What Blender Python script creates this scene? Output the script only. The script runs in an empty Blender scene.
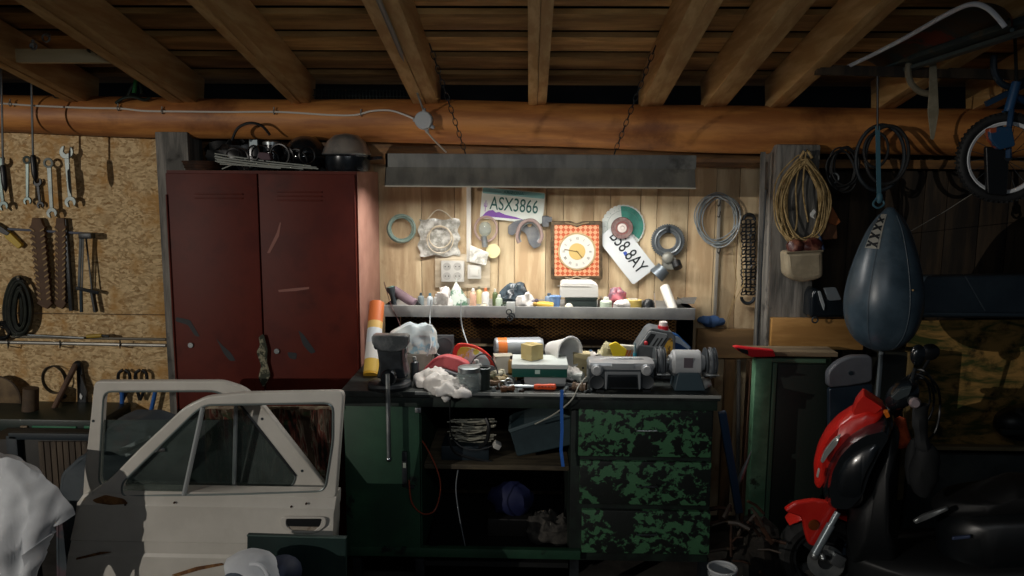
import bpy, bmesh, math, random
from mathutils import Vector, Matrix, Euler
random.seed(7)
sc = bpy.context.scene
C = sc.collection
PI = math.pi
R = math.radians
# ------------------------------------------------------------------ camera
CAMZ, F = 1.68, 800.0
cd = bpy.data.cameras.new('camera'); cam = bpy.data.objects.new('camera', cd); C.objects.link(cam)
cd.sensor_width = 36; cd.lens = 36*F/1024; cd.clip_start = .05
CM = Matrix.Rotation(R(1.29), 3, 'Z') @ Matrix.Rotation(R(90-8.04), 3, 'X') @ Matrix.Rotation(R(.4), 3, 'Z')
cam.matrix_world = Matrix.Translation((0, 0, CAMZ)) @ CM.to_4x4()
sc.camera = cam
# ------------------------------------------------------------------ view, world, lights
vs = sc.view_settings
vs.view_transform = 'Standard'; vs.look = 'None'; vs.gamma = 1; vs.use_curve_mapping = False; vs.exposure = 0.0
w = bpy.data.worlds.new('world'); sc.world = w; w.use_nodes = True
w.node_tree.nodes['Background'].inputs[0].default_value = (.55, .75, 1, 1)
w.node_tree.nodes['Background'].inputs[1].default_value = .022
def light(name, kind, loc, power, col, aim=None, **kw):
    l = bpy.data.lights.new(name, kind); l.energy = power; l.color = col
    for k, v in kw.items(): setattr(l, k, v)
    o = bpy.data.objects.new(name, l); C.objects.link(o); o.location = loc
    if aim is not None: o.rotation_euler = (Vector(aim)-Vector(loc)).to_track_quat('-Z', 'Y').to_euler()
    return o
KEY = Vector((-4.6, -1.6, 2.0))
light('work_lamp_light', 'POINT', KEY, 390, (1, .93, .84), shadow_soft_size=.008)
light('tube_light', 'AREA', (.02, 3.31, 1.665), 12, (1, .97, .92), (.02, 3.5, .8), shape='RECTANGLE', size=1.15, size_y=.07)
light('front_fill_light', 'AREA', (.0, .55, 1.98), 2.2, (.93, .97, 1), (.0, 3.4, 1.35), shape='RECTANGLE', size=1.1, size_y=.1, spread=R(95))  # added soft fill from the camera side, no fixture behind it

# ------------------------------------------------------------------ helpers
def P(px, py, D):
    v = CM @ Vector(((px-512)/F, (288-py)/F, -1)); v *= D/v.y
    return v + Vector((0, 0, CAMZ))
def PZ(px, py, z):
    v = CM @ Vector(((px-512)/F, (288-py)/F, -1)); v *= (z-CAMZ)/v.z
    return v + Vector((0, 0, CAMZ))
def lin(h):
    if isinstance(h, str):
        h = h.lstrip('#'); h = [int(h[i:i+2], 16)/255 for i in (0, 2, 4)]
    return tuple((c/12.92 if c <= .04045 else ((c+.055)/1.055)**2.4) for c in h) + (1,)
def mat(name, a, b=None, scale=6, rough=.6, metal=0, bump=0, lo=.42, hi=.6, st=(1, 1, 1), isl=0, c=None, clo=.6, chi=.63, cscale=3,
        vor=False, coat=0, emit=0, dist=0):
    m = bpy.data.materials.new(name); m.use_nodes = True
    nt = m.node_tree; N = nt.nodes; L = nt.links
    B = N['Principled BSDF']; B.inputs['Roughness'].default_value = rough; B.inputs['Metallic'].default_value = metal
    B.inputs['Coat Weight'].default_value = coat
    B.inputs['Base Color'].default_value = lin(a)
    if emit:
        B.inputs['Emission Color'].default_value = lin(a); B.inputs['Emission Strength'].default_value = emit
    if b is None and not bump and not isl: b = a
    tc = N.new('ShaderNodeTexCoord'); mp = N.new('ShaderNodeMapping'); mp.inputs['Scale'].default_value = st
    L.new(tc.outputs['Object'], mp.inputs[0])
    if isl:
        g = N.new('ShaderNodeNewGeometry'); cm = N.new('ShaderNodeCombineXYZ'); mu = N.new('ShaderNodeMath'); mu.operation = 'MULTIPLY'; mu.inputs[1].default_value = 37
        L.new(g.outputs['Random Per Island'], mu.inputs[0])
        for i in range(3): L.new(mu.outputs[0], cm.inputs[i])
        L.new(cm.outputs[0], mp.inputs[1])
    nz = N.new('ShaderNodeTexNoise'); nz.inputs['Scale'].default_value = scale; nz.inputs['Detail'].default_value = 7; nz.inputs['Roughness'].default_value = .6
    nz.inputs['Distortion'].default_value = dist
    L.new(mp.outputs[0], nz.inputs['Vector'])
    fac = nz.outputs[0]
    rp = N.new('ShaderNodeValToRGB'); rp.color_ramp.elements[0].position = lo; rp.color_ramp.elements[1].position = hi
    rp.color_ramp.elements[0].color = lin(a); rp.color_ramp.elements[1].color = lin(b or a)
    if vor:
        vo = N.new('ShaderNodeTexVoronoi'); vo.inputs['Scale'].default_value = scale
        mx0 = N.new('ShaderNodeMix'); mx0.data_type = 'VECTOR'; mx0.inputs[0].default_value = .12
        nz2 = N.new('ShaderNodeTexNoise'); nz2.inputs['Scale'].default_value = 5
        L.new(mp.outputs[0], nz2.inputs['Vector']); L.new(mp.outputs[0], mx0.inputs[4]); L.new(nz2.outputs['Color'], mx0.inputs[5])
        L.new(mx0.outputs[1], vo.inputs['Vector'])
        sp = N.new('ShaderNodeSeparateColor'); L.new(vo.outputs['Color'], sp.inputs[0]); 
        ad = N.new('ShaderNodeMath'); ad.operation = 'MULTIPLY_ADD'; ad.inputs[1].default_value = .45; 
        L.new(sp.outputs[0], ad.inputs[0])
        ms = N.new('ShaderNodeMath'); ms.operation = 'MULTIPLY'; ms.inputs[1].default_value = .55
        L.new(nz.outputs[0], ms.inputs[0]); L.new(ms.outputs[0], ad.inputs[2]); fac = ad.outputs[0]
    L.new(fac, rp.inputs[0]); col = rp.outputs[0]
    if c:
        n3 = N.new('ShaderNodeTexNoise'); n3.inputs['Scale'].default_value = cscale; n3.inputs['Detail'].default_value = 6; n3.inputs['Roughness'].default_value = .65
        L.new(tc.outputs['Object'], n3.inputs['Vector'])
        r3 = N.new('ShaderNodeValToRGB'); r3.color_ramp.elements[0].position = clo; r3.color_ramp.elements[1].position = chi
        L.new(n3.outputs[0], r3.inputs[0]); mx = N.new('ShaderNodeMix'); mx.data_type = 'RGBA'
        L.new(r3.outputs[0], mx.inputs[0]); L.new(col, mx.inputs[6]); mx.inputs[7].default_value = lin(c); col = mx.outputs[2]
    if isl:
        hs = N.new('ShaderNodeHueSaturation'); mr = N.new('ShaderNodeMapRange'); mr.inputs[3].default_value = 1-isl; mr.inputs[4].default_value = 1+isl*.6
        L.new(g.outputs['Random Per Island'], mr.inputs[0]); L.new(mr.outputs[0], hs.inputs['Value']); L.new(col, hs.inputs['Color']); col = hs.outputs[0]
    L.new(col, B.inputs['Base Color'])
    if bump:
        bp = N.new('ShaderNodeBump'); bp.inputs['Strength'].default_value = bump; bp.inputs['Distance'].default_value = .01
        L.new(fac, bp.inputs['Height']); L.new(bp.outputs[0], B.inputs['Normal'])
    return m
def glassmat(name, col, t=.8, rough=.05, dirt='#8a9088'):
    m = bpy.data.materials.new(name); m.use_nodes = True; nt = m.node_tree; N = nt.nodes; L = nt.links
    B = N['Principled BSDF']; B.inputs['Base Color'].default_value = lin(dirt); B.inputs['Roughness'].default_value = rough
    T = N.new('ShaderNodeBsdfTransparent'); T.inputs[0].default_value = lin(col)
    mx = N.new('ShaderNodeMixShader'); tc = N.new('ShaderNodeTexCoord'); nz = N.new('ShaderNodeTexNoise'); nz.inputs['Scale'].default_value = 9; nz.inputs['Detail'].default_value = 6
    mr = N.new('ShaderNodeMapRange'); mr.inputs[1].default_value = .3; mr.inputs[2].default_value = .7; mr.inputs[3].default_value = t+.08; mr.inputs[4].default_value = t-.12
    L.new(tc.outputs['Object'], nz.inputs['Vector']); L.new(nz.outputs[0], mr.inputs[0]); L.new(mr.outputs[0], mx.inputs[0])
    L.new(B.outputs[0], mx.inputs[1]); L.new(T.outputs[0], mx.inputs[2]); L.new(mx.outputs[0], N['Material Output'].inputs[0])
    return m
W = {}
def mm(key, *a, **k):
    if key not in W: W[key] = mat(key, *a, **k)
    return W[key]
def solid(h, rough=.55, metal=0, **k): return mm('m_%s_%d_%d' % (h.strip('#'), rough*100, metal*100), h, rough=rough, metal=metal, **k)

def BM(): return bmesh.new()
def mbx(bm, M4, bev=0, seg=2):
    r = bmesh.ops.create_cube(bm, size=1, matrix=M4)
    if bev:
        es = list({e for v in r['verts'] for e in v.link_edges})
        bmesh.ops.bevel(bm, geom=es, offset=bev, segments=seg, affect='EDGES', profile=.6)
def box(bm, c, s, rot=(0, 0, 0), bev=0):
    mbx(bm, Matrix.Translation(c) @ Euler(rot).to_matrix().to_4x4() @ Matrix.Diagonal((s[0], s[1], s[2], 1)), bev)
def box2(bm, a, b, bev=0):
    a, b = Vector(a), Vector(b)
    box(bm, (a+b)/2, (abs(b.x-a.x), abs(b.y-a.y), abs(b.z-a.z)), bev=bev)
def pb(bm, x0, y0, x1, y1, D, dep, bev=0, zb=None):
    a = P(x0, y0, D); b = P(x1, y1, D)
    z = b.z if zb is None else zb
    ym = (y0+min(y1, 560))/2; box2(bm, (P(x0, ym, D).x, D, z), (P(x1, ym, D).x, D+dep, a.z), bev)
def bar(bm, p0, p1, w, h, up=(0, 0, 1), bev=0):
    p0, p1 = Vector(p0), Vector(p1); d = p1-p0; L = d.length; d.normalize()
    x = d.cross(Vector(up)).normalized(); z = x.cross(d)
    M3 = Matrix((x, d, z)).transposed()
    mbx(bm, Matrix.Translation((p0+p1)/2) @ M3.to_4x4() @ Matrix.Diagonal((w, L, h, 1)), bev)
def tube(bm, pts, r, n=8, closed=False, caps=True):
    pts = [Vector(p) for p in pts]; m = len(pts)
    rs = r if isinstance(r, (list, tuple)) else [r]*m
    rings = []; prev = None
    for i, p in enumerate(pts):
        if closed: t = pts[(i+1) % m]-pts[i-1]
        else: t = pts[min(i+1, m-1)]-pts[max(i-1, 0)]
        if t.length < 1e-9: t = Vector((0, 0, 1))
        t.normalize()
        if prev is None: a = Vector((0, 0, 1)) if abs(t.z) < .9 else Vector((1, 0, 0)); u = t.cross(a).normalized()
        else: u = (prev - t*prev.dot(t)).normalized()
        prev = u; v = t.cross(u)
        rings.append([bm.verts.new(p+(u*math.cos(2*PI*k/n)+v*math.sin(2*PI*k/n))*rs[i]) for k in range(n)])
    for i in range(m if closed else m-1):
        A, B_ = rings[i], rings[(i+1) % m]
        for k in range(n):
            try: bm.faces.new((A[k], A[(k+1) % n], B_[(k+1) % n], B_[k]))
            except ValueError: pass
    if caps and not closed:
        bm.faces.new(rings[0][::-1]); bm.faces.new(rings[-1])
def spl(pts, k=6):
    pts = [Vector(p) for p in pts]; out = []
    for i in range(len(pts)-1):
        a, b, c, d = pts[max(i-1, 0)], pts[i], pts[i+1], pts[min(i+2, len(pts)-1)]
        for j in range(k):
            t = j/k
            out.append(.5*((2*b)+(c-a)*t+(2*a-5*b+4*c-d)*t*t+(3*b-a-3*c+d)*t**3))
    out.append(pts[-1]); return out
def ptube(bm, pp, D, r, n=6, k=6):
    pts = [P(q[0], q[1], q[2] if len(q) > 2 else D) for q in pp]
    tube(bm, spl(pts, k) if k > 1 else pts, r, n)
def lathe(bm, prof, o, ax=(0, 0, 1), n=24, sc_=(1, 1)):
    ax = Vector(ax).normalized(); a = Vector((0, 0, 1)) if abs(ax.z) < .9 else Vector((1, 0, 0))
    u = ax.cross(a).normalized(); v = ax.cross(u); o = Vector(o); rings = []
    for r, t in prof:
        if r < 1e-6: rings.append([bm.verts.new(o+ax*t)])
        else: rings.append([bm.verts.new(o+ax*t+(u*math.cos(2*PI*k/n)*sc_[0]+v*math.sin(2*PI*k/n)*sc_[1])*r) for k in range(n)])
    for A, B_ in zip(rings, rings[1:]):
        for k in range(n):
            f = [A[k % len(A)], A[(k+1) % len(A)], B_[(k+1) % len(B_)], B_[k % len(B_)]]
            g = []
            for x in f:
                if x not in g: g.append(x)
            if len(g) > 2:
                try: bm.faces.new(g)
                except ValueError: pass
def cyl(bm, p0, p1, r0, r1=None, n=20):
    p0, p1 = Vector(p0), Vector(p1); r1 = r0 if r1 is None else r1; h = (p1-p0).length
    lathe(bm, [(0, 0), (r0, 0), (r1, h), (0, h)], p0, p1-p0, n)
def ball(bm, c, r, n=16):
    r = r if isinstance(r, (list, tuple)) else (r, r, r)
    bmesh.ops.create_uvsphere(bm, u_segments=n, v_segments=max(6, n//2), radius=1, matrix=Matrix.Translation(c) @ Matrix.Diagonal((r[0], r[1], r[2], 1)))
def ring(bm, c, Rr, r, ax=(0, 1, 0), n=32, m=8, sx=1, sy=1, a0=0, a1=2*PI):
    ax = Vector(ax).normalized(); a = Vector((0, 0, 1)) if abs(ax.z) < .9 else Vector((1, 0, 0))
    u = ax.cross(a).normalized(); v = u.cross(ax); full = abs(a1-a0-2*PI) < 1e-6
    K = n if full else n+1
    pts = [Vector(c)+(u*math.cos(a0+(a1-a0)*k/n)*sx+v*math.sin(a0+(a1-a0)*k/n)*sy)*Rr for k in range(K)]
    tube(bm, pts, r, m, closed=full)
def plate(bm, polys, D, th, bev=0, px=True, M4=None):
    """polygons in pixels (first the outline, then holes) as a solid plate whose front lies at depth D"""
    cu = bpy.data.curves.new('tmp', 'CURVE'); cu.dimensions = '2D'; cu.fill_mode = 'BOTH'; cu.extrude = max(th/2-bev, 0); cu.bevel_depth = bev; cu.offset = -bev; cu.bevel_resolution = 2
    for poly in polys:
        q = [((P(a, b, D).x, P(a, b, D).z) if px else (a, b)) for a, b in poly]
        s = cu.splines.new('POLY'); s.points.add(len(q)-1); s.use_cyclic_u = True
        for pt, (x, z) in zip(s.points, q): pt.co = (x, z, 0, 1)
    o = bpy.data.objects.new('tmp', cu); C.objects.link(o)
    dg = bpy.context.evaluated_depsgraph_get(); me = bpy.data.meshes.new_from_object(o.evaluated_get(dg))
    me.transform((M4 or Matrix.Translation((0, D+th/2, 0))) @ Matrix.Rotation(PI/2, 4, 'X'))
    bm.from_mesh(me); bpy.data.objects.remove(o); bpy.data.curves.remove(cu); bpy.data.meshes.remove(me)
def rpoly(pts, r=4, k=4):
    """round the corners of a pixel polygon"""
    out = []; n = len(pts)
    for i in range(n):
        p = Vector(pts[i]); a = Vector(pts[i-1]); b = Vector(pts[(i+1) % n])
        rr = min(r, (a-p).length*.45, (b-p).length*.45)
        s = p+(a-p).normalized()*rr; e = p+(b-p).normalized()*rr
        for j in range(k+1):
            t = j/k; q = s*(1-t)**2+p*2*t*(1-t)+e*t*t; out.append((q.x, q.y))
    return out
def text(bm, s, x, y, D, size, rot=0, sx=1, th=.0012):
    cu = bpy.data.curves.new('tmp', 'FONT'); cu.body = s; cu.size = size; cu.align_x = 'CENTER'; cu.align_y = 'CENTER'; cu.extrude = th/2; cu.offset = size*.008
    o = bpy.data.objects.new('tmp', cu); C.objects.link(o)
    dg = bpy.context.evaluated_depsgraph_get(); me = bpy.data.meshes.new_from_object(o.evaluated_get(dg))
    p = P(x, y, D)
    me.transform(Matrix.Translation(p) @ Matrix.Rotation(R(rot), 4, 'Y') @ Matrix.Rotation(PI/2, 4, 'X') @ Matrix.Diagonal((sx, 1, 1, 1)))
    bm.from_mesh(me); bpy.data.objects.remove(o); bpy.data.curves.remove(cu); bpy.data.meshes.remove(me)
def noisy(bm, amp, sc1=12, seed=0, verts=None):
    from mathutils import noise
    bm.normal_update()
    off = Vector((seed*7.3, seed*3.1, seed))
    for v in (verts or bm.verts):
        v.co += v.normal*amp*(noise.noise(v.co*sc1+off)+.5*noise.noise(v.co*sc1*2.3+off))
def fold(bm, amp, sc1=8, seed=0):
    from mathutils import noise
    bm.normal_update(); off = Vector((seed*5.1, seed*1.7, seed))
    for v in bm.verts:
        q = v.co*sc1+off+Vector((noise.noise(v.co*5+off), 0, noise.noise(v.co*5-off)))
        v.co += v.normal*amp*((1-abs(noise.noise(q))*2.4)*.8+.3*noise.noise(q*2.7))

def tag(o, label, cat, group=None, kind=None):
    if label: o['label'] = label
    if cat: o['category'] = cat
    if group: o['group'] = group
    if kind: o['kind'] = kind
    return o
ORG = {}
def thing(name, label, cat, loc, group=None):
    o = bpy.data.objects.new(name, None); o.empty_display_size = .05; C.objects.link(o); o.location = loc; ORG[o] = Vector(loc)
    return tag(o, label, cat, group)
def obj(name, bm, m, parent=None, label=None, cat=None, group=None, kind=None, smooth=35):
    me = bpy.data.meshes.new(name)
    if parent is not None: org = ORG[parent]
    elif len(bm.verts):
        xs = [v.co for v in bm.verts]
        org = Vector(((min(v.x for v in xs)+max(v.x for v in xs))/2, (min(v.y for v in xs)+max(v.y for v in xs))/2, min(v.z for v in xs)))
    else: org = Vector()
    bmesh.ops.recalc_face_normals(bm, faces=bm.faces)
    bmesh.ops.translate(bm, verts=bm.verts, vec=-org)
    bm.to_mesh(me); bm.free()
    if smooth:
        for p in me.polygons: p.use_smooth = True
        me.set_sharp_from_angle(angle=R(smooth))
    me.materials.append(m)
    o = bpy.data.objects.new(name, me); C.objects.link(o)
    if parent is not None: o.parent = parent; ORG[o] = org
    else: o.location = org; ORG[o] = org
    return tag(o, label, cat, group, kind)
def struct(name, bm, m, parent=None): return obj(name, bm, m, parent, kind='structure' if parent is None else None)
def one(name, label, cat, m, fn, group=None, **k):
    bm = BM(); fn(bm); return obj(name, bm, m, None, label, cat, group, **k)

# ------------------------------------------------------------------ materials
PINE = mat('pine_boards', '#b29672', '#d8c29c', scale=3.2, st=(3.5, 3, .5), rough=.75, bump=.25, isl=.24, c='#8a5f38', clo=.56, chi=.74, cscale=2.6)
RAIL = mat('brown_board', '#8a6337', '#5e4226', scale=5, st=(.5, 3, 5), rough=.7, bump=.2, isl=.2)
OSB = mat('strand_board', '#8f6d40', '#dec394', scale=72, st=(1, 1, 1.7), rough=.8, bump=.25, vor=True, lo=.2, hi=.68, c='#b98b4c', clo=.5, chi=.66, cscale=6)
LOG = mat('log_wood', '#9c6233', '#c48546', scale=4, st=(.5, 3.5, 3.5), rough=.55, bump=.2, c='#6b3d1e', clo=.56, chi=.72, cscale=2.2)
RAFT = mat('rafter_wood', '#bd9257', '#d6b27a', scale=5, st=(5, .6, 5), rough=.7, bump=.15, isl=.2)
BATT = mat('batten_wood', '#8f6a39', '#b98f55', scale=4, st=(.7, 4, 4), rough=.75, bump=.15, isl=.3)
DARKW = mat('shaded_weathered_wood', '#2a241d', '#4a3c2c', scale=4, st=(4, 4, .5), rough=.85, bump=.3, isl=.3)  # shade of the right-hand bay is put into this dark plank colour
GREYW = mat('grey_weathered_wood', '#565551', '#85817a', scale=6, st=(5, 5, .5), rough=.85, bump=.5, c='#33322f', clo=.56, chi=.66, cscale=7)
CONC = mat('concrete', '#2c2a27', '#45423c', scale=5, rough=.9, bump=.3)
MAROON = mat('maroon_paint', '#4c170e', '#602214', scale=3, rough=.5, bump=.03, c='#3d130c', clo=.5, chi=.7)
MAROON.node_tree.nodes['Principled BSDF'].inputs['Specular IOR Level'].default_value = .18
MAROON_S = mat('maroon_lit_side', '#94685b', '#ad8272', scale=4, rough=.5, c='#b9c6cc', clo=.69, chi=.7, cscale=5)  # lamplight on the locker side painted in as lighter pink; pale patches are peeled paint
CHIP = mat('chipped_green_paint', '#3d6848', '#0e1412', scale=24, rough=.5, lo=.5, hi=.53, st=(1, 1, 1.15), bump=.15, dist=.3, c='#101614', clo=.53, chi=.545, cscale=5)
CHIPD = mat('worn_green_paint', '#1c3b2b', '#254a35', scale=5, rough=.5, c='#0e1512', clo=.62, chi=.66, cscale=6)
GREENL = mat('pale_green_paint', '#6f9d7c', '#4f7a5c', scale=6, rough=.5, c='#2c3d30', clo=.62, chi=.66, cscale=5)
BLACKM = mat('black_iron', '#1a1e21', '#2d3236', scale=14, rough=.42, metal=.25, bump=.1)
STEEL = mat('steel', '#8d9496', '#b4b8b8', scale=12, rough=.38, metal=.85)
CHROME = solid('#c8cdd0', .18, 1)
GALV = mat('grey_painted_metal', '#8a8b8a', '#a4a4a1', scale=5, rough=.5, metal=.1)
FIX = mat('dusty_grey_metal', '#62625f', '#757570', scale=6, rough=.65, metal=.1, st=(2.5, 1, 1), c='#3a3a37', clo=.6, chi=.7)
RUBBER = mat('rubber', '#121314', '#1d1f20', scale=20, rough=.7)
RUST = mat('rusty_iron', '#2c1e16', '#4a3021', scale=20, rough=.7, metal=.4)
CREAM = mat('cream_car_paint', '#bdb9b0', '#cdc9c0', scale=2.5, rough=.36, coat=.2, c='#7d5c3b', clo=.71, chi=.73, cscale=6)
WHITEC = mat('white_cloth', '#c0c4c9', '#d4d8dc', scale=5, rough=.8, bump=.1, c='#7f7a70', clo=.62, chi=.75, cscale=3)
RAG = mat('white_rag', '#cfcac4', '#e8e5e0', scale=10, rough=.9, c='#7c6f66', clo=.64, chi=.72, cscale=14)
REDP = mat('red_plastic', '#c01c16', '#cc2a20', scale=4, rough=.3, coat=.4)
MOSS = mat('mossy_board', '#b98f4e', '#454d22', scale=7, st=(.8, 1, 2.6), rough=.85, lo=.42, hi=.6, dist=.8, c='#23240f', clo=.53, chi=.66, cscale=8)
GLASS = glassmat('dirty_window_glass', '#d3dad8', .8, .12, '#6f7a76')
CLEAR = glassmat('clear_plastic', '#f1f3f2', .55, .15, '#d5d8d8')
JAR = glassmat('jar_glass', '#e8efee', .72, .06, '#b9c0bf')
WHITEP = solid('#c4c2bb', .45); BLACKP = solid('#16181a', .4); DARKT = solid('#14222a', .55)
ROPE = mat('rope', '#b39a6b', '#8c7448', scale=40, rough=.9)

# ------------------------------------------------------------------ setting
WY = 3.80
b = BM(); box2(b, (-6.0, -2.6, -.1), (5.5, 5.2, 0)); struct('floor', b, CONC)
b = BM()
seams = [376, 422, 455, 467, 498, 514, 545, 562, 592, 608, 638, 654, 685, 712, 735, 786]
for x0, x1 in zip(seams, seams[1:]):
    a, c = P(x0, 300, WY).x, P(x1, 300, WY).x
    d = random.uniform(0, .008)
    box2(b, (a+.0012, WY+d, .05), (c-.0012, WY+.03, 1.86), bev=.0015)
x = P(376, 300, WY).x
while x > -1.75:
    box2(b, (x-.14+.001, WY+.003, .05), (x-.001, WY+.03, 1.86), bev=.0015); x -= .14
box2(b, (-1.75, WY+.031, 0), (P(786, 300, WY).x, WY+.05, 1.86))
struct('wall_back', b, PINE)
b = BM()   # rails nailed along the top of the boards
z1 = P(500, 149, 3.77).z; z0 = P(500, 165, 3.77).z
box2(b, (-1.7, 3.765, z0), (P(768, 150, 3.77).x, 3.795, z1+.06), bev=.002)
box2(b, (P(690, 150, 3.76).x, 3.74, z0-.005), (3.2, 3.764, z0+.035), bev=.002)
struct('trim_1', b, RAIL)
# strand board wall on the left, two sheets
OY = 3.72
b = BM()
xa, xb = -3.6, P(162, 250, OY).x
zs = P(80, 314, OY).z; zt = P(80, 131, OY).z
box2(b, (xa, OY, zs+.002), (xb, OY+.02, zt+.1), bev=.001)
box2(b, (xa, OY, .1), (xb, OY+.02, zs-.002), bev=.001)
struct('wall_left', b, OSB)
# the dark bay on the right
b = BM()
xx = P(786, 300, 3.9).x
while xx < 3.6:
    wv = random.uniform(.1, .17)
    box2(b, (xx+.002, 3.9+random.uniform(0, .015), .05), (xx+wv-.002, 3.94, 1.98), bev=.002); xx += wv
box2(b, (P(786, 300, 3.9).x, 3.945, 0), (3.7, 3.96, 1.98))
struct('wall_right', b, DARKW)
b = BM()
plate(b, [[(905, 321), (1120, 318), (1120, 446), (905, 446)]], 3.72, .02); struct('trim_2', b, MOSS)
b = BM(); pb(b, 905, 446, 1130, 453, 3.68, .06, .003); struct('trim_3', b, mat('tan_rail', '#8c7b58', '#a39270', scale=6, st=(.5, 4, 4), rough=.8))
b = BM(); pb(b, 905, 454, 1130, 640, 3.72, .03, .003); struct('trim_4', b, mat('damp_grey_board', '#3d4443', '#545a58', scale=5, rough=.8, c='#2a2f2e'))
# log beam
b = BM()
LA, LB = Vector(P(-230, 109, 3.62)), Vector(P(1240, 139, 3.62))
pts = []; rs = []
for i in range(45):
    t = i/44; p = LA.lerp(LB, t); p.z += .004*math.sin(t*17); pts.append(p); rs.append(.078+.024*min(1, t*1.5)+.0025*math.sin(t*31))
tube(b, pts, rs, 40)
struct('trim_5', b, LOG)
# posts
b = BM(); zlog = P(175, 136, 3.62).z
pl_ = P(161, 250, 3.55).x; pr_ = P(193, 250, 3.55).x
box2(b, (pl_, 3.55, 0), (pr_, 3.71, zlog+.015), bev=.006); struct('trim_6', b, GREYW)
b = BM()
a = P(774, 200, 3.5).x; c = P(818, 200, 3.5).x
box2(b, (a, 3.5, 0), (c, 3.72, P(790, 148, 3.62).z+.012), bev=.012); noisy(b, .0)
struct('trim_7', b, GREYW)
b = BM(); bar(b, P(763, 152, 3.49)+Vector((0, 0, -.0)), P(757, 360, 3.49), .018, .018, up=(0, 1, 0)); 
struct('trim_8', b, GREYW)
# rafters: they fall towards the back wall
SL = -.205
ZB = P(540, 101, 3.5).z
nr = 9
for lo_, hi_ in ((165, 190), (287, 306), (411, 437), (528, 547), (643, 666), (708, 731), (775, 793), (886, 906), (985, 1010), (60, 80), (1100, 1122)):
    b = BM(); xl, xr = P(lo_, 101, 3.5).x, P(hi_, 101, 3.5).x; mid = (xl+xr)/2; ww = (xr-xl)/2
    for k in (0, 1):
        cx = mid+(ww/2 if k else -ww/2)
        for _ in (0,):
            y0, y1 = .2, 3.66
            bar(b, (cx, y0, ZB+(y0-3.5)*SL+.072), (cx, y1, ZB+(y1-3.5)*SL+.072), ww-.002, .14-(.008 if k else 0), bev=.002)
    nr += 1; struct('trim_%d' % nr, b, RAFT)
b = BM(); RZ = ZB+.15
y = 3.70
first = True
while y > .1:
    bar(b, (-3.9, y, RZ+(y-3.5)*SL+.012), (3.9, y, RZ+(y-3.5)*SL+.012), .15, .022, up=(0, .2, 1), bev=.001)
    y -= .215
struct('ceiling', b, BATT)
b = BM(); box(b, (0, 1.9, RZ+(1.9-3.5)*SL+.045), (7.8, 5.2, .01), (math.atan(SL), 0, 0)); struct('ceiling', b, mat('dark_roofing', '#12110f', '#1b1916', scale=5, rough=.9))
# ------------------------------------------------------------------ lamp that lights the left side, outside the frame
t = thing('work_lamp', 'round shaded work lamp hanging left of the photographed bay', 'lamp', (KEY.x, KEY.y, KEY.z+.07))
b = BM(); lathe(b, [(.03, .075), (.05, .07), (.45, .003), (.452, .0), (.05, .062), (.03, .066)], KEY, n=32); obj('lamp_shade', b, FIX, t)
b = BM(); tube(b, [KEY+Vector((0, 0, .07)), KEY+Vector((0, 0, .62))], .006); obj('cord', b, BLACKP, t)
# ------------------------------------------------------------------ fluorescent fixture over the bench
D = 3.22
a = P(386, 153, D); c = P(697, 188, D); L0, L1 = a.x, c.x; zt, zb = a.z, c.z; zm = P(540, 168, D).z
t = thing('fluorescent_light', 'long dusty grey double-tube light fixture hanging on chains over the bench', 'ceiling light', ((L0+L1)/2, D, zb))
b = BM(); box2(b, (L0, D+.03, zm-.002), (L1, D+.12, zt), bev=.004); obj('housing', b, FIX, t)
b = BM()
for s, (ya, yb) in ((0, (D+.03, D)), (1, (D+.15, D+.17))):
    vs_ = [b.verts.new(v) for v in ((L0-.005, ya, zm), (L1-.005, ya, zm), (L1-.005, yb, zb), (L0-.005, yb, zb))]
    b.faces.new(vs_)
vs_ = [b.verts.new(v) for v in ((L0-.005, D+.03, zm), (L1-.005, D+.03, zm), (L1-.005, D+.15, zm), (L0-.005, D+.15, zm))]; b.faces.new(vs_)
bmesh.ops.solidify(b, geom=b.faces[:], thickness=.003)
obj('reflector', b, FIX, t)
b = BM(); box2(b, (L0-.006, D-.002, zb-.004), (L1-.004, D+.004, zb+.001)); obj('reflector_lip', b, solid('#b9b2a0', .4), t)
for s in (L0-.008, L1-.008):
    b = BM(); vs_ = [b.verts.new(v) for v in ((s, D, zb), (s, D+.17, zb), (s, D+.15, zm), (s, D+.12, zt), (s, D+.03, zt), (s, D+.03, zm))]
    b.faces.new(vs_); bmesh.ops.solidify(b, geom=b.faces[:], thickness=.004); obj('end_plate', b, BLACKM, t)
TUBE = mat('lit_tube', '#fff4e4', emit=3)
for yy in (D+.06, D+.115):
    b = BM(); cyl(b, (L0+.03, yy, zm-.022), (L1-.03, yy, zm-.022), .013, n=16); obj('tube', b, TUBE, t)
def chain(name, label, p0, p1, step=.030, r=.0017, m=BLACKM, sag=0, group=None):
    p0, p1 = Vector(p0), Vector(p1); n = max(2, int((p1-p0).length/step)); b = BM(); d = (p1-p0).normalized()
    s1 = d.cross(Vector((0, 1, .1))).normalized(); s2 = d.cross(s1)
    for i in range(n+1):
        q = p0.lerp(p1, i/n)+Vector((0, 0, -sag*math.sin(PI*i/n))); s = s1 if i % 2 else s2; l = step*.72
        tube(b, [q+d*(l*math.cos(f)*.9)+s*(step*.28*math.sin(f)) for f in [2*PI*k/10 for k in range(10)]], r, 5, closed=True)
    return obj(name, b, m, None, label, 'chain', group)
chain('chain', 'thin dark chain running from rafter to the left half of the light fixture', P(431, 48, 2.95), P(465, 152, 3.27), group='chains holding the light fixture')
chain('chain', 'thin dark chain running from rafter to the right half of the light fixture', P(654, 50, 2.95), P(615, 152, 3.27), group='chains holding the light fixture')
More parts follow.
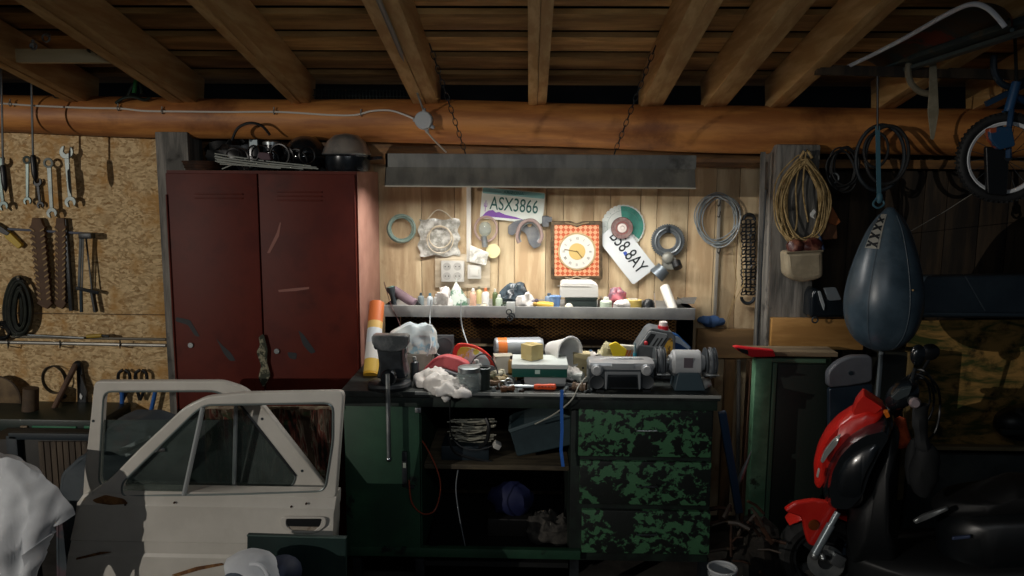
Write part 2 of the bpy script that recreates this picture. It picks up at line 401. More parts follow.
# ------------------------------------------------------------------ locker
D = 3.30
xl, xr = P(171, 300, D).x, P(359, 300, D).x; xm = P(262, 300, D).x; zt = P(300, 171, D).z
t = thing('locker', 'tall maroon two-door steel locker with scratched paint beside the plank wall', 'locker', ((xl+xr)/2, 3.53, 0))
b = BM(); box2(b, (xl, D+.02, .03), (xr, 3.775, zt), bev=.004); obj('body', b, MAROON_S, t)
b = BM(); box2(b, (xl+.001, D+.019, .031), (xr-.002, D+.04, zt-.001)); obj('front_frame', b, MAROON, t)
for i, (a, c) in enumerate(((xl+.004, xm-.003), (xm+.003, xr-.008))):
    b = BM(); box2(b, (a, D, .08), (c, D+.02, zt-.012), bev=.004); d = obj('door', b, MAROON, t)
    vx = (195, 243) if i == 0 else (277, 322)
    for k in range(2 if i == 0 else 3):
        y = (193 if i == 0 else 191)+4.2*k
        q0, q1 = P(vx[0], y, D), P(vx[1], y, D)
        b = BM(); box2(b, (q0.x, D-.006, q0.z-.006), (q1.x, D+.001, q0.z), bev=.002); obj('vent_louvre', b, MAROON, d)
    q = P(191, 345, D) if i == 0 else P(277, 351, D)
    b = BM(); cyl(b, (q.x, D-.007, q.z), (q.x, D, q.z), .011, n=16); obj('lock', b, STEEL, d)
    b = BM(); cyl(b, (c-.002 if i else a+.002, D-.003, .4), (c-.002 if i else a+.002, D-.003, zt-.1), .004); obj('hinge_edge', b, MAROON, d)
# scratches belong to the right door's surface: thin worn marks
SCR = mat('scratched_paint', '#8a574b')
b = BM(); plate(b, [[(278, 290), (296, 288), (309, 287), (309, 289), (296, 291), (279, 292)]], D-.0012, .001); obj('scratch', b, SCR, d); b = BM()
plate(b, [[(267, 253), (277, 232), (280, 222), (281, 223), (279, 236), (270, 253)]], D-.0012, .001); obj('scratch', b, SCR, d)
for q in ([(216, 338), (222, 345), (231, 353), (236, 361), (230, 361), (224, 354)], [(298, 330), (303, 334), (316, 352), (311, 354), (303, 345)], [(287, 352), (297, 353), (296, 360), (289, 358)], [(176, 317), (190, 320), (200, 337), (195, 336), (188, 325), (175, 321)]):
    b = BM(); plate(b, [rpoly(q, 2)], D-.0012, .001); obj('stain', b, solid('#161a1f', .6), d)
one('rag_strip', 'twisted dull green and white rag hanging from the locker door gap', 'rag', mat('camo_rag', '#34382c', '#8d8872', scale=30, rough=.9, lo=.5, hi=.56),
    lambda b: (plate(b, [rpoly([(258, 337), (263, 334), (265, 342), (267, 350), (266, 362), (270, 376), (263, 388), (258, 378), (261, 366), (256, 352), (260, 345)], 3)], D-.02, .014, .004)))
# ------------------------------------------------------------------ bench
BD = 2.90
BT = P(530, 393.3, BD).z
L0, L1 = P(340, 393, BD).x, P(721, 395, BD).x
t = thing('workbench', 'dark steel workbench with chipped green drawers covered in clutter', 'workbench', ((L0+L1)/2, 3.3, 0))
b = BM(); box2(b, (L0, BD, BT-.022), (L1, 3.72, BT), bev=.003); obj('worktop', b, mat('worn_dark_top', '#1f2423', '#3a3f3d', scale=9, rough=.45, metal=.3, c='#74756e', clo=.6, chi=.72, cscale=10), t)
b = BM(); box2(b, (P(415, 394, BD).x, BD-.006, BT-.010), (L1, BD+.001, BT+.0015), bev=.0015); obj('edge_strip', b, solid('#9b9d98', .45, 0), t)
b = BM(); box2(b, (L0+.01, BD+.012, P(500, 409, BD).z), (L1-.008, BD+.03, BT-.022), bev=.002); obj('apron', b, CHIPD if False else mat('dark_green_black', '#131917', '#1d2b24', scale=9, rough=.5), t)
# drawer side
fx0, fx1 = P(571, 450, BD+.03).x, P(713, 450, BD+.03).x; zb_ = P(640, 563, BD+.03).z
b = BM(); box2(b, (fx0, BD+.045, zb_), (fx1, 3.65, BT-.03), bev=.003); obj('drawer_cabinet', b, mat('dark_green_black', '#131917', '#1d2b24', scale=9, rough=.5), t)
for i, (ya, yb, xa_, xb_) in enumerate(((409, 458, 579, 711), (461, 506, 580, 710), (510, 555, 582, 709))):
    qa, qb = P(xa_, ya, BD+.025), P(xb_, yb, BD+.025)
    b = BM(); box2(b, (qa.x, BD+.025, qb.z), (qb.x, BD+.05, qa.z), bev=.005); d = obj('drawer', b, CHIP, t)
    h0 = P(637, (431, 487, 535)[i], BD); h1 = P(657, (431, 487, 535)[i], BD)
    b = BM(); tube(b, [h0+Vector((0, .027, 0)), h0, h1, h1+Vector((0, .027, 0))], .0028, 8); obj('handle', b, STEEL if i == 0 else BLACKM, d)
# left side cupboard with its door
cx0, cx1 = L0+.004, P(421, 450, BD+.03).x
b = BM()
box2(b, (cx0, BD+.05, zb_), (cx0+.012, 3.65, BT-.03)); box2(b, (cx1-.012, BD+.05, zb_), (cx1, 3.65, BT-.03)); box2(b, (cx0, 3.64, zb_), (cx1, 3.652, BT-.03))
box2(b, (cx0, BD+.05, zb_), (cx1, 3.65, zb_+.012)); obj('cupboard', b, CHIPD, t)
b = BM(); box2(b, (cx0+.002, BD+.025, zb_+.01), (cx1-.004, BD+.048, BT-.033), bev=.004); d = obj('door', b, CHIPD, t)
b = BM(); pb(b, 402, 452, 407, 487, BD+.012, .014, .003); pb(b, 407, 486, 414, 488.5, BD+.01, .016); obj('latch', b, BLACKM, d)
b = BM(); pb(b, 403, 463, 406, 468, BD+.009, .006, .001); obj('latch_plate', b, solid('#9aa296'), d)
b = BM(); pb(b, 415, 408, 421, 413, BD+.012, .02, .002); obj('hinge', b, STEEL, d)
# open middle
mx0, mx1 = cx1, fx0
zs = P(500, 465, 3.0).z
b = BM(); box2(b, (mx0+.002, 3.0, zs-.02), (mx1-.002, 3.64, zs), bev=.003); obj('inner_shelf', b, mat('old_shelf_board', '#3f3729', '#5f5440', scale=6, st=(.6, 4, 4), rough=.8), t); ZS = zs
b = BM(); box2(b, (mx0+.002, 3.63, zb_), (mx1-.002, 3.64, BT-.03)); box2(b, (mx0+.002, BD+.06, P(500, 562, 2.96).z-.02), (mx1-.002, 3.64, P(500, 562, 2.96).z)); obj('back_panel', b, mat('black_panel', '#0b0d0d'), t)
b = BM(); box2(b, (L0+.02, BD+.02, P(500, 561, BD).z), (P(582, 500, BD).x, BD+.05, P(500, 552, BD).z), bev=.003); obj('bottom_rail', b, CHIPD, t)
for xx in (L0+.02, cx1-.03, fx0+.005, L1-.04):
    for yy in (BD+.06, 3.6):
        b = BM(); box2(b, (xx, yy, 0), (xx+.035, yy+.035, zb_+.01)); obj('leg', b, BLACKM, t)
# ------------------------------------------------------------------ shelf unit standing on the bench
D = 3.38
t = thing('shelf_unit', 'grey steel shelf with wire mesh back standing on the bench against the planks', 'shelf', (.05, 3.55, BT))
a, c = P(384, 305, D), P(695, 320.5, D); SHX0, SHX1 = a.x, c.x
SZ = a.z-.028
b = BM(); box2(b, (a.x, D, c.z+.002), (c.x, D+.012, a.z-.001), bev=.002); box2(b, (a.x+.002, D+.01, SZ-.012), (c.x-.002, 3.77, SZ), bev=.001); obj('shelf_board', b, GALV, t)
zb2 = BT
b = BM(); 
vs_ = [(c.x-.006, D+.005, a.z), (c.x-.006, 3.77, P(697, 297, 3.77).z), (c.x-.006, 3.77, zb2), (c.x-.006, D+.14, zb2), (c.x-.006, D+.12, zb2), (c.x-.006, D+.005, zb2)]
f = b.faces.new([b.verts.new(v) for v in vs_]); bmesh.ops.solidify(b, geom=[f], thickness=.005); obj('side_panel', b, mat('blue_grey_metal', '#70808a', '#8a98a0', rough=.5), t)
b = BM(); 
f = b.faces.new([b.verts.new((a.x+.003, v[1], v[2])) for v in vs_]); bmesh.ops.solidify(b, geom=[f], thickness=.005); obj('side_panel', b, mat('blue_grey_metal', '#70808a', '#8a98a0', rough=.5), t)
b = BM(); box2(b, (a.x+.01, 3.765, BT+.002), (c.x-.012, 3.772, c.z)); obj('back_panel', b, mat('dark_brown_back', '#2b1c10', '#3b2816', rough=.9), t)
b = BM(); zl, zh = BT+.03, c.z-.005; hh = zh-zl
sx = a.x+.015-hh*1.7
while sx < c.x:
    for s in (1, -1):
        p0 = [sx, zl] ; p1 = [sx+hh*1.7, zh]
        if s < 0: p0, p1 = [sx, zh], [sx+hh*1.7, zl]
        x0_, x1_ = max(p0[0], a.x+.015), min(p1[0], c.x-.015)
        if x1_ > x0_:
            za = p0[1]+(x0_-p0[0])/(p1[0]-p0[0])*(p1[1]-p0[1]); zc = p0[1]+(x1_-p0[0])/(p1[0]-p0[0])*(p1[1]-p0[1])
            tube(b, [(x0_, 3.755+s*.001, za), (x1_, 3.755+s*.001, zc)], .0017, 4)
    sx += .027
obj('mesh_back', b, mat('brass_brown_mesh', '#6d4d26', '#8a6534', scale=5, rough=.5), t)
b = BM(); pts_ = [P(664, 303, 3.6), P(683, 297.5, 3.74), P(697, 297, 3.77), P(694, 304, 3.42)]
f = b.faces.new([b.verts.new((p.x, p.y, max(p.z, SZ+.001))) for p in pts_]); bmesh.ops.solidify(b, geom=[f], thickness=.003); obj('corner_gusset', b, GALV, t)

# ------------------------------------------------------------------ car doors
def car_door(label, outer, hole, D, body, xs, group):
    t = thing('car_door', label, 'car door', (P(sum(xs)/2, 500, D).x, D+.03, 0), group)
    b = BM(); plate(b, [outer, hole], D, .03, .006); obj('window_frame', b, CREAM, t)
    # skin with pressed crease lines
    b = BM(); rows = []
    for py, dy, l, r in body:
        z = P(200, py, D).z
        rows.append([b.verts.new((P(l+(r-l)*k/24, py, D).x, D+dy, z)) for k in range(25)])
    for A, B_ in zip(rows, rows[1:]):
        for k in range(24): b.faces.new((A[k], A[k+1], B_[k+1], B_[k]))
    g = bmesh.ops.extrude_face_region(b, geom=b.faces[:]); vv = [v for v in g['geom'] if isinstance(v, bmesh.types.BMVert)]
    for v in vv: v.co.y = D+.07
    return t, b
outer1 = rpoly([(344, 391), (241, 393), (205, 397), (184, 407), (136, 452), (110, 479), (90, 493), (88, 500), (336, 500)], 7)
hole1 = rpoly([(206, 405), (333, 403), (333, 440), (325, 491), (240, 494), (122, 496), (122, 483), (196, 411)], 9)
D1 = 2.62
prof = [(493, .008, 92, 336), (499, -.012, 86, 336), (504, -.022, 84, 336), (509, -.022, 82, 335), (520, -.026, 79, 335), (538, -.034, 76, 334), (539, -.028, 76, 334), (550, -.03, 74, 334), (553, -.036, 74, 333), (575, -.04, 72, 333), (640, -.03, 70, 332), (690, .0, 74, 330)]
t, b = car_door('cream car front door with triangular vent window leaning foremost beside the bench', outer1, hole1, D1, prof, (72, 345), 'old car doors')
body = obj('door_skin', b, CREAM, t, smooth=20)
def seal(hole, D, t, m=None, r=.0035, name='window_seal'):
    b = BM(); tube(b, [Vector((P(x, y, D).x, D-.001, P(x, y, D).z)) for x, y in hole], r, 6, closed=True); obj(name, b, m or CHROME, t)
seal(hole1, D1, t, mat('window_trim', '#7b8583', rough=.3, metal=.4))
b = BM(); plate(b, [[(204, 406), (331, 405), (326, 444), (324, 490), (123, 494), (124, 484), (196, 411)]], D1+.014, .003); 
def vglass(poly, D, t, name='window_glass'):
    b = BM(); plate(b, [poly], D, .003); obj(name, b, GLASS, t)
b.free()
vglass(rpoly([(196, 411), (202, 409), (184, 494), (124, 494), (124, 484)], 5), D1+.012, t, 'vent_glass')
b = BM(); tube(b, [P(203, 407, D1), P(196, 440, D1), P(184, 495, D1)], .0085, 8); obj('window_divider', b, mat('brushed_bar', '#a9aeae', rough=.35, metal=.3), t)
b = BM(); pb(b, 155, 448, 165, 452, D1+.004, .008, .002); tube(b, [P(156, 452, D1), P(163, 444, D1)], .003); obj('vent_catch', b, CHROME, t)
b = BM(); plate(b, [rpoly([(280, 519), (284, 516.5), (320, 517), (326, 518), (326, 526), (316, 533.5), (290, 533.5), (281, 526)], 4), rpoly([(286, 519), (322, 519), (320, 526), (314, 531), (292, 531), (286, 526)], 2)], D1-.036, .008, .002); h = obj('handle_recess', b, CREAM, t)
b = BM(); plate(b, [rpoly([(286, 518.5), (322, 519), (321, 527), (287, 526)], 3)], D1-.0335, .004); obj('handle_hole', b, BLACKP, h)
b = BM(); plate(b, [rpoly([(289, 526.5), (320, 527), (313, 532), (294, 532)], 2)], D1-.0345, .003); obj('grip_plate', b, mat('rust_grip', '#9a9184', '#5a3a22', scale=20, lo=.5, hi=.6), h)
b = BM()
for q in ((125, 505), (174, 503), (291, 507), (306, 504)): cyl(b, P(q[0], q[1], D1-.024), P(q[0], q[1], D1-.024)+Vector((0, .006, 0)), .0035, n=10)
obj('bolt_hole', b, RUST, t)
RP = mat('rust_patch', '#5b3a20', '#8a6238', scale=30, rough=.9)
for q in ([(171, 575), (196, 567), (222, 563), (224, 565), (200, 570), (176, 577)], [(92, 500), (105, 495), (124, 499), (128, 504), (110, 505), (96, 503)], [(112, 552), (76, 560), (76, 558), (100, 552)]):
    b = BM(); plate(b, [rpoly(q, 2)], D1-.040 if q[0][1] > 540 else D1-.0235, .002); obj('rust_patch', b, RP, t)
# rear door behind
D2 = 2.78
outer2 = rpoly([(94, 381), (222, 381), (243, 388), (260, 402), (328, 489), (336, 505), (82, 505), (84, 470), (90, 420)], 6)
hole2 = rpoly([(104, 391.5), (216, 391), (238, 402), (297, 477), (290, 489), (106, 489), (99, 482), (101, 440)], 8)
prof2 = [(489, .008, 96, 330), (495, -.01, 85, 332), (503, -.018, 80, 334), (538, -.025, 76, 334), (575, -.03, 72, 333), (660, -.02, 74, 330)]
t, b = car_door('cream car rear door standing behind the front door, its window top left', outer2, hole2, D2, prof2, (82, 335), 'old car doors')
obj('door_skin', b, CREAM, t, smooth=20)
seal(hole2, D2, t, mat('window_trim', '#7b8583', rough=.3, metal=.4))
vglass(rpoly([(102, 420), (232, 420), (232, 489), (106, 489), (100, 482)], 3), D2+.012, t)
vglass(rpoly([(237, 403), (240, 403), (296, 477), (290, 488), (237, 488)], 4), D2+.012, t, 'quarter_glass')
b = BM(); tube(b, [P(236, 400, D2), P(234, 489, D2)], .008, 8); obj('window_divider', b, mat('brushed_bar', '#a9aeae', rough=.35, metal=.3), t)
b = BM(); tube(b, [P(238, 402, D2-.002), P(296, 476, D2-.002)], .004, 6); obj('window_seal', b, BLACKP, t)
b = BM()
for q in ((93, 421), (262, 419), (302, 471)): cyl(b, P(q[0], q[1], D2-.002), P(q[0], q[1], D2-.002)+Vector((0, .004, 0)), .005, n=10)
obj('screw', b, DARKT, t)
# cloth thrown over a crate (seen through the windows)
def rug(b):
    D = 2.86; nx, nz = 40, 24; g = []
    for j in range(nz+1):
        r_ = []
        for i in range(nx+1):
            px = 205+(337-205)*i/nx; py = 409+(560-409)*j/nz
            p = P(px, py, D+.035+.01*math.sin(px*.28+py*.02)+.012*(j/nz)*math.sin(px*.16)); r_.append(b.verts.new(p))
        g.append(r_)
    for j in range(nz):
        for i in range(nx): b.faces.new((g[j][i], g[j][i+1], g[j+1][i+1], g[j+1][i]))
    bmesh.ops.solidify(b, geom=b.faces[:], thickness=.006)
RUG = mat('striped_rug', '#23261c', '#4b3a2c', scale=5, st=(6, 1, .8), rough=.95, lo=.4, hi=.55, c='#3d4a30', clo=.55, chi=.6, cscale=8, bump=.3)
_ = RUG
nt = RUG.node_tree
for n_ in list(nt.nodes):
    if n_.type == 'TEX_NOISE': n_.inputs['Distortion'].default_value = 1.2
nt.nodes['Color Ramp'].color_ramp.elements.new(.48).color = lin('#7a3f34'); nt.nodes['Color Ramp'].color_ramp.elements.new(.52).color = lin('#8f8a78')
t = thing('striped_rug', 'dull striped woven rug draped behind the car door windows', 'rug', P(270, 570, 2.88))
b = BM(); rug(b); obj('drape', b, RUG, t, smooth=80)
b = BM(); tube(b, [P(206, 408, 2.90), P(337, 408, 2.90)], .008, 8); obj('top_fold', b, mat('rug_hem', '#8a7f68', '#5f4a3a', scale=40), t)
# ------------------------------------------------------------------ things on the plank wall
WD = 3.797
# hose coil
one('hose_ring', 'grey-green ring of coiled hose hanging on the planks left of the plastic bag', 'hose', mat('grey_green_hose', '#5f7a72', '#86988c', scale=14, rough=.5),
    lambda b: [ring(b, P(401, 229, 3.77-.006*k)+Vector((.001*k, 0, .001*k)), .062-.004*(k % 3), .0065, n=36) for k in range(4)])
# plastic bag
t = thing('plastic_bag', 'crumpled clear plastic bag of rings hanging between hose ring and conduit', 'bag', P(439, 256, 3.77))
b = BM(); g = []
for j in range(15):
    r_ = []
    for i in range(15):
        px = 419+40*i/14+(1.5*math.sin(j*1.1)); py = 219+37*j/14+math.sin(i*.9)
        r_.append(b.verts.new(P(px, py, 3.775+.003*math.sin(i*1.3+j*.7)+.0025*math.sin(j*2.1-i*.8))))
    g.append(r_)
for j in range(14):
    for i in range(14): b.faces.new((g[j][i], g[j][i+1], g[j+1][i+1], g[j+1][i]))
obj('bag_film', b, mat('milky_film', '#97958b', '#d6d4cc', scale=30, rough=.2), t, smooth=80)
b = BM(); ring(b, P(440, 237, 3.75), .052, .003, n=30); ring(b, P(440, 240, 3.752), .062, .0025, n=30); obj('inner_ring', b, solid('#c7b9a0', .3), t)
b = BM(); ptube(b, [(427, 220), (434, 212), (439, 210), (446, 213), (453, 220)], 3.775, .003); obj('handle', b, solid('#cdc3ad', .6), t)
# conduit
one('conduit', 'white plastic conduit running down the planks to the switch', 'conduit', solid('#d8d5cc', .4),
    lambda b: (pb(b, 466.5, 186, 471, 262, 3.78, .018, .002)))
t = thing('power_outlet', 'white four-socket outlet on a pale wooden backing board', 'outlet', P(452, 288, 3.77))
b = BM(); pb(b, 435, 254, 490, 288, 3.785, .012, .001); obj('backing_board', b, mat('pale_board', '#b7a88f', '#cdbfa5', scale=6, st=(1, 1, 4)), t)
b = BM(); pb(b, 441, 261, 464, 282, 3.755, .03, .004); pl = obj('socket_block', b, WHITEP, t)
for q in ((447, 266.5), (457.5, 266.5), (447, 276), (457.5, 276)):
    b = BM(); c0 = P(q[0], q[1], 3.756); cyl(b, c0, c0+Vector((0, -.0025, 0)), .019, n=20); obj('socket', b, solid('#aaa8a2', .4), pl)
    for dx in (-.008, .008):
        b = BM(); cyl(b, c0+Vector((dx, -.0026, 0)), c0+Vector((dx, -.0034, 0)), .0028, n=8); obj('pin_hole', b, BLACKP, pl)
b = BM()
t2 = thing('light_switch', 'small white switch box beside the four-socket outlet', 'switch', P(474, 280, 3.77))
b.free(); b = BM(); pb(b, 467.5, 265, 481, 279, 3.758, .027, .003); obj('switch_box', b, WHITEP, t2)
b = BM(); pb(b, 470, 268, 478.5, 276, 3.753, .008, .002); obj('rocker', b, solid('#cfcdc5', .35), t2)
# light bulb-like lens in ring
t = thing('glass_bulb', 'clear glass bulb inside a bent ring hanging right of the conduit', 'bulb', P(486, 250, 3.77))
b = BM(); ring(b, P(486, 229, 3.775), .052, .006, n=30, sx=1, sy=1.12); obj('ring', b, solid('#a38b82', .4), t)
b = BM(); ball(b, P(485, 229, 3.755), (.03, .022, .036)); obj('bulb', b, JAR, t)
b = BM(); cyl(b, P(484, 236, 3.755), P(485, 247, 3.755), .014, n=14); obj('screw_base', b, STEEL, t)
b = BM(); cyl(b, P(493, 251, 3.775), P(493, 251, 3.768), .034, n=24); obj('pale_disc', b, solid('#d6cf9c', .5), t)
one('parts_packet', 'small transparent packet of parts hanging above the switch box', 'packet', mat('milky_film2', '#a9a79c', '#e4e2da', scale=40, rough=.3),
    lambda b: plate(b, [rpoly([(470, 245), (489, 253), (486, 266), (469, 262)], 2)], 3.745, .012, .004))
# number plates
def nplate(name, label, c, hw, rot, D):
    t = thing(name, label, 'licence plate', P(c[0], c[1], D), 'licence plates on the planks')
    M4 = Matrix.Translation(P(c[0], c[1], D)) @ Matrix.Rotation(R(rot), 4, 'Y')
    def pl(polys, off, th, bev=0):
        b = BM(); plate(b, polys, 0, th, bev, px=False, M4=M4 @ Matrix.Translation((0, -off, 0))); return b
    return t, pl, M4
def rr(x, z, r, n=5):
    return [(sx*(x-r)+r*math.cos(a), sz*(z-r)+r*math.sin(a)) for sx, sz, a0 in ((1, 1, 0), (-1, 1, 90), (-1, -1, 180), (1, -1, 270)) for a in [R(a0+90*k/n) for k in range(n+1)]]
t, pl, M4 = nplate('licence_plate', 'white and teal licence plate reading ASX3866 above the brake shoes', (512.5, 205.5), 0, 5, 3.78)
PW, PH = .1485, .0735
obj('plate', pl([rr(PW, PH, .01)], 0, .003, .0008), mat('teal_fade', '#d9dfd6'), t)
obj('top_band', pl([rr(PW-.003, .013, .006)], .0018, .0008), solid('#7fb3b3', .45), t).location.z += 0
def ptext(s, x, z, size, m, name, sx=1):
    cu = bpy.data.curves.new('tmp', 'FONT'); cu.body = s; cu.size = size; cu.align_x = 'CENTER'; cu.align_y = 'CENTER'; cu.extrude = .0006; cu.offset = size*.004
    o = bpy.data.objects.new('tmp', cu); C.objects.link(o)
    dg = bpy.context.evaluated_depsgraph_get(); me = bpy.data.meshes.new_from_object(o.evaluated_get(dg))
    me.transform(M4 @ Matrix.Translation((x, -.0028, z)) @ Matrix.Rotation(PI/2, 4, 'X') @ Matrix.Diagonal((sx, 1, 1, 1)))
    b = BM(); b.from_mesh(me); bpy.data.objects.remove(o); bpy.data.curves.remove(cu); bpy.data.meshes.remove(me)
    obj(name, b, m, t)
# move the band up (built centred)
bo = [o for o in t.children if o.name.startswith('top_band')][0]
bo.data.transform(Matrix.Rotation(R(5), 4, 'Y') @ Matrix.Translation((0, 0, PH-.016)) @ Matrix.Rotation(R(-5), 4, 'Y'))
ptext('ARIZONA', 0, PH-.015, .018, solid('#2c6b6c'), 'state_lettering', 1.2)
ptext('ASX3866', .008, .0, .088, solid('#1e5a52'), 'number_lettering', .68)
obj('mountain_band', pl([[(-.137, -.062), (.06, -.062), (.02, -.052), (-.03, -.046), (-.06, -.036), (-.075, -.04), (-.09, -.03), (-.11, -.034), (-.125, -.046)]], .0022, .0008), solid('#7a4aa0'), t)
obj('cactus', pl([[(-.128, -.04), (-.124, -.04), (-.124, -.02), (-.118, -.018), (-.118, 0), (-.121, 0), (-.121, -.012), (-.124, -.014), (-.124, .012), (-.128, .012), (-.128, -.012), (-.131, -.01), (-.131, 0), (-.134, 0), (-.134, -.016), (-.128, -.02)]], .0022, .0008), solid('#a888ba'), t)
t, pl, M4 = nplate('licence_plate', 'tilted white licence plate with black characters hanging below the round saw blade', (626.5, 253), 0, 51, 3.766)
obj('plate', pl([rr(.14, .068, .01)], 0, .003, .0008), solid('#d5d9da', .4), t)
ptext('B58 8AY', -.0, .008, .088, solid('#1a2226'), 'number_lettering', .72)
obj('emblem', pl([[(-.012, -.012), (.006, -.014), (.008, -.004), (.0, .004), (-.01, .002)]], .0022, .001), solid('#3552a8'), t)
# brake shoes
SHOE = mat('brake_shoe', '#5b6066', '#7b7a78', scale=12, rough=.6)
t = thing('brake_shoe', 'dark grey brake shoe hanging behind the curved pinkish one', 'brake part', P(524, 248, 3.77), 'brake parts on the planks')
b = BM(); plate(b, [rpoly([(508, 226), (515, 221), (527, 219), (537, 224), (542, 232), (541, 246), (534, 249), (529, 244), (526, 234), (519, 229), (513, 236), (508, 234)], 2)], 3.77, .02, .003); obj('web', b, SHOE, t)
b = BM(); c0 = P(529.5, 224.5, 3.765); cyl(b, c0, c0+Vector((0, -.004, 0)), .011, n=16); obj('pivot', b, solid('#c7ab7c'), t)
t = thing('brake_shoe', 'curved pinkish-grey horseshoe brake shoe in front of the dark one', 'brake part', P(530, 245, 3.74), 'brake parts on the planks')
b = BM(); pts_ = spl([P(x, y, 3.735) for x, y in ((519, 243), (517, 236), (520, 226), (526, 221), (533, 220.5), (539, 226), (542, 236), (539, 243))], 5); tube(b, pts_, .0085, 8); obj('lining', b, solid('#8d7a74', .7), t)
b = BM(); tube(b, [p+Vector((.0, .01, 0))-(p-P(530, 237, 3.735))*.18 for p in pts_], .004, 6); obj('rim', b, STEEL, t)
one('metal_clamp', 'small dark grey clamp hanging between licence plate and clock', 'clamp', SHOE, lambda b: (pb(b, 542, 216, 549, 227, 3.765, .03, .004), pb(b, 546, 217, 552, 222, 3.76, .02, .003)))
# clock
t = thing('wall_clock', 'square orange checked wall clock with white dial and bronze frame', 'clock', P(577, 280, 3.76))
b = BM(); plate(b, [rpoly([(551, 221.5), (571, 221.5), (577, 224), (583, 221.5), (602.5, 221.5), (602.5, 279.5), (551, 279.5)], 1.5)], 3.75, .04, .004); obj('case', b, mat('bronze', '#4b3f31', '#6f5f48', scale=30, rough=.4, metal=.5), t)
CHK = mat('orange_check', '#c8602e'); nt = CHK.node_tree; ck = nt.nodes.new('ShaderNodeTexChecker'); ck.inputs['Scale'].default_value = 62; ck.inputs[1].default_value = lin('#b4502a'); ck.inputs[2].default_value = lin('#d49c74')
tcn = [n for n in nt.nodes if n.type == 'TEX_COORD'][0]; mpn = nt.nodes.new('ShaderNodeMapping'); mpn.inputs['Rotation'].default_value = (0, R(45), 0); mpn.inputs['Location'].default_value = (.001, .0037, .001)
nt.links.new(tcn.outputs['Object'], mpn.inputs[0]); nt.links.new(mpn.outputs[0], ck.inputs[0]); nt.links.new(ck.outputs[0], nt.nodes['Principled BSDF'].inputs['Base Color'])
b = BM(); plate(b, [[(554.5, 225), (571, 225), (577, 227.5), (583, 225), (599, 225), (599, 276), (554.5, 276)]], 3.747, .006); obj('face_panel', b, CHK, t)
cc = P(577, 251.5, 3.745); k = 3.75/F
b = BM(); lathe(b, [(0, 0), (17.5*k, 0), (18*k, .003), (18.6*k, .003), (19*k, 0), (19*k, -.004)], cc, (0, -1, 0), 40); obj('dial_bezel', b, solid('#bba379', .35, 0), t)
b = BM(); cyl(b, cc+Vector((0, -.0005, 0)), cc+Vector((0, -.003, 0)), 17.2*k, n=40); dl = obj('dial', b, solid('#cfccc2', .5), t)
b = BM(); cyl(b, cc+Vector((0, -.003, 0)), cc+Vector((0, -.0045, 0)), 8.3*k, n=32); obj('dial_centre', b, solid('#c0a566', .4, 0), dl)
NUM = ['XII', 'I', 'II', 'III', 'IIII', 'V', 'VI', 'VII', 'VIII', 'IX', 'X', 'XI']
for i, s in enumerate(NUM):
    a = R(30*i); M4 = Matrix.Translation(cc+Vector((math.sin(a)*13*k, -.0006, math.cos(a)*13*k))) @ Matrix.Rotation(a, 4, 'Y'); tt = t; t = dl; ptext(s, 0, 0, .019, solid('#6c6a66'), 'numeral', .6); t = tt
for a, l, wd in ((100+180, 13, .003), (140, 8, .004)):
    a = R(a); d = Vector((math.sin(a), 0, math.cos(a))); b = BM(); bar(b, cc+Vector((0, -.006, 0))-d*.006, cc+Vector((0, -.006, 0))+d*l*k, wd, .0012, up=(0, 1, 0)); obj('hand', b, solid('#6e5a34', .4), t)
for y0 in (222.5, 277.5):
    b = BM(); ptube(b, [(565, y0), (571, y0+1.2), (577, y0-.6 if y0 > 250 else y0+2.6), (583, y0+1.2), (589, y0)], 3.744, .0035); obj('frame_ornament', b, solid('#8b7a5c', .4), t)
# saw blade and grinding disc
t = thing('saw_blade', 'round white and green saw blade hanging behind a grinding disc', 'saw blade', P(623, 242, 3.775))
c0 = P(623, 226.5, 3.786); pts_ = []
for i in range(120):
    a = 2*PI*i/120; r_ = 22*k*(1.0 if i % 4 else .955); pts_.append((c0.x+r_*math.cos(a), c0.z+r_*math.sin(a)))
b = BM(); plate(b, [pts_], c0.y, .003, px=False); obj('blade', b, mat('saw_blade_metal', '#cdd3cd', '#dfe2dc', scale=6, rough=.35), t)
b = BM(); plate(b, [[(c0.x+r_*k*math.cos(R(a)), c0.z+r_*k*math.sin(R(a))) for r_, a in [(20.5, x) for x in range(-38, 106, 8)]+[(8, 100), (8, -36)]]], c0.y-.0008, .0008, px=False); obj('green_print', b, mat('green_print', '#3f8f7e', '#2a6f62', scale=9), t)
b = BM(); ring(b, c0+Vector((0, -.001, 0)), 16*k, .0006, n=40, m=4)
for i in range(24): a = 2*PI*i/24; d = Vector((math.cos(a), 0, math.sin(a))); bar(b, c0+d*17*k+Vector((0, -.001, 0)), c0+d*19*k+Vector((0, -.001, 0)), .001, .0006, up=(0, 1, 0))
obj('scale_marks', b, solid('#5d7f78'), t)
t = thing('grinding_disc', 'reddish-brown grinding disc hung over the round saw blade', 'disc', P(622, 236, 3.76))
c0 = P(622, 228, 3.752)
b = BM(); lathe(b, [(3*k, 0), (3.2*k, -.004), (10.6*k, -.006), (11*k, 0), (10.6*k, .006), (3.2*k, .004), (3*k, 0)], c0, (0, -1, 0), 40); obj('abrasive', b, mat('abrasive', '#6f5552', '#86706b', scale=60, rough=.8), t)
b = BM(); lathe(b, [(0, .012), (2*k, .012), (2.4*k, .006), (4.5*k, .0055), (4.6*k, 0)], c0, (0, -1, 0), 24); obj('hub', b, solid('#d8cfc8', .4), t)
b = BM(); ring(b, c0+Vector((0, -.0062, 0)), 6*k, .0012, n=30, m=5); obj('label_ring', b, solid('#a03b34'), t)
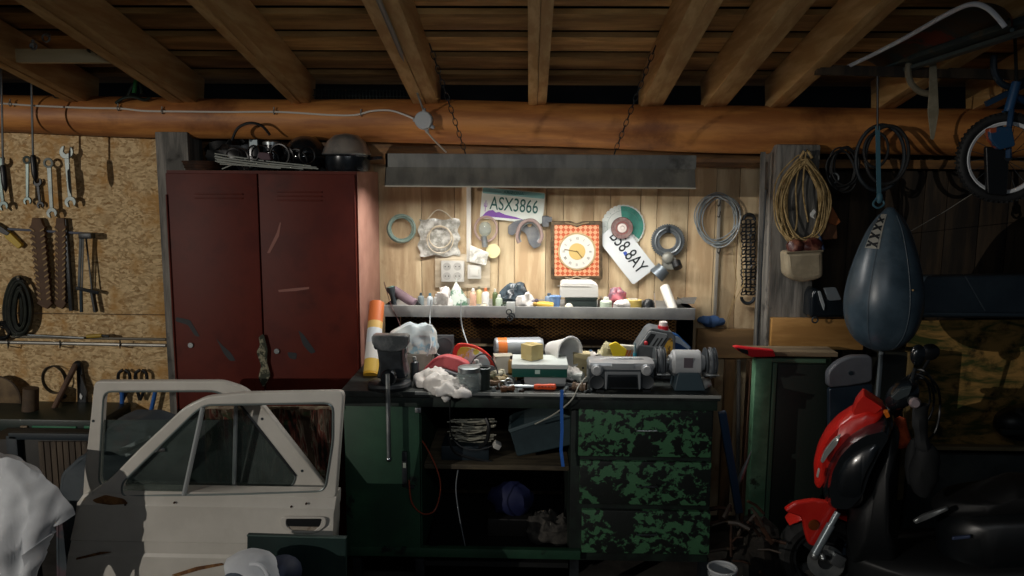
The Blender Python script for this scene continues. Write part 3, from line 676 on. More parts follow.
# sprocket
t = thing('sprocket', 'grey toothed sprocket ring hanging on the planks right of the plates', 'gear', P(668, 260, 3.77))
c0 = P(668, 241, 3.765); pts_ = []
for i in range(132):
    a = 2*PI*i/132; r_ = 17*k*(1 if i % 3 else .94); pts_.append((c0.x+r_*math.cos(a), c0.z+r_*math.sin(a)))
inn = [(c0.x+8.2*k*math.cos(a), c0.z+8.2*k*math.sin(a)) for a in [2*PI*i/40 for i in range(40)]]
b = BM(); plate(b, [pts_, inn], c0.y, .012, .0015, px=False); obj('toothed_ring', b, mat('gear_metal', '#5d6468', '#7b8083', scale=10, rough=.45, metal=.6), t)
b = BM(); ring(b, c0+Vector((0, -.002, 0)), 12.5*k, .006, n=36); obj('raised_ring', b, solid('#7d8386', .4, .6), t)
b = BM(); pb(b, 666.5, 226, 670, 233, 3.755, .012, .001); obj('notch', b, BLACKM, t)
t = thing('carburettor', 'grey metal pump with black knob hanging under the sprocket', 'machine part', P(668, 284, 3.76))
b = BM(); cyl(b, P(656, 276, 3.75), P(664, 268, 3.75), .04, .034, n=20); obj('drum', b, solid('#6b7379', .4, .6), t)
b = BM(); ball(b, P(668, 258, 3.745), (.03, .02, .03)); pb(b, 663, 257, 676, 270, 3.74, .04, .008); obj('casting', b, solid('#8a8a82', .5, .4), t)
b = BM(); cyl(b, P(676, 262, 3.74), P(678, 268, 3.72), .022, n=16); obj('knob', b, BLACKP, t)
# wire coil
def coil(b, px, py, D, rx, ry, n, r, jit, seed):
    rnd = random.Random(seed)
    for i in range(n):
        cx, cy = px+rnd.uniform(-jit, jit), py+rnd.uniform(-jit, jit); a, c = rx*rnd.uniform(.78, 1.05), ry*rnd.uniform(.82, 1.04)
        ph = rnd.uniform(0, 6); pts = []
        for q in range(32):
            f = 2*PI*q/32; pts.append(P(cx+a*math.cos(f)+.8*math.sin(3*f+ph), cy+c*math.sin(f)+.8*math.cos(2*f+ph), D-.004*(i % 5)-.002*math.sin(f*2+ph)))
        tube(b, pts, r, 5, closed=True)
t = thing('cable_coil', 'loose coil of grey-white cable hanging on the planks left of the chain', 'cable', P(717, 248, 3.76))
b = BM(); coil(b, 718, 219, 3.775, 21, 26, 8, .0028, 2.2, 3); obj('cable_loops', b, solid('#8f989b', .5), t)
b = BM(); ptube(b, [(712, 244), (716, 247), (727, 245), (737, 233), (741, 216)], 3.75, .003); ptube(b, [(706, 203), (716, 196), (727, 201)], 3.75, .003); obj('cable_end', b, solid('#a9b0b2', .5), t)
t = thing('hook_rail', 'narrow pale metal rail with hooks behind the cable coil', 'rail', P(717, 318, 3.79))
b = BM(); pb(b, 716, 196, 719, 318, 3.785, .012, .002); obj('rail', b, solid('#a8a399', .4, .3), t)
for y0 in (205, 216, 252):
    b = BM(); q = P(717.5, y0, 3.785); tube(b, spl([q, q+Vector((0, -.03, -.004)), q+Vector((0, -.05, .008)), q+Vector((0, -.052, .024))], 4), .0025, 6); obj('hook', b, BLACKM, t)
b = BM()
def bundle(b, xs, y0, y1, D, seed=1):
    rnd = random.Random(seed)
    for x in xs:
        n = int((y1-y0)/3.6)
        for i in range(n):
            ring(b, P(x+rnd.uniform(-.6, .6), y0+(y1-y0)*i/n, D+rnd.uniform(-.006, .006)), .0125, .0034, ax=(rnd.uniform(-.3, .3), .4+.6*(i % 2), .9 if i % 2 else .1), n=8, m=5)
bundle(b, (744, 748.5, 753), 222, 297, 3.77)
t = thing('chain', 'thick dark chain hanging in a doubled bundle left of the grey post', 'chain', P(749, 300, 3.78)); obj('links', b, BLACKM, t)
b = BM(); ring(b, P(748, 297, 3.77), .03, .008, n=14, a0=PI, a1=2*PI); ring(b, P(749, 220, 3.77), .026, .008, n=14, a0=0, a1=PI); obj('bend', b, BLACKM, t)
one('string', 'thin pale string looping from the wall rail down to the blue cloth', 'string', ROPE, lambda b: (ptube(b, [(735, 236), (734, 262), (737, 284), (733, 300), (724, 330)], 3.76, .0016), ptube(b, [(739, 232), (744, 280), (741, 287), (760, 292), (768, 285)], 3.76, .0016), ptube(b, [(744, 285), (733, 305), (727, 330)], 3.75, .0016)))
def fblue(b):
    ball(b, P(711, 321, 3.76), (.06, .03, .022), 20); fold(b, .012, 22)
one('blue_cloth', 'folded dusty blue cloth hanging at the right end of the grey shelf', 'cloth', mat('blue_cloth', '#31507e', '#48658f', scale=12, rough=.9), fblue)
# ------------------------------------------------------------------ things on the grey shelf (bottom at SZ)
def sh(px, D): return Vector((P(px, 304, D).x, D, SZ))
def S_(n, D=3.6): return n*D/F
def bottle(name, label, px, D, h, r, col, capc, group='small bottles and cans on the grey shelf', cat='bottle', z=None, lean=0, rough=.4, m=None):
    o = sh(px, D)
    if z is not None: o.z = z
    t = thing(name, label, cat, o, group); ax = Vector((math.sin(R(lean)), 0, math.cos(R(lean))))
    b = BM(); lathe(b, [(0, 0), (r*.95, 0), (r, .004), (r, h*.68), (r*.85, h*.76), (r*.4, h*.82), (r*.4, h*.86), (0, h*.86)], o, ax, 18); obj('body', b, m or solid(col, rough), t)
    b = BM(); cyl(b, o+ax*h*.84, o+ax*h, r*.48, r*.42, 14); obj('cap', b, solid(capc, .4), t)
    return t
t = thing('torch', 'dark torch leaning at the left end of the grey shelf', 'torch', sh(393, 3.46))
b = BM(); p0, p1 = Vector((P(395, 305, 3.46).x, 3.46, SZ+.012)), P(390.5, 288, 3.46); lathe(b, [(0, 0), (.010, 0), (.011, .05), (.02, .07), (.02, .085), (0, .085)], p0, p1-p0, 16); obj('barrel', b, solid('#3c4347', .4, .3), t)
b = BM(); d_ = (p1-p0).normalized(); cyl(b, p0+d_*.085, p0+d_*.088, .017, n=16); obj('lens', b, solid('#6f8f83', .2), t)
t = thing('cloth_roll', 'dusty mauve roll lying slanted at the left end of the grey shelf', 'roll', sh(405, 3.5))
p0, p1 = Vector((P(394, 304, 3.5).x, 3.50, SZ+.075)), Vector((P(416, 304, 3.5).x, 3.46, SZ+.022))
b = BM(); cyl(b, p0, p1, .021, n=20); obj('roll', b, mat('mauve_cloth', '#6f5a60', '#85707a', scale=8, rough=.85), t)
b = BM(); cyl(b, p0+(p0-p1).normalized()*.001, p0+(p0-p1).normalized()*.004, .012, n=12); obj('roll_end', b, solid('#51424a', .9), t)
bottle('glue_bottle', 'small grey bottle on the shelf just right of the mauve roll', 421, 3.5, .065, .014, '#7e8a8c', '#3a4348')
t = thing('spray_nozzle', 'small dark spray nozzle lying on the shelf beside the grey bottle', 'nozzle', sh(416, 3.42)); b = BM(); q = sh(415.5, 3.42); tube(b, [q+Vector((0, 0, .012)), q+Vector((.01, 0, .035)), q+Vector((.022, 0, .018)), q+Vector((.03, 0, .01))], .008, 8); obj('nozzle', b, BLACKP, t)
bottle('small_bottle', 'pale blue-capped small bottle on the shelf left of the pointed carton', 430, 3.46, .07, .013, '#c3ced3', '#4e8296')
bottle('small_bottle', 'stout white bottle crowded beside the pale blue-capped one', 437, 3.5, .06, .017, '#c9c9c4', '#dadad6')
def crumple(name, label, cat, px0, y0, px1, D, m, amp=.02, seed=0, dep=.05, z=None, n=20, group=None):
    z = SZ if z is None else z
    a, c = P(px0, y0, D), P(px1, y0, D); h = a.z-z
    def f(b):
        ball(b, ((a.x+c.x)/2, D+dep/2, z+h/2), (abs(c.x-a.x)/2, dep/2, h/2), n); fold(b, min(amp*1.6, h*.42), 38, seed)
        for v in b.verts: v.co.z = max(v.co.z, z+.0005)
    return one(name, label, cat, m, f, group, smooth=50)
crumple('paper_wad', 'crumpled white paper on the shelf beside the pointed carton', 'paper', 438, 291, 452, 3.44, RAG, .016, 4)
t = thing('pointed_carton', 'green and white pyramid-shaped carton standing under the outlet', 'carton', sh(457, 3.48))
b = BM(); q = sh(457, 3.48); ap = P(456, 281, 3.5); 
bs = [b.verts.new(q+Vector(v)) for v in ((-.055, -.03, 0), (.055, -.03, 0), (.05, .05, 0), (-.045, .05, 0))]; m1 = [b.verts.new(q+Vector(v)) for v in ((-.04, -.022, .045), (.045, -.022, .045), (.04, .035, .045), (-.035, .035, .045))]; tp = b.verts.new(ap)
for i in range(4): b.faces.new((bs[i], bs[(i+1) % 4], m1[(i+1) % 4], m1[i])); b.faces.new((m1[i], m1[(i+1) % 4], tp))
b.faces.new(bs); obj('carton', b, mat('green_white_carton', '#c7d0c6', '#54765f', scale=14, rough=.35, lo=.5, hi=.54), t)
b = BM(); bar(b, ap-Vector((0, 0, .012)), ap+Vector((.004, 0, .012)), .012, .003); obj('pinched_top', b, solid('#b9c2bb', .4), t)
bottle('spray_can', 'orange and white spray can standing right of the pointed carton', 473, 3.5, .088, .015, '#d5a890', '#e8e4de')
bottle('spray_can', 'white spray can with orange side, right-hand of the two cans', 485.5, 3.52, .086, .017, '#dddcd8', '#d1764a')
bottle('small_jar', 'low cream jar in front of the right-hand spray can', 484, 3.43, .035, .016, '#bdb49f', '#cfc8b8', cat='jar')
bottle('small_bottle', 'white and green bottle left of the black plastic bag', 499, 3.46, .066, .015, '#b7c5b0', '#e2e5e0')
bottle('small_jar', 'dark green jar half under the black plastic bag', 505, 3.42, .04, .018, '#1f2e1e', '#2c3a2a', cat='jar')
crumple('plastic_bag', 'crumpled black plastic bag heaped on the middle of the grey shelf', 'bag', 503, 287, 526, 3.48, mat('black_bag', '#20282e', '#4c5860', scale=18, rough=.25), .02, 9, .08)
t = thing('key_ring', 'bunch of keys and small chain hanging over the shelf lip', 'keys', P(511, 322, 3.37))
b = BM(); pb(b, 506.5, 302, 515, 313, 3.366, .012, .002); obj('key_tag', b, solid('#c8ccc9', .4), t)
for q in ((509, 312), (512, 316), (510, 318)): b = BM(); ring(b, P(q[0], q[1], 3.366), .011, .0025, n=16); obj('key', b, BLACKM, t)
crumple('paper_wad', 'small white crumpled tissue right of the black plastic bag', 'paper', 519, 295, 531, 3.42, RAG, .014, 2)
t = thing('tap_handle', 'small dark purple valve handle on the shelf', 'handle', sh(533, 3.45))
b = BM(); q = sh(533, 3.45); cyl(b, q, q+Vector((0, 0, .025)), .014, .01, 12); obj('stem', b, DARKT, t)
b = BM(); ball(b, q+Vector((-.005, 0, .035)), (.02, .016, .012)); ball(b, q+Vector((.015, 0, .04)), (.01, .01, .012)); obj('grip', b, solid('#3a3148', .5), t)
t = thing('yellow_cap_tube', 'squat yellow tube lying on the shelf beside a blue cup', 'tube', sh(545, 3.43))
b = BM(); lathe(b, [(0, 0), (.012, 0), (.017, .02), (.02, .055), (.018, .07), (0, .072)], sh(537, 3.43)+Vector((0, 0, .03)), (1, 0, -.15), 16); obj('tube', b, solid('#c8a33c', .45), t)
b = BM(); cyl(b, sh(536, 3.43)+Vector((-.012, 0, .032)), sh(537, 3.43)+Vector((0, 0, .03)), .009, n=12); obj('cap', b, solid('#a7863a', .5), t)
t = thing('blue_cup', 'pale blue plastic cup standing left of the white box', 'cup', sh(555, 3.46))
b = BM(); lathe(b, [(0, 0), (.019, 0), (.025, .062), (.022, .062), (.017, .006), (0, .006)], sh(555, 3.46), n=20); obj('cup', b, solid('#6f93c8', .45), t)
b = BM(); ring(b, sh(555, 3.46)+Vector((0, 0, .062)), .0245, .002, ax=(0, 0, 1), n=20, m=5); obj('rim', b, solid('#8fb0da', .4), t)
t = thing('parts_crate', 'low dark parts tray under the white box', 'tray', sh(577, 3.5))
a, c = P(566, 300, 3.46), P(597, 300, 3.46); zc = P(570, 297.5, 3.46).z
b = BM(); box2(b, (a.x, 3.46, SZ), (c.x, 3.60, zc), bev=.003); obj('tray', b, solid('#2a3431', .5), t)
b = BM(); box2(b, (a.x-.003, 3.457, zc-.008), (c.x+.003, 3.603, zc), bev=.002); obj('tray_rim', b, solid('#39453f', .5), t)
t = thing('white_box', 'plain white cardboard box resting on the dark tray', 'box', (P(579, 290, 3.46).x, 3.52, zc))
b = BM(); plate(b, [[(560.5, 298), (561, 286), (563, 283.5), (593, 283.5), (598, 286.5), (598.5, 298)]], 3.455, .12, .002)
dz = zc+.0005-min(v.co.z for v in b.verts)
bmesh.ops.translate(b, verts=b.verts, vec=(0, 0, dz)); obj('box', b, solid('#cfcdc7', .6), t)
b = BM(); box2(b, (P(562, 0, 3.45).x, 3.4535, zc+.05), (P(597, 0, 3.45).x, 3.4548, zc+.053)); obj('lid_edge', b, solid('#cfccc4', .6), t)
t = thing('ping_pong_ball', 'small round cream ball in front of the dark tray', 'ball', sh(569, 3.42)); b = BM(); ball(b, sh(569, 3.42)+Vector((0, 0, .019)), .019, 20); obj('ball', b, solid('#d7d3c2', .5), t)
bottle('tape_roll', 'pale green and white jar standing right of the white box', 606, 3.45, .062, .026, '#c6d4c0', '#dfe3da', cat='jar')
crumple('sweet_wrapper', 'crumpled pink-red wrapper between the jar and yellow tape roll', 'wrapper', 611, 291.5, 624, 3.47, mat('pink_wrapper', '#b8606a', '#6d5560', scale=25, rough=.4), .016, 5)
crumple('paper_wad', 'little white paper scrap lying over the shelf lip', 'paper', 616, 300, 629, 3.40, RAG, .008, 8, .03)
t = thing('tape_roll', 'yellow roll of masking tape standing upright on the grey shelf', 'tape', sh(633, 3.46))
q = sh(633, 3.46); b = BM(); lathe(b, [(.02, 0), (.038, 0), (.038, .05), (.02, .05), (.02, 0)], q, n=28); obj('tape', b, solid('#d2b766', .5), t)
b = BM(); lathe(b, [(.018, .001), (.021, .001), (.021, .054), (.018, .054), (.018, .001)], q, n=24); obj('core', b, solid('#e0dac8', .6), t)
t = thing('black_mug', 'black round-topped cap standing beside the yellow tape roll', 'cap', sh(648.5, 3.44))
b = BM(); lathe(b, [(0, 0), (.030, 0), (.031, .02), (.027, .04), (.016, .054), (0, .058)], sh(648.5, 3.44), n=24); obj('shell', b, solid('#15191c', .35), t)
b = BM(); ring(b, sh(648.5, 3.44)+Vector((0, 0, .006)), .031, .002, ax=(0, 0, 1), n=24, m=5); obj('rim', b, solid('#3b4145', .4), t)
t = thing('pencil', 'thin pencil standing upright behind the shelf lip', 'pencil', sh(656, 3.42)); q = sh(656.5, 3.41)
b = BM(); tube(b, [q+Vector((0, 0, .002)), q+Vector((-.008, .02, .085))], .0028, 6); obj('shaft', b, solid('#a9998a', .6), t)
b = BM(); cyl(b, q+Vector((-.008, .02, .085)), q+Vector((-.0095, .022, .095)), .0028, .0005, 6); obj('tip', b, solid('#4a4038', .6), t)
t = thing('white_tube', 'long white tube leaning on the right end of the grey shelf', 'tube', sh(674, 3.42)); p0 = sh(673.5, 3.42)+Vector((0, 0, .012)); p1 = P(664.5, 287, 3.5)
b = BM(); cyl(b, p0, p1, .021, n=22); obj('tube', b, solid('#dedbd2', .5), t)
d_ = (p1-p0).normalized(); b = BM(); cyl(b, p1, p1+d_*.006, .0205, .012, 22); obj('tube_cap', b, solid('#c9c6bd', .5), t)
# ------------------------------------------------------------------ things on the bench
def bp(px, py): return PZ(px, py, BT)
def bz(z): return z
Z0 = BT+.0008
# vise
t = thing('bench_vise', 'heavy dark iron bench vise clamped at the left end of the bench', 'vise', (P(391, 390, 2.98).x, 3.0, Z0))
vx = P(390, 380, 2.97).x; V = lambda px, py, D=2.97: P(px, py, D)
b = BM(); lathe(b, [(0, 0), (.082, 0), (.085, .012), (.08, .022), (.06, .03), (0, .03)], (vx, 2.965, Z0), n=28); obj('swivel_base', b, BLACKM, t)
b = BM(); plate(b, [rpoly([(374, 340), (406, 340), (402, 352), (403, 366), (406, 379), (376, 379), (379, 366), (377, 352)], 4)], 2.925, .09, .008); obj('body', b, BLACKM, t)
b = BM(); plate(b, [rpoly([(371, 335.5), (408, 336), (408, 346), (401, 351), (395, 352), (380, 351), (372, 345)], 3)], 2.90, .055, .004); obj('jaw', b, mat('worn_jaw', '#4a4e50', '#8a8c8c', scale=9, rough=.35, metal=.3), t)
b = BM(); plate(b, [rpoly([(372, 338), (405, 338), (404, 350), (374, 350)], 3)], 3.03, .06, .004); obj('jaw', b, BLACKM, t)
b = BM(); cyl(b, V(388, 378, 2.90), V(388, 378, 3.0), .022, n=20); obj('screw', b, BLACKM, t)
b = BM(); lathe(b, [(0, 0), (.026, 0), (.03, .008), (.03, .022), (.02, .03)], V(388, 378, 2.875), (0, 1, 0), 20); obj('screw_head', b, solid('#22262a', .35, .7), t)
b = BM(); tube(b, [V(387.5, 374, 2.865), V(389, 458, 2.865)], .0085, 10); obj('handle_rod', b, STEEL, t)
b = BM(); ball(b, V(389, 459, 2.865), .0115, 12); obj('rod_knob', b, CHROME, t)
b = BM(); plate(b, [rpoly([(402, 347), (407, 347), (405, 360), (409, 376), (404, 378), (401, 362)], 2)], 2.985, .05, .004); obj('slide_rib', b, STEEL, t)
# paper roll
t = thing('paper_roll', 'orange, white and yellow printed paper roll leaning against the locker side', 'roll', bp(371, 384))
p0 = Vector((P(371, 380, 3.12).x, 3.12, Z0+.004)); p1 = P(377, 303, 3.3); d_ = p1-p0
cols = [('#c99a2e', 0, .03), ('#d8b455', .03, .2), ('#d9d7d2', .2, .42), ('#cfd4d8', .42, .62), ('#d8b26a', .62, .72), ('#cf6f3a', .72, 1)]
for c_, a, e in cols:
    b = BM(); cyl(b, p0+d_*a, p0+d_*e, .031, n=24); obj('printed_band', b, solid(c_, .45), t)
b = BM(); cyl(b, p0+d_, p0+d_*1.004, .02, n=20); obj('roll_core', b, solid('#8a5a3e', .7), t)
# sack + box behind vise
a = bp(400, 374); 
t = thing('cardboard_box', 'dusty grey box behind the vise carrying the white sack', 'box', (P(411, 370, 3.25).x, 3.25, Z0))
zc = P(411, 354, 3.22).z
b = BM(); box2(b, (P(392, 370, 3.22).x, 3.22, Z0), (P(431, 370, 3.22).x, 3.34, zc), bev=.004); obj('box', b, mat('dusty_grey_box', '#77746a', '#949186', scale=8, rough=.8), t)
b = BM(); box2(b, (P(391, 370, 3.22).x, 3.217, zc-.012), (P(432, 370, 3.22).x, 3.343, zc)); obj('box_lid', b, solid('#8b8a80', .7), t)
def sack(b):
    a, c = P(384, 328, 3.2), P(434, 354, 3.2)
    nx = 22; nz = 12
    for v in bmesh.ops.create_cube(b, size=1)['verts']: pass
    bmesh.ops.subdivide_edges(b, edges=b.edges[:], cuts=10, use_grid_fill=True)
    for v in b.verts:
        x, y, z = v.co.x, v.co.y, v.co.z
        z2 = z+.5; w = 1-.18*z2*z2
        v.co = Vector(((a.x+c.x)/2+x*w*(c.x-a.x), 3.28+y*.11*(1-.55*z2), zc+.001+z2*(a.z-zc)*(1-.6*max(0, -x-.1)*1.2-.1*x*x)))
    fold(b, .01, 16, 3)
    for v in b.verts: v.co.z = max(v.co.z, zc+.001)
one('white_sack', 'white and pale blue plastic sack lying behind the vise', 'sack', mat('white_blue_sack', '#b7c3c6', '#d3d2ca', scale=6, st=(.5, 1, 2), rough=.4, c='#8fb4c4', clo=.58, chi=.62, cscale=9), sack, smooth=60)
# grey speaker
t = thing('speaker', 'small square grey loudspeaker leaning under the shelf behind the red case', 'speaker', (P(443, 360, 3.36).x, 3.36, Z0))
b = BM(); box2(b, (P(433, 357, 3.36).x, 3.352, Z0), (P(454, 357, 3.36).x, 3.372, P(443, 335, 3.36).z), bev=.004); obj('frame', b, solid('#56585a', .4, .3), t)
c0 = P(443.5, 347, 3.352); b = BM(); lathe(b, [(.042, 0), (.046, -.004), (.04, -.004), (.03, .012), (.012, .018), (.012, .006), (0, .002)], c0, (0, 1, 0), 28); obj('cone', b, solid('#7b7d7f', .35, .3), t)
# red case
t = thing('red_case', 'dusty red plastic shell with grey underside lying beside the white rag', 'case', bp(445, 384))
b = BM(); plate(b, [rpoly([(421, 375), (424, 368), (434, 358), (445, 355), (458, 358), (469, 364), (466, 376), (455, 383), (440, 380)], 4)], 3.08, .1, .012)
for v in b.verts: v.co.z -= max(0, (v.co.y-3.08))*.15
obj('shell', b, mat('faded_red_shell', '#b5434a', '#c75a5c', scale=6, rough=.5), t)
b = BM(); plate(b, [rpoly([(437, 368), (448, 371), (467, 378), (468, 388), (450, 391), (437, 383)], 3)], 3.05, .06, .006); obj('underside', b, solid('#53565b', .6), t)
# red rimmed lid
t = thing('toy_shield', 'red-rimmed oval lid with yellow-green label leaning behind the red case', 'lid', bp(474, 378))
ov = spl([Vector((x, y, 0)) for x, y in ((452, 362), (453, 350), (458, 344), (468, 344), (480, 348), (490, 356), (495, 366), (490, 371), (470, 370))], 5); ov = [(v.x, v.y) for v in ov]
b = BM(); plate(b, [ov], 3.2, .012, .003); obj('rim', b, solid('#cf3529', .35), t)
cx_, cy_ = 473, 359; iv = [(cx_+(x-cx_)*.78, cy_+(y-cy_)*.76) for x, y in ov]
b = BM(); plate(b, [iv], 3.196, .006); obj('label', b, mat('yellow_green_label', '#bccb45', '#d8cf62', scale=9, rough=.4, c='#cfe0e4', clo=.52, chi=.54, cscale=8), t)
b = BM(); plate(b, [rpoly([(455, 361), (495, 366), (493, 381), (458, 381)], 3)], 3.195, .02, .003); obj('lower_shell', b, solid('#8b8f92', .5), t)
# rag
def ragf(b):
    for (x, y, rx, rz) in ((428, 379, .045, .028), (441, 383, .055, .03), (455, 386, .05, .022), (448, 388, .05, .02), (437, 375, .035, .028), (462, 389, .03, .014)):
        p = bp(x, y+6); p.y = min(p.y, 3.04); ball(b, (P(x, y, p.y).x, p.y, Z0+rz*.7), (rx, .05, rz), 26)
    fold(b, .02, 24, 5)
    for v in b.verts: v.co.z = max(v.co.z, Z0)
    # tongue hanging over the edge
    tube(b, spl([P(441, 390, 2.93), P(444, 391, 2.885), P(446, 397, 2.88), P(445, 402, 2.88)], 4), [.02]*6+[.018]*4+[.012, .008, .004], 10)
one('rag', 'crumpled dirty white rag spilling over the bench edge', 'rag', RAG, ragf, smooth=60)
# jar
t = thing('glass_jar', 'glass jar of screws with metal lid at the bench front edge', 'jar', bp(469, 391))
q = bp(469, 391); q.z = Z0
b = BM(); lathe(b, [(0, 0), (.043, 0), (.047, .006), (.047, .062), (.04, .074), (.0385, .078), (.0365, .074), (.044, .06), (.044, .008), (0, .005)], q, n=28); obj('glass', b, JAR, t)
b = BM(); lathe(b, [(0, .075), (.042, .075), (.042, .092), (.038, .094), (0, .094)], q, n=28); obj('lid', b, STEEL, t)
b = BM(); ball(b, q+Vector((0, 0, .03)), (.036, .036, .026), 14); noisy(b, .01, 60); obj('screws', b, mat('screws', '#5d5c55', '#b2afa4', scale=80, metal=.6), t)
t = thing('dark_tin', 'small dark green tin beside the glass jar', 'tin', bp(483, 389)); q = bp(484, 389); q.z = Z0
b = BM(); lathe(b, [(0, 0), (.024, 0), (.024, .08), (.022, .08), (.022, .01), (0, .01)], q, n=20); obj('can', b, solid('#27302c', .5), t)
b = BM(); ring(b, q+Vector((0, 0, .081)), .023, .0022, ax=(0, 0, 1), n=20, m=5); obj('rim', b, STEEL, t)
one('cable', 'thin dark cable arching over the jar and the lid', 'cable', BLACKP, lambda b: ptube(b, [(470, 367, 3.1), (475, 358, 3.1), (483, 354, 3.1), (491, 358, 3.1), (496, 367, 3.08), (498, 374, 3.06)], 3.1, .0028))
# silver can with orange label
t = thing('aerosol_can', 'white-silver can with orange label lying behind the green-banded box', 'can', (P(520, 360, 3.36).x, 3.38, Z0))
pa, pc = P(495, 356, 3.34), P(553, 353, 3.4); zz = Z0+.043
zoff = Vector((0, 0, 0))
pa = Vector((pa.x, 3.3, Z0+.085)); pc = Vector((P(548, 353, 3.34).x, 3.34, Z0+.085))
b = BM(); lathe(b, [(0, 0), (.036, 0), (.04, .004), (.04, .19), (.032, .205), (.015, .21), (0, .21)], pa, pc-pa, 26); obj('can_body', b, solid('#a9afb4', .3, .3), t)
b = BM(); d_ = (pc-pa).normalized(); lathe(b, [(.0405, .012), (.0408, .014), (.0408, .048), (.0405, .05)], pa, pc-pa, 26); obj('orange_band', b, solid('#dd7a34', .4), t)
b = BM(); box2(b, (pa.x+.01, 3.26, Z0), (pc.x, 3.38, Z0+.045), bev=.004); obj('cradle', b, DARKT, t)
t = thing('red_gadget', 'small orange-red clip lying on top of the silver can', 'clip', (P(524, 345, 3.32).x, 3.31, Z0+.127))
b = BM(); ball(b, P(526, 341.5, 3.31), (.024, .012, .010), 14); obj('head', b, solid('#d0543a', .4), t)
b = BM(); tube(b, [P(514, 343.5, 3.31), P(524, 342, 3.31)], .006, 8); obj('tail', b, solid('#b87868', .5), t)
# white cup lying
t = thing('white_cup', 'large white plastic cup lying on its side with the mouth facing right', 'cup', (P(566, 366, 3.2).x, 3.2, Z0+.05))
m_ = P(570, 353, 3.13); ax = Vector((-.62, .78, -.05)).normalized()
b = BM(); lathe(b, [(.062, -.004), (.067, 0), (.064, .006), (.05, .05), (.032, .12), (.0, .122), (0, .119), (.028, .117), (.046, .05), (.060, .0), (.062, -.004)], m_, ax, 36); obj('cup', b, solid('#d9d9d6', .4), t)
b = BM(); ring(b, m_, .0655, .003, ax=ax, n=36, m=6); obj('rim', b, solid('#e9e9e6', .4), t)
# green banded box and block on it
q = bp(540, 384); Dg = 3.0
t = thing('storage_tub', 'clear plastic tub with white lid and dark green band on the bench', 'tub', (P(540, 384, Dg).x, Dg+.06, Z0))
zl = P(540, 369, Dg-.02).z; zk = P(540, 377.5, Dg-.02).z
b = BM(); box2(b, (P(524, 380, Dg).x, Dg, Z0), (P(566, 380, Dg).x, Dg+.13, zk), bev=.006); obj('tub', b, CLEAR, t)
b = BM(); box2(b, (P(512, 380, Dg-.02).x, Dg-.02, zk), (P(567, 380, Dg-.02).x, Dg+.15, zl), bev=.002); obj('green_band', b, solid('#145045', .4), t)
b = BM(); box2(b, (P(511.5, 380, Dg-.02).x, Dg-.022, zl), (P(568, 380, Dg-.02).x, Dg+.152, zl+.018), bev=.004); obj('lid', b, solid('#d0d8d4', .4), t)
b = BM(); pb(b, 535, 370, 540, 374, Dg-.022, .004); obj('white_mark', b, solid('#b5cfc4', .4), t)
b = BM(); box2(b, (P(538, 380, Dg).x, Dg+.02, Z0+.007), (P(560, 380, Dg).x, Dg+.1, Z0+.03), bev=.004); obj('contents', b, solid('#6d7c85', .5), t)
zb3 = zl+.0188
t = thing('cardboard_block', 'pale yellow cardboard block standing on the tub lid', 'box', (P(532, 361, Dg+.03).x, Dg+.06, zb3))
b = BM(); q = P(532, 361, Dg+.05); hh = P(532, 346, Dg+.03).z-zb3; box(b, (q.x, Dg+.065, zb3+hh/2+.001), (.062, .062, hh), (0, 0, R(42)), .0015); obj('block', b, mat('yellow_card', '#c2ad72', '#cdbb85', scale=9, rough=.7), t)
b = BM(); box(b, (q.x, Dg+.065, zb3+hh+.0016), (.02, .0625, .0012), (0, 0, R(42))); obj('tape_strip', b, solid('#b9a56b', .4), t)
# cream carton right of the cup
t = thing('cream_carton', 'small cream carton with a round hole right of the white cup', 'box', (P(582, 375, 3.15).x, 3.18, Z0))
b = BM(); box2(b, (P(573, 380, 3.15).x, 3.15, Z0), (P(590, 380, 3.15).x, 3.21, P(580, 354, 3.15).z), bev=.002); obj('carton', b, mat('cream_card', '#b5a77e', '#cabd98', scale=9, rough=.7), t)
b = BM(); c0 = P(583, 368, 3.149); cyl(b, c0, c0+Vector((0, .002, 0)), .005, n=12); obj('hole', b, BLACKP, t)
t = thing('cream_carton', 'low white carton lying left of the green-banded tub', 'box', (P(503, 375, 3.2).x, 3.2, Z0))
b = BM(); box(b, (P(503, 372, 3.2).x, 3.22, Z0+.035), (.075, .06, .07), (0, 0, .2), .003); obj('carton', b, mat('white_card', '#bdb8aa', '#d1cdc2', scale=9, rough=.7), t)
b = BM(); box(b, (P(503, 372, 3.2).x, 3.22, Z0+.0705), (.078, .063, .004), (0, 0, .2), .001); obj('flap', b, solid('#a8a392', .6), t)
# screwdriver, scissors, pliers, fittings
t = thing('screwdriver', 'chisel with orange handle lying along the bench front edge', 'screwdriver', bp(545, 392))
p0, p1, p2 = [Vector((P(x, 391, 2.945).x, 2.945, Z0+.013)) for x in (508, 534, 558)]
b = BM(); lathe(b, [(.001, 0), (.006, .004), (.008, .05), (.006, .096)], p0, p1-p0, 8, ); obj('blade', b, STEEL, t)
b = BM(); lathe(b, [(0, 0), (.009, 0), (.012, .015), (.010, .03), (.0125, .06), (.012, .08), (0, .086)], p1, p2-p1, 12); obj('handle', b, solid('#d94f22', .35), t)
for k_ in range(5):
    b = BM(); q = p1.lerp(p2, .2+.14*k_)+Vector((0, -.0115, .003)); ball(b, q, (.004, .003, .003), 8); obj('grip_dimple', b, solid('#7d1a10', .5), t)
t = thing('scissors', 'steel scissors with looped grips lying at the bench front edge', 'scissors', bp(500, 392))
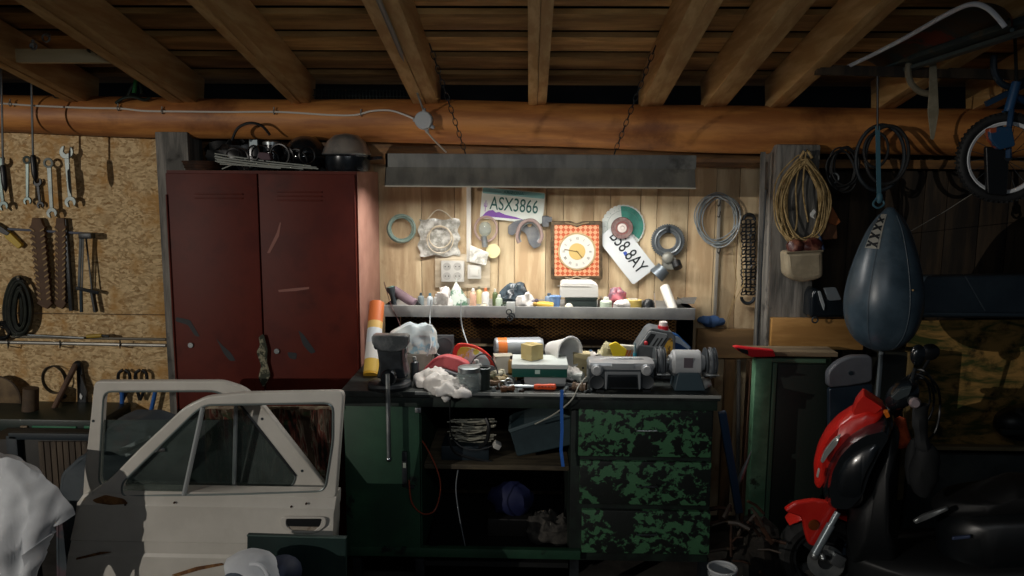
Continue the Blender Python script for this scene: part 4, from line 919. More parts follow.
b = BM(); bar(b, Vector((P(463, 380, 2.95).x, 2.96, Z0+.004)), Vector((P(497, 380, 2.95).x, 2.95, Z0+.006)), .012, .003, bev=.001); bar(b, Vector((P(466, 380, 2.95).x, 2.94, Z0+.007)), Vector((P(497, 380, 2.95).x, 2.955, Z0+.009)), .012, .003, bev=.001); obj('blade', b, STEEL, t)
for dx, dz_ in ((503, .014), (509, .024)):
    b = BM(); ring(b, (P(dx, 380, 2.95).x, 2.96, Z0+dz_), .016, .0035, ax=(.2, -.7, .6), n=18); obj('grip_loop', b, STEEL, t)
rnd = random.Random(4)
fit = [('brass pipe fitting', 'brass_fitting', '#8d7139', (521, 377)), ('brown pipe fitting', 'pipe_fitting', '#5a4633', (492, 385)), ('tan pipe fitting', 'pipe_fitting', '#9c8a63', (500, 383)), ('dark steel socket', 'steel_socket', '#3c4145', (512, 384)),
       ('olive pipe fitting', 'pipe_fitting', '#5c5b3b', (487, 378)), ('cream plug', 'plug', '#b9b49f', (497, 377)), ('dark pipe elbow', 'pipe_elbow', '#2e3336', (574, 386)), ('brown wooden knob', 'wooden_knob', '#6f5a47', (581, 388)), ('white plastic cap', 'white_stopper', '#b4b8b2', (578, 379)), ('rusty nut', 'rusty_nut', '#5c3b24', (506, 389))]
plc = ['at the left of the green-banded tub', 'behind the scissors', 'between scissors and tub', 'just left of the tub', 'right beside the dark tin', 'behind the tan fitting', 'right of the tub near the radio', 'beside the silver radio front', 'on the bench left of the silver radio', 'touching the scissor grips']
for i, (l_, nm, col, (x, y)) in enumerate(fit):
    q = bp(x, y+3); q.z = Z0; r0 = .012+.004*(i % 3); a_ = rnd.uniform(0, 3)
    t = thing(nm, l_+' '+plc[i], 'fitting', q, 'small fittings strewn on the bench')
    ax = Vector((math.cos(a_), .4*math.sin(a_), 0)).normalized()
    b = BM(); lathe(b, [(0, -.02), (r0, -.02), (r0, 0), (r0*.75, .002), (r0*.75, .022), (0, .022)], q+Vector((0, 0, r0)), ax, 12); obj('body', b, solid(col, .4, .5 if i < 2 else 0), t)
    b = BM(); lathe(b, [(0, .022), (r0*1.0, .022), (r0*1.0, .032), (r0*.6, .034), (0, .03)], q+Vector((0, 0, r0)), ax, 6); obj('nut', b, solid(col, .45), t)
# cables from radio/plug and over the shelf lip
one('cable', 'grey cable hanging from the shelf down behind the red lid', 'cable', solid('#9ba1a3', .5), lambda b: ptube(b, [(461, 302, 3.36), (461, 318, 3.36), (463, 330, 3.36), (468, 345, 3.3)], 3.36, .003))
one('cable', 'short grey cable hanging from the shelf over the white sack', 'cable', solid('#9ba1a3', .5), lambda b: ptube(b, [(431, 300, 3.36), (430, 316, 3.36), (430, 330, 3.3), (431, 345, 3.18), (427, 356, 3.15)], 3.36, .0028))
one('cable', 'thin dark red cable running from wall down past the torch', 'cable', solid('#4a2b2b', .5), lambda b: ptube(b, [(384, 282, 3.77), (391, 305, 3.365), (398, 320, 3.36), (403, 333, 3.3)], 3.36, .002))
one('blue_strap', 'bright blue flat strap hanging over the bench edge beside the drawers', 'strap', solid('#2a63b8', .5), lambda b: [bar(b, P(x0_, y0_, 2.885), P(x1_, y1_, 2.885), .012, .003, up=(0, 1, 0)) for (x0_, y0_), (x1_, y1_) in zip([(562, 390), (561.5, 405), (562, 430), (561, 450), (563, 466)], [(561.5, 405), (562, 430), (561, 450), (563, 466), (563, 466.5)])])
one('cable', 'pale cable leading from the radio down across the bench edge', 'cable', solid('#a8a79b', .5), lambda b: ptube(b, [(590, 374, 3.0), (580, 384, 2.92), (573, 398, 2.885), (564, 407, 2.885), (551, 416, 2.93), (535, 424, 3.0)], 2.9, .0028))
# portable radio
Dr = 2.925
t = thing('portable_radio', 'silver and black portable radio on the bench left of the grinder', 'radio', (P(621, 392, Dr).x, Dr+.07, Z0))
zt_ = P(620, 362, Dr).z
a, c = P(588, 390, Dr), P(655, 390, Dr)
b = BM(); box2(b, (a.x, Dr, Z0+.008), (c.x, Dr+.12, zt_-.01), bev=.025); obj('body', b, solid('#363b3f', .3), t)
b = BM(); box2(b, (a.x-.001, Dr-.004, zt_-.034), (c.x+.001, Dr+.115, zt_), bev=.02); obj('top_cover', b, mat('silver_plastic', '#a7a9ab', '#bdbebf', scale=5, rough=.3, metal=.3), t)
b = BM(); plate(b, [rpoly([(605, 372), (641, 372), (641, 389), (639, 390), (638, 375), (608, 375), (607, 390), (605, 389)], 1)], Dr-.012, .014, .003); obj('front_frame', b, solid('#7b7f82', .35), t)
b = BM(); pb(b, 609, 376.5, 637, 388, Dr-.007, .01, .003); obj('cassette_door', b, solid('#15181a', .2), t)
b = BM(); pb(b, 612, 363.5, 634, 369, Dr-.009, .006, .002); obj('dial_window', b, solid('#8e9294', .25), t)
b = BM()
for x in (597, 647):
    b = BM(); c0 = P(x, 370, Dr-.01); lathe(b, [(0, -.008), (.014, -.008), (.016, 0), (.022, .002), (.022, .006)], c0, (0, 1, 0), 24); obj('control_knob', b, solid('#c1c3c4', .3, .4), t)
    b = BM(); c0 = P(x, 382, Dr-.003); lathe(b, [(0, 0), (.02, 0), (.026, -.003), (.028, .004)], c0, (0, 1, 0), 24); obj('speaker_grille', b, solid('#2b2f32', .5), t)
b = BM(); q0, q1 = P(600, 364, Dr+.05), P(643, 364, Dr+.05); tube(b, spl([q0, q0+Vector((.01, 0, .018)), q1+Vector((-.01, 0, .018)), q1], 5), .005, 8); obj('carry_handle', b, solid('#8f9294', .3, .3), t)
for x in (596, 643): b = BM(); pb(b, x, 390, x+8, 393, Dr+.01, .06); obj('foot', b, BLACKP, t)
# bench grinder
Dg = 2.935
t = thing('bench_grinder', 'pale grey double-wheel bench grinder at the right end of the bench', 'grinder', (P(688, 392, Dg).x, Dg+.07, Z0))
cy = P(688, 367, Dg).z; gy = Dg+.07
xa, xb_ = P(674, 380, Dg).x, P(704, 380, Dg).x
b = BM(); lathe(b, [(0, -.012), (.028, -.012), (.034, 0), (.045, .002), (.05, .008), (.05, xb_-xa-.008), (.045, xb_-xa-.002), (.034, xb_-xa), (.028, xb_-xa+.012), (0, xb_-xa+.012)], (xa, gy, cy), (1, 0, 0), 36); obj('motor', b, mat('grinder_grey', '#a3a6a8', '#b9bbbc', scale=4, rough=.4), t)
b = BM(); pb(b, 684, 358, 693, 368, gy-.0515, .003); obj('rating_label', b, solid('#5a5258', .5), t)
b = BM(); plate(b, [rpoly([(678, 374), (700, 374), (706, 392), (674, 392)], 2)], gy-.05, .1, .004)
zmin = min(v.co.z for v in b.verts)
bmesh.ops.translate(b, verts=b.verts, vec=(0, 0, Z0-zmin)); obj('base', b, solid('#3a4a52', .4), t)
for px_, s in ((662, -1), (713.5, 1)):
    xc = P(px_, 380, Dg).x
    b = BM(); cyl(b, (xc-.012, gy-.004, cy), (xc+.012, gy-.004, cy), .052, n=36); obj('grinding_wheel', b, mat('abrasive_grey', '#54585b', '#75787a', scale=60, rough=.8), t)
    b = BM(); ring(b, (xc, gy-.001, cy), .056, .006, ax=(1, 0, 0), n=28, a0=R(-60), a1=R(200), m=6)
    for e in (-1, 1): lathe(b, [(.012, 0), (.058, 0), (.058, .003), (.012, .003)], (xc+e*.018-.0015, gy+.006, cy), (1, 0, 0), 32)
    obj('wheel_guard', b, solid('#484d51', .35), t)
    b = BM(); cyl(b, (xc+s*.02, gy, cy), (xc+s*.03, gy, cy), .014, n=6); obj('nut', b, STEEL, t)
    b = BM(); cyl(b, (xc, gy, cy), (xa if s < 0 else xb_, gy, cy), .014, n=16); obj('shaft', b, STEEL, t)
    b = BM(); box(b, (xc-s*.004, gy-.065, cy-.03), (.05, .03, .004), (0, 0, 0), .001); bar(b, (xc-s*.02, gy-.05, cy-.034), (xc-s*.03, gy-.01, cy-.04), .006, .012); obj('tool_rest', b, STEEL, t)
# charger / work lamp box
Dc = 3.14
t = thing('battery_charger', 'grey slotted machine housing with a red knob behind the grinder', 'machine', (P(655, 370, Dc).x, Dc+.05, Z0))
b = BM(); plate(b, [rpoly([(636, 349), (648, 331), (652, 328), (672, 332), (676, 337), (674, 372), (636, 372)], 2)], Dc, .11, .006)
zmin = min(v.co.z for v in b.verts)
for v in b.verts:
    if v.co.z < zmin+.03: v.co.z = Z0
obj('housing', b, mat('charger_grey', '#4c5053', '#64686a', scale=5, rough=.45), t)
b = BM(); plate(b, [rpoly([(639, 346), (650, 331), (668, 334.5), (662, 349)], 2)], Dc-.008, .01, .002); obj('top_panel', b, solid('#777b7d', .4), t)
b = BM(); plate(b, [[(643, 344.5), (651, 333.5), (656, 334.5), (649, 345.5)]], Dc-.010, .004); obj('opening', b, BLACKP, t)
for k_ in range(3):
    b = BM(); x = 653+4.2*k_; plate(b, [[(x-1, 346), (x+4.5, 338), (x+6, 338.3), (x+.8, 346.2)]], Dc-.010, .004); obj('slot', b, BLACKP, t)
b = BM(); plate(b, [rpoly([(663, 349), (670, 337), (673, 340), (672, 362), (665, 364)], 2)], Dc-.003, .006); obj('warning_sticker', b, mat('yellow_sticker', '#b98f2c', '#5d4418', scale=40, lo=.48, hi=.55), t)
zk = P(663, 334, Dc+.03).z
b = BM(); lathe(b, [(0, 0), (.018, 0), (.022, .006), (.021, .03), (0, .03)], P(663, 333, Dc+.03), (0, 0, 1), 22); obj('red_knob', b, solid('#c8202c', .35), t)
b = BM(); lathe(b, [(0, .03), (.017, .03), (.016, .045), (.01, .048), (0, .048)], P(663, 333, Dc+.03), (0, 0, 1), 22); obj('knob_cap', b, solid('#ded4d0', .4), t)
b = BM(); ball(b, P(646, 343, Dc-.01), .009, 10); obj('red_button', b, solid('#b5202a', .4), t)
t = thing('blue_case', 'blue plastic case with white band leaning behind the grinder', 'case', (P(682, 360, 3.34).x, 3.33, Z0))
b = BM(); plate(b, [rpoly([(672, 333), (678, 335), (691, 347), (692, 358), (692, 368), (672, 368)], 2)], 3.32, .04, .004); obj('case', b, solid('#1f4a80', .4), t)
b = BM(); plate(b, [[(674, 336), (678, 336.5), (690, 347), (689, 350), (680, 344), (674, 342)]], 3.317, .004); obj('white_band', b, solid('#b9cbdc', .4), t)
# yellow sponge glove etc.
t = thing('yellow_scraper', 'bright yellow plastic scraper sticking up left of the machine housing', 'scraper', (P(620, 368, 3.15).x, 3.17, Z0))
b = BM(); plate(b, [rpoly([(609, 345), (616, 342), (627, 350), (624, 360), (615, 362)], 1.5)], 3.15, .016, .002); obj('blade', b, solid('#e0c41d', .45), t)
b = BM(); tube(b, [P(619, 360, 3.158), P(621, 370, 3.158)], .009, 10); obj('handle', b, solid('#c9a91c', .45), t)
t = thing('seed_packet', 'white and orange striped packet beside the yellow scraper', 'packet', (P(627, 368, 3.18).x, 3.19, Z0))
b = BM(); plate(b, [rpoly([(618, 345), (636, 346), (636, 371), (619, 371)], 1)], 3.185, .02, .003); obj('packet', b, solid('#cfccc2', .5), t)
for k_ in range(3): b = BM(); plate(b, [[(621+4*k_, 360), (627+3*k_, 350), (629+3*k_, 350.5), (624+4*k_, 361)]], 3.182, .004); obj('orange_stripe', b, solid('#d0763f', .5), t)
t = thing('blue_marker', 'turquoise marker pen standing upright behind the radio', 'pen', (P(635, 366, 3.13).x, 3.13, Z0))
q = Vector((P(634.5, 366, 3.13).x, 3.13, Z0)); zt_ = P(634, 343, 3.13).z
b = BM(); cyl(b, q, (q.x, q.y, zt_-.04), .0075, n=14); obj('barrel', b, solid('#2f8fa3', .4), t)
b = BM(); cyl(b, (q.x, q.y, zt_-.04), (q.x, q.y, zt_), .006, .003, 14); obj('cap', b, solid('#6f8a90', .4), t)
crumple('rag', 'yellowish cloth bundle behind the radio left of the yellow scraper', 'rag', 600, 349, 618, 3.2, mat('yellowish_cloth', '#8f8a68', '#b8b294', scale=16, rough=.9), .02, 11, .08, z=Z0)
crumple('paper_wad', 'white crumpled paper behind the radio right of the cream carton', 'paper', 588, 355, 604, 3.18, RAG, .014, 12, .06, z=Z0)
crumple('paper_wad', 'torn paper lying at the foot of the bench grinder', 'paper', 698, 381, 712, 2.99, mat('grey_paper', '#a9a79f', '#c9c7bf', scale=20), .012, 14, .05, z=Z0)
crumple('paper_wad', 'white crumpled scrap between tub and cream carton', 'paper', 563, 371, 580, 3.08, RAG, .014, 15, .06, z=Z0)
# ------------------------------------------------------------------ inside the bench
def papers(b):
    rnd = random.Random(5)
    for i in range(34):
        y0 = 419+rnd.uniform(0, 22); x0 = 447+rnd.uniform(0, 12); x1 = 487+rnd.uniform(-6, 10); yo = rnd.uniform(-2, 3)
        d = 3.05+rnd.uniform(0, .12); ptube(b, [(x0, y0, d), ((x0+x1)/2, y0+yo+1, d-.01), (x1, y0+yo*.6, d)], d, .0028, 5, 3)
t = thing('wire_bundle', 'bundle of pale cable strands lying on the inner bench shelf', 'wire', (P(472, 462, 3.1).x, 3.1, ZS), None)
b = BM(); papers(b); obj('strands', b, solid('#a29f8e', .7), t)
b = BM(); ptube(b, [(486, 418, 3.03), (489, 428, 3.02), (486, 442, 3.03), (478, 448, 3.05)], 3.03, .008); ptube(b, [(448, 436, 3.05), (455, 452, 3.04), (475, 459, 3.04), (492, 462, 3.04)], 3.03, .006); obj('dark_ties', b, BLACKP, t)
b = BM(); q = P(470, 455, 3.1); box2(b, (q.x-.11, 3.04, ZS+.001), (q.x+.08, 3.2, P(470, 443, 3.08).z), bev=.006); obj('lower_mass', b, DARKT, t)
t = thing('power_plug', 'white power plug with a black cable inside the bench', 'plug', (P(496, 445, 3.0).x, 3.0, ZS))
b = BM(); box(b, P(497, 445, 3.0), (.028, .03, .024), (.3, .5, .3), .005); obj('plug_body', b, WHITEP, t)
b = BM(); ptube(b, [(492, 446, 3.0), (478, 450, 3.0), (462, 447, 3.0), (452, 436, 3.0), (450, 420, 2.92), (450, 398, 2.89)], 3.0, .003); obj('cord', b, BLACKP, t)
t = thing('toolbox', 'dark teal box lying tilted on the inner bench shelf', 'box', (P(535, 462, 3.1).x, 3.1, ZS))
b = BM(); plate(b, [rpoly([(509, 429), (559, 413), (572, 418), (573, 445), (517, 457)], 3)], 3.04, .2, .006); obj('box', b, mat('dark_teal_box', '#1d2e33', '#2a3d42', scale=6, rough=.6), t)
b = BM(); plate(b, [rpoly([(508, 430), (559, 413), (573, 417), (572, 419), (559, 416), (510, 433)], 1)], 3.034, .19, .002); obj('lid_edge', b, solid('#48575a', .5), t)
def bluef(b):
    a, c = P(490, 488, 3.2), P(531, 520, 3.2)
    ball(b, ((a.x+c.x)/2, 3.25, (a.z+c.z)/2), (abs(c.x-a.x)/2, .05, abs(a.z-c.z)/2), 20); fold(b, .02, 14, 4)
t = thing('blue_bag', 'dark blue bag in the shadow under the inner bench shelf', 'bag', (P(511, 555, 3.2).x, 3.25, P(500, 562, 2.96).z))
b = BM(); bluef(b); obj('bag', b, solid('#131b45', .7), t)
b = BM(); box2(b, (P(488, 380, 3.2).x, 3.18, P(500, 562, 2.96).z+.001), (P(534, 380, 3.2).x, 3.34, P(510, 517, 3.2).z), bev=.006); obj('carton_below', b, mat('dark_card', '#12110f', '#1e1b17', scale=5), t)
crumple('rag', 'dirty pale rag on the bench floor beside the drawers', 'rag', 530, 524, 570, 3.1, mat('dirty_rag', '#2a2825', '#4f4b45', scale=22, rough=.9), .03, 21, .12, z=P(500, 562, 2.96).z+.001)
one('cable', 'orange-brown cable looping out of the open cupboard side', 'cable', solid('#8a3d26', .5), lambda b: ptube(b, [(408, 428, 2.93), (425, 445, 2.97), (440, 480, 2.97), (436, 508, 2.97), (424, 514, 2.93), (412, 503, 2.905), (409, 480, 2.9)], 2.95, .003))
one('cable', 'thin grey cable hanging down below the inner shelf', 'cable', solid('#70757a', .5), lambda b: ptube(b, [(458, 470, 2.985), (456, 490, 2.985), (460, 520, 2.985), (466, 549, 2.985)], 2.985, .0024))
# ------------------------------------------------------------------ left wall of strand board: tools
LW = 3.715
WST = mat('wrench_steel', '#7d8785', '#99a29e', scale=14, rough=.45, metal=.3)
def wrench(label, top, bot, s, D=3.675, ring_top=False, m=WST):
    """open-ended spanner between two pixel points"""
    p, q = Vector(top), Vector(bot); d = (q-p); L = d.length; d.normalize(); n = Vector((-d.y, d.x))
    t = thing('wrench', label, 'wrench', P(bot[0], bot[1], D), 'wrenches hanging on the strand board')
    def head(c, dr, r, tilt):
        c = Vector(c); a = R(tilt); dr2 = Vector((dr.x*math.cos(a)-dr.y*math.sin(a), dr.x*math.sin(a)+dr.y*math.cos(a))); nn = Vector((-dr2.y, dr2.x)); o = []
        for k in range(13):
            f = R(-140+280*k/12); f2 = f+PI
            o.append(c+dr2*(r*math.cos(f2))+nn*(r*math.sin(f2)))
        o.append(c+dr2*r*.85+nn*r*.42); o.append(c-dr2*r*.05+nn*r*.42); o.append(c-dr2*r*.3); o.append(c-dr2*r*.05-nn*r*.42); o.append(c+dr2*r*.85-nn*r*.42)
        return [(v.x, v.y) for v in (o[:13]+[o[17], o[16], o[15], o[14], o[13]])]
    b = BM(); sh_ = [p+d*s*.7-n*s*.33, p+d*s*.7+n*s*.33, q-d*s*.6+n*s*.27, q-d*s*.6-n*s*.27]; plate(b, [[(v.x, v.y) for v in sh_]], D, .008, .0015); obj('shank', b, m, t)
    b = BM()
    if ring_top:
        ring(b, P(p.x, p.y, D+.004), s*.62*D/F, .0062, n=24)
    else: plate(b, [head(p, -d, s, 12)], D-.001, .01, .0015)
    obj('head', b, m, t)
    b = BM(); plate(b, [head(q, d, s*.82, -12)], D-.001, .01, .0015); obj('head', b, m, t)
    return t
wrench('bright wrench with wide open jaw hanging furthest right on the strand board', (66, 152), (70, 202), 7)
wrench('pale wrench with closed ring head hanging second from the right', (48.5, 163), (51.5, 213), 6.5, ring_top=True)
wrench('narrow grey wrench with dark ring head hanging behind the screwdriver', (27, 160), (27, 201), 5, ring_top=True, m=mat('dull_wrench', '#5d6a68', '#7d8985', rough=.4, metal=.7))
wrench('dark open wrench cut by the left picture edge', (-3, 162), (3, 206), 6, m=mat('dull_wrench', '#5d6a68', '#7d8985', rough=.4, metal=.7))
wrench('small dark wrench hanging between the grey and the ring-headed wrench', (37, 182), (40, 205), 4.5, D=3.70, m=BLACKM)
def longdriver(label, x, y0, yb, yh, yt, D):
    t = thing('long_screwdriver', label, 'screwdriver', P(x, yt, D), 'long rods hanging from the rafter board')
    b = BM(); tube(b, [P(x-1, y0, D), P(x+1, yh, D)], .0045, 8); obj('blade', b, STEEL, t)
    b = BM(); lathe(b, [(0, 0), (.009, 0), (.012, .01), (.013, .08), (.009, .1), (0, .1+.02)], P(x+1, yh, D), (0.02, 0, -1), 12); obj('handle', b, BLACKP, t)
longdriver('long steel rod with black handle hanging before the wrenches', 32, 58, 0, 155, 185, 3.40)
longdriver('long pale rod hanging at the very left picture edge', 2, 60, 0, 165, 185, 3.40)
# serrated brown strips
for i, (x0, x1, lab) in enumerate(((36, 45, 'rusty brown toothed rack hanging left of its narrower twin'), (60, 60, 'narrower rusty toothed rack hanging beside the dark shadow strip'))):
    w_ = 8 if i == 0 else 6
    t = thing('toothed_rack', lab, 'machine part', P(x1, 308, 3.69), 'rusty toothed racks on the strand board')
    y0, y1 = (217, 309); out = []
    n = 13
    for k_ in range(n+1):
        y = y0+8+(y1-y0-16)*k_/n; cx = x0+(x1-x0)*(y-y0)/(y1-y0); out += [(cx+w_*.75, y), (cx+w_, y+2.2)]
    out += [(x1+2, y1), (x1-3, y1-2)]
    for k_ in range(n, -1, -1):
        y = y0+8+(y1-y0-16)*k_/n; cx = x0+(x1-x0)*(y-y0)/(y1-y0); out += [(cx-w_, y+2.2), (cx-w_*.75, y)]
    out += [(x0-4, y0+1), (x0+4, y0+1)]
    b = BM(); plate(b, [out], 3.685, .02, .002); obj('rack', b, mat('brown_rack', '#4a3320', '#5f4329', scale=9, rough=.7), t)
    for k_ in range(n):
        y = y0+11+(y1-y0-18)*k_/n; cx = x0+(x1-x0)*(y-y0)/(y1-y0)
        for s in (-1, 1):
            b = BM(); plate(b, [[(cx+s*w_*.85, y), (cx+s*w_*.35, y+2.6), (cx+s*w_*.35, y+4), (cx+s*w_*.85, y+1.6)]], 3.682, .004); obj('tooth_notch', b, solid('#a08458', .7), t)
one('shadow_strip', 'thin dark strip standing in for the shadow right beside the narrower toothed rack', 'bar', BLACKM, lambda b: pb(b, 65.5, 219, 69, 311, 3.69, .02, .002))  # cast shadow of the racks, built as a dark strip
one('blue_rail', 'faded blue-grey rod fixed behind the toothed racks', 'rod', solid('#5d6372', .6), lambda b: tube(b, [P(8, 229, 3.706), P(95, 234, 3.706)], .006, 8))
t = thing('puller', 'steel gear puller hanging from the blue-grey rod', 'tool', P(82, 312, 3.66))
b = BM(); tube(b, [P(81, 236, 3.66), P(79, 289, 3.66)], .007, 8); tube(b, [P(83.5, 236, 3.66), P(82, 289, 3.66)], .004, 8); obj('twin_rods', b, STEEL, t)
b = BM(); pb(b, 78, 233, 91, 239, 3.645, .04, .005); obj('top_block', b, BLACKM, t)
b = BM(); bar(b, P(76, 288, 3.65), P(99, 293, 3.68), .014, .016, bev=.002); obj('lower_arm', b, BLACKM, t)
b = BM(); tube(b, [P(81, 289, 3.66), P(81.5, 312, 3.66)], .008, 8); obj('shaft', b, solid('#4a5963', .4, .6), t)
b = BM(); bar(b, P(86, 238, 3.68), P(92, 290, 3.68), .006, .006); bar(b, P(92, 290, 3.69), P(96, 312, 3.69), .026, .01); obj('leg', b, BLACKM, t)
t = thing('utility_knife', 'black and yellow hand tool hanging slanted at the left picture edge', 'knife', P(10, 248, 3.70))
b = BM(); plate(b, [rpoly([(3, 231), (7, 230), (22, 245), (18, 249), (5, 238)], 1.5)], 3.69, .02, .003); obj('handle', b, solid('#c2a228', .5), t)
b = BM(); plate(b, [rpoly([(-6, 222), (2, 227), (10, 233), (7, 236), (-6, 230)], 1.5)], 3.688, .022, .003); obj('grip', b, BLACKP, t)
t = thing('hose_bundle', 'dark coiled hose hanging in long loops at the far left', 'hose', P(19, 337, 3.66))
b = BM()
for k_ in range(7):
    rx, ry = 14-k_*1.7, 30-k_*2.2; cx, cy = 19+(k_ % 3-1), 307+k_*.5
    tube(b, [P(cx+rx*math.cos(f)*(1+.15*math.sin(f)), cy+ry*math.sin(f), 3.69-.008*(k_ % 3)) for f in [2*PI*j/30 for j in range(30)]], .0075, 6, closed=True)
obj('loops', b, mat('dark_hose', '#1a1f1a', '#2c3128', scale=20, rough=.6), t)
b = BM(); tube(b, [P(18, 276, 3.71), P(18, 279, 3.66)], .006); obj('peg', b, STEEL, t)
t = thing('hose_bundle', 'small tangle of black cable lying left under the coiled hose', 'cable', P(4, 342, 3.67))
b = BM(); coil(b, 2, 332, 3.69, 9, 8, 6, .004, 2, 8); obj('loops', b, BLACKP, t)
# pipes on brackets
one('metal_pipe', 'long pale steel pipe resting across the strand board, lower of two', 'pipe', mat('pipe_grey', '#8b8a84', '#a5a39b', rough=.4, metal=.5), lambda b: tube(b, [P(-60, 341, 3.67), P(166, 345.5, 3.67)], .0085, 10))
one('metal_pipe', 'thinner grey pipe lying just above the long pale pipe', 'pipe', solid('#6c675c', .5, .3), lambda b: tube(b, [P(12, 336.5, 3.69), P(166, 339.5, 3.69)], .007, 8))
one('metal_pipe', 'short bright rod lying on the pipes at the left', 'pipe', STEEL, lambda b: tube(b, [P(28, 335, 3.665), P(84, 338, 3.665)], .0045, 8))
for x in (8, 60, 120):
    tt = one('pipe_bracket', 'dark bracket under the pipes, %s' % {8: 'the one nearest the hose bundle', 60: 'the middle one', 120: 'the one nearest the grey post'}[x], 'bracket', BLACKM, lambda b, x=x: tube(b, [P(x, 340, 3.72), P(x, 346, 3.715), P(x, 348, 3.66), P(x, 341, 3.655)], .003, 6), group='brackets under the pipes')
t = thing('yellow_tool', 'yellow-handled tool lying on top of the pipes', 'tool', P(94, 338, 3.665))
b = BM(); tube(b, [P(87, 336.5, 3.66), P(102, 335.5, 3.66)], .009, 10); obj('handle', b, solid('#a78a22', .5), t)
b = BM(); tube(b, [P(102, 335.5, 3.66), P(109, 336.5, 3.66)], .006, 8); obj('tip', b, BLACKM, t)
t = thing('hose_clamp', 'large dark ring clamp hanging on the strand board behind the hammer handle', 'clamp', P(54, 394, 3.70))
b = BM(); lathe(b, [(.066, -.01), (.069, -.01), (.069, .01), (.066, .01), (.066, -.01)], P(54.5, 379.5, 3.70), (0.25, 1, 0), 32); obj('band', b, BLACKM, t)
b = BM(); box(b, P(64, 396, 3.695), (.02, .02, .014), (0, .6, 0), .002); obj('screw', b, BLACKM, t)
t = thing('hammer', 'wooden-handled hammer leaning with its handle against the strand board', 'hammer', P(50, 418, 3.60))
b = BM(); tube(b, [P(48, 420, 3.58), P(62, 392, 3.62), P(76, 364, 3.68)], [.012, .013, .014], 10); obj('handle', b, mat('brown_handle', '#4a3626', '#6b5140', scale=9, rough=.6), t)
b = BM(); ball(b, P(78, 364.5, 3.69), (.022, .02, .02), 12); obj('head', b, BLACKM, t)
t = thing('snips', 'black cutting snips with a white speck hanging point-up beside the hammer', 'snips', P(82, 418, 3.69))
b = BM(); plate(b, [rpoly([(76, 366), (81, 364), (83, 378), (86, 396), (86, 420), (77, 420), (77, 392)], 2)], 3.69, .02, .003); obj('body', b, BLACKM, t)
b = BM(); plate(b, [rpoly([(80, 374), (83, 380), (87, 392), (86, 397), (81, 388)], 1)], 3.68, .012, .001); obj('lever', b, BLACKP, t)
b = BM(); plate(b, [rpoly([(80, 393), (82.5, 396), (81, 400), (79.5, 397)], 1)], 3.684, .004); obj('label', b, solid('#d5d8d6', .5), t)
# loppers: two pairs of black grips with blue handles
for i, (x, dx, lab) in enumerate(((124, 0, 'blue-handled pliers hanging left of its neighbour above the car door'), (141, 8, 'blue-handled pliers whose right handle slants, nearest the grey post'))):
    t = thing('bolt_cutter', lab, 'cutter', P(x, 420, 3.69), 'blue-handled cutters on the strand board')
    for s in (-1, 1):
        b = BM(); tube(b, spl([P(x-1, 400, 3.69), P(x+s*5, 385, 3.69), P(x+s*5.5, 374, 3.69), P(x+s*1, 370, 3.69)], 4), .008, 8); obj('grip', b, BLACKP, t)
    b = BM(); xx_ = x-2 if i == 0 else x+14; tube(b, [P(xx_+2 if i else xx_, 384, 3.68), P(xx_-(5 if i else 0), 416, 3.68)], .010, 10); obj('handle', b, solid('#2b62ad', .45), t)
    b = BM(); tube(b, [P(xx_-(5 if i else 0), 412, 3.679), P(xx_-(5.6 if i else 0), 418, 3.679)], .0105, 10); obj('yellow_end', b, solid('#b49a2a', .5), t)
t = thing('wood_disc', 'round brown woven lid leaning at the far left below the pipes', 'lid', P(-2, 420, 3.66))
b = BM(); lathe(b, [(0, 0), (.1, -.004), (.112, 0), (.112, .012), (0, .012)], P(-2, 399, 3.66), (0, 1, .1), 36); obj('disc', b, mat('brown_lid', '#5b4a34', '#7a6547', scale=12, rough=.7), t)
b = BM(); ring(b, P(-2, 399, 3.657), .11, .006, n=36); obj('rim', b, solid('#463727', .7), t)
one('round_log', 'short upright brown wooden cylinder standing on the green tool chest', 'wood', mat('brown_handle2', '#4b3d30', '#65543f', scale=7, rough=.8), lambda b: cyl(b, P(30, 421, 3.55), P(31, 388, 3.55), .036, .033, 24))
# green chest and crate behind the car doors
t = thing('tool_chest', 'dark green steel tool chest under the hammer handle', 'chest', (P(45, 440, 3.45).x, 3.5, 0))
a, c = P(-70, 417, 3.42), P(100, 432, 3.42)
b = BM(); box2(b, (a.x, 3.42, .0), (c.x, 3.70, P(40, 434, 3.42).z), bev=.006); obj('body', b, solid('#0f1d1a', .5), t)
b = BM(); box2(b, (a.x-.005, 3.41, P(40, 434, 3.42).z), (c.x+.003, 3.70, P(40, 419, 3.42).z), bev=.006); obj('lid', b, solid('#11251f', .45), t)
b = BM(); pb(b, 32, 426, 76, 431.5, 3.403, .01, .001); pb(b, 84, 426, 91, 431, 3.403, .01, .001); obj('green_stripe', b, solid('#1c6e4b', .45), t)
b = BM(); pb(b, 20, 426, 27, 431, 3.40, .012, .003); obj('catch', b, solid('#7c6a50', .5), t)
t = thing('slatted_crate', 'dark wooden crate with vertical slats standing before the green chest', 'crate', (P(50, 440, 3.2).x, 3.3, 0))
a, c = P(-20, 436, 3.2), P(96, 436, 3.2); zt_ = a.z
b = BM(); box2(b, (a.x, 3.22, .05), (c.x, 3.38, zt_-.02), bev=.003); obj('box', b, mat('black_panel2', '#141311', '#221f1a'), t)
b = BM(); pb(b, 8, 433, 96, 441, 3.19, .03, .004); obj('top_frame', b, DARKT, t)
for k_ in range(9):
    b = BM(); x = 40+6.2*k_; pb(b, x, 442, x+5.2, 500, 3.205, .012, .002); obj('slat', b, mat('slat_wood', '#3d342b', '#53473a', scale=6, st=(4, 4, .6), rough=.8) if k_ == 0 else bpy.data.materials['slat_wood'], t)
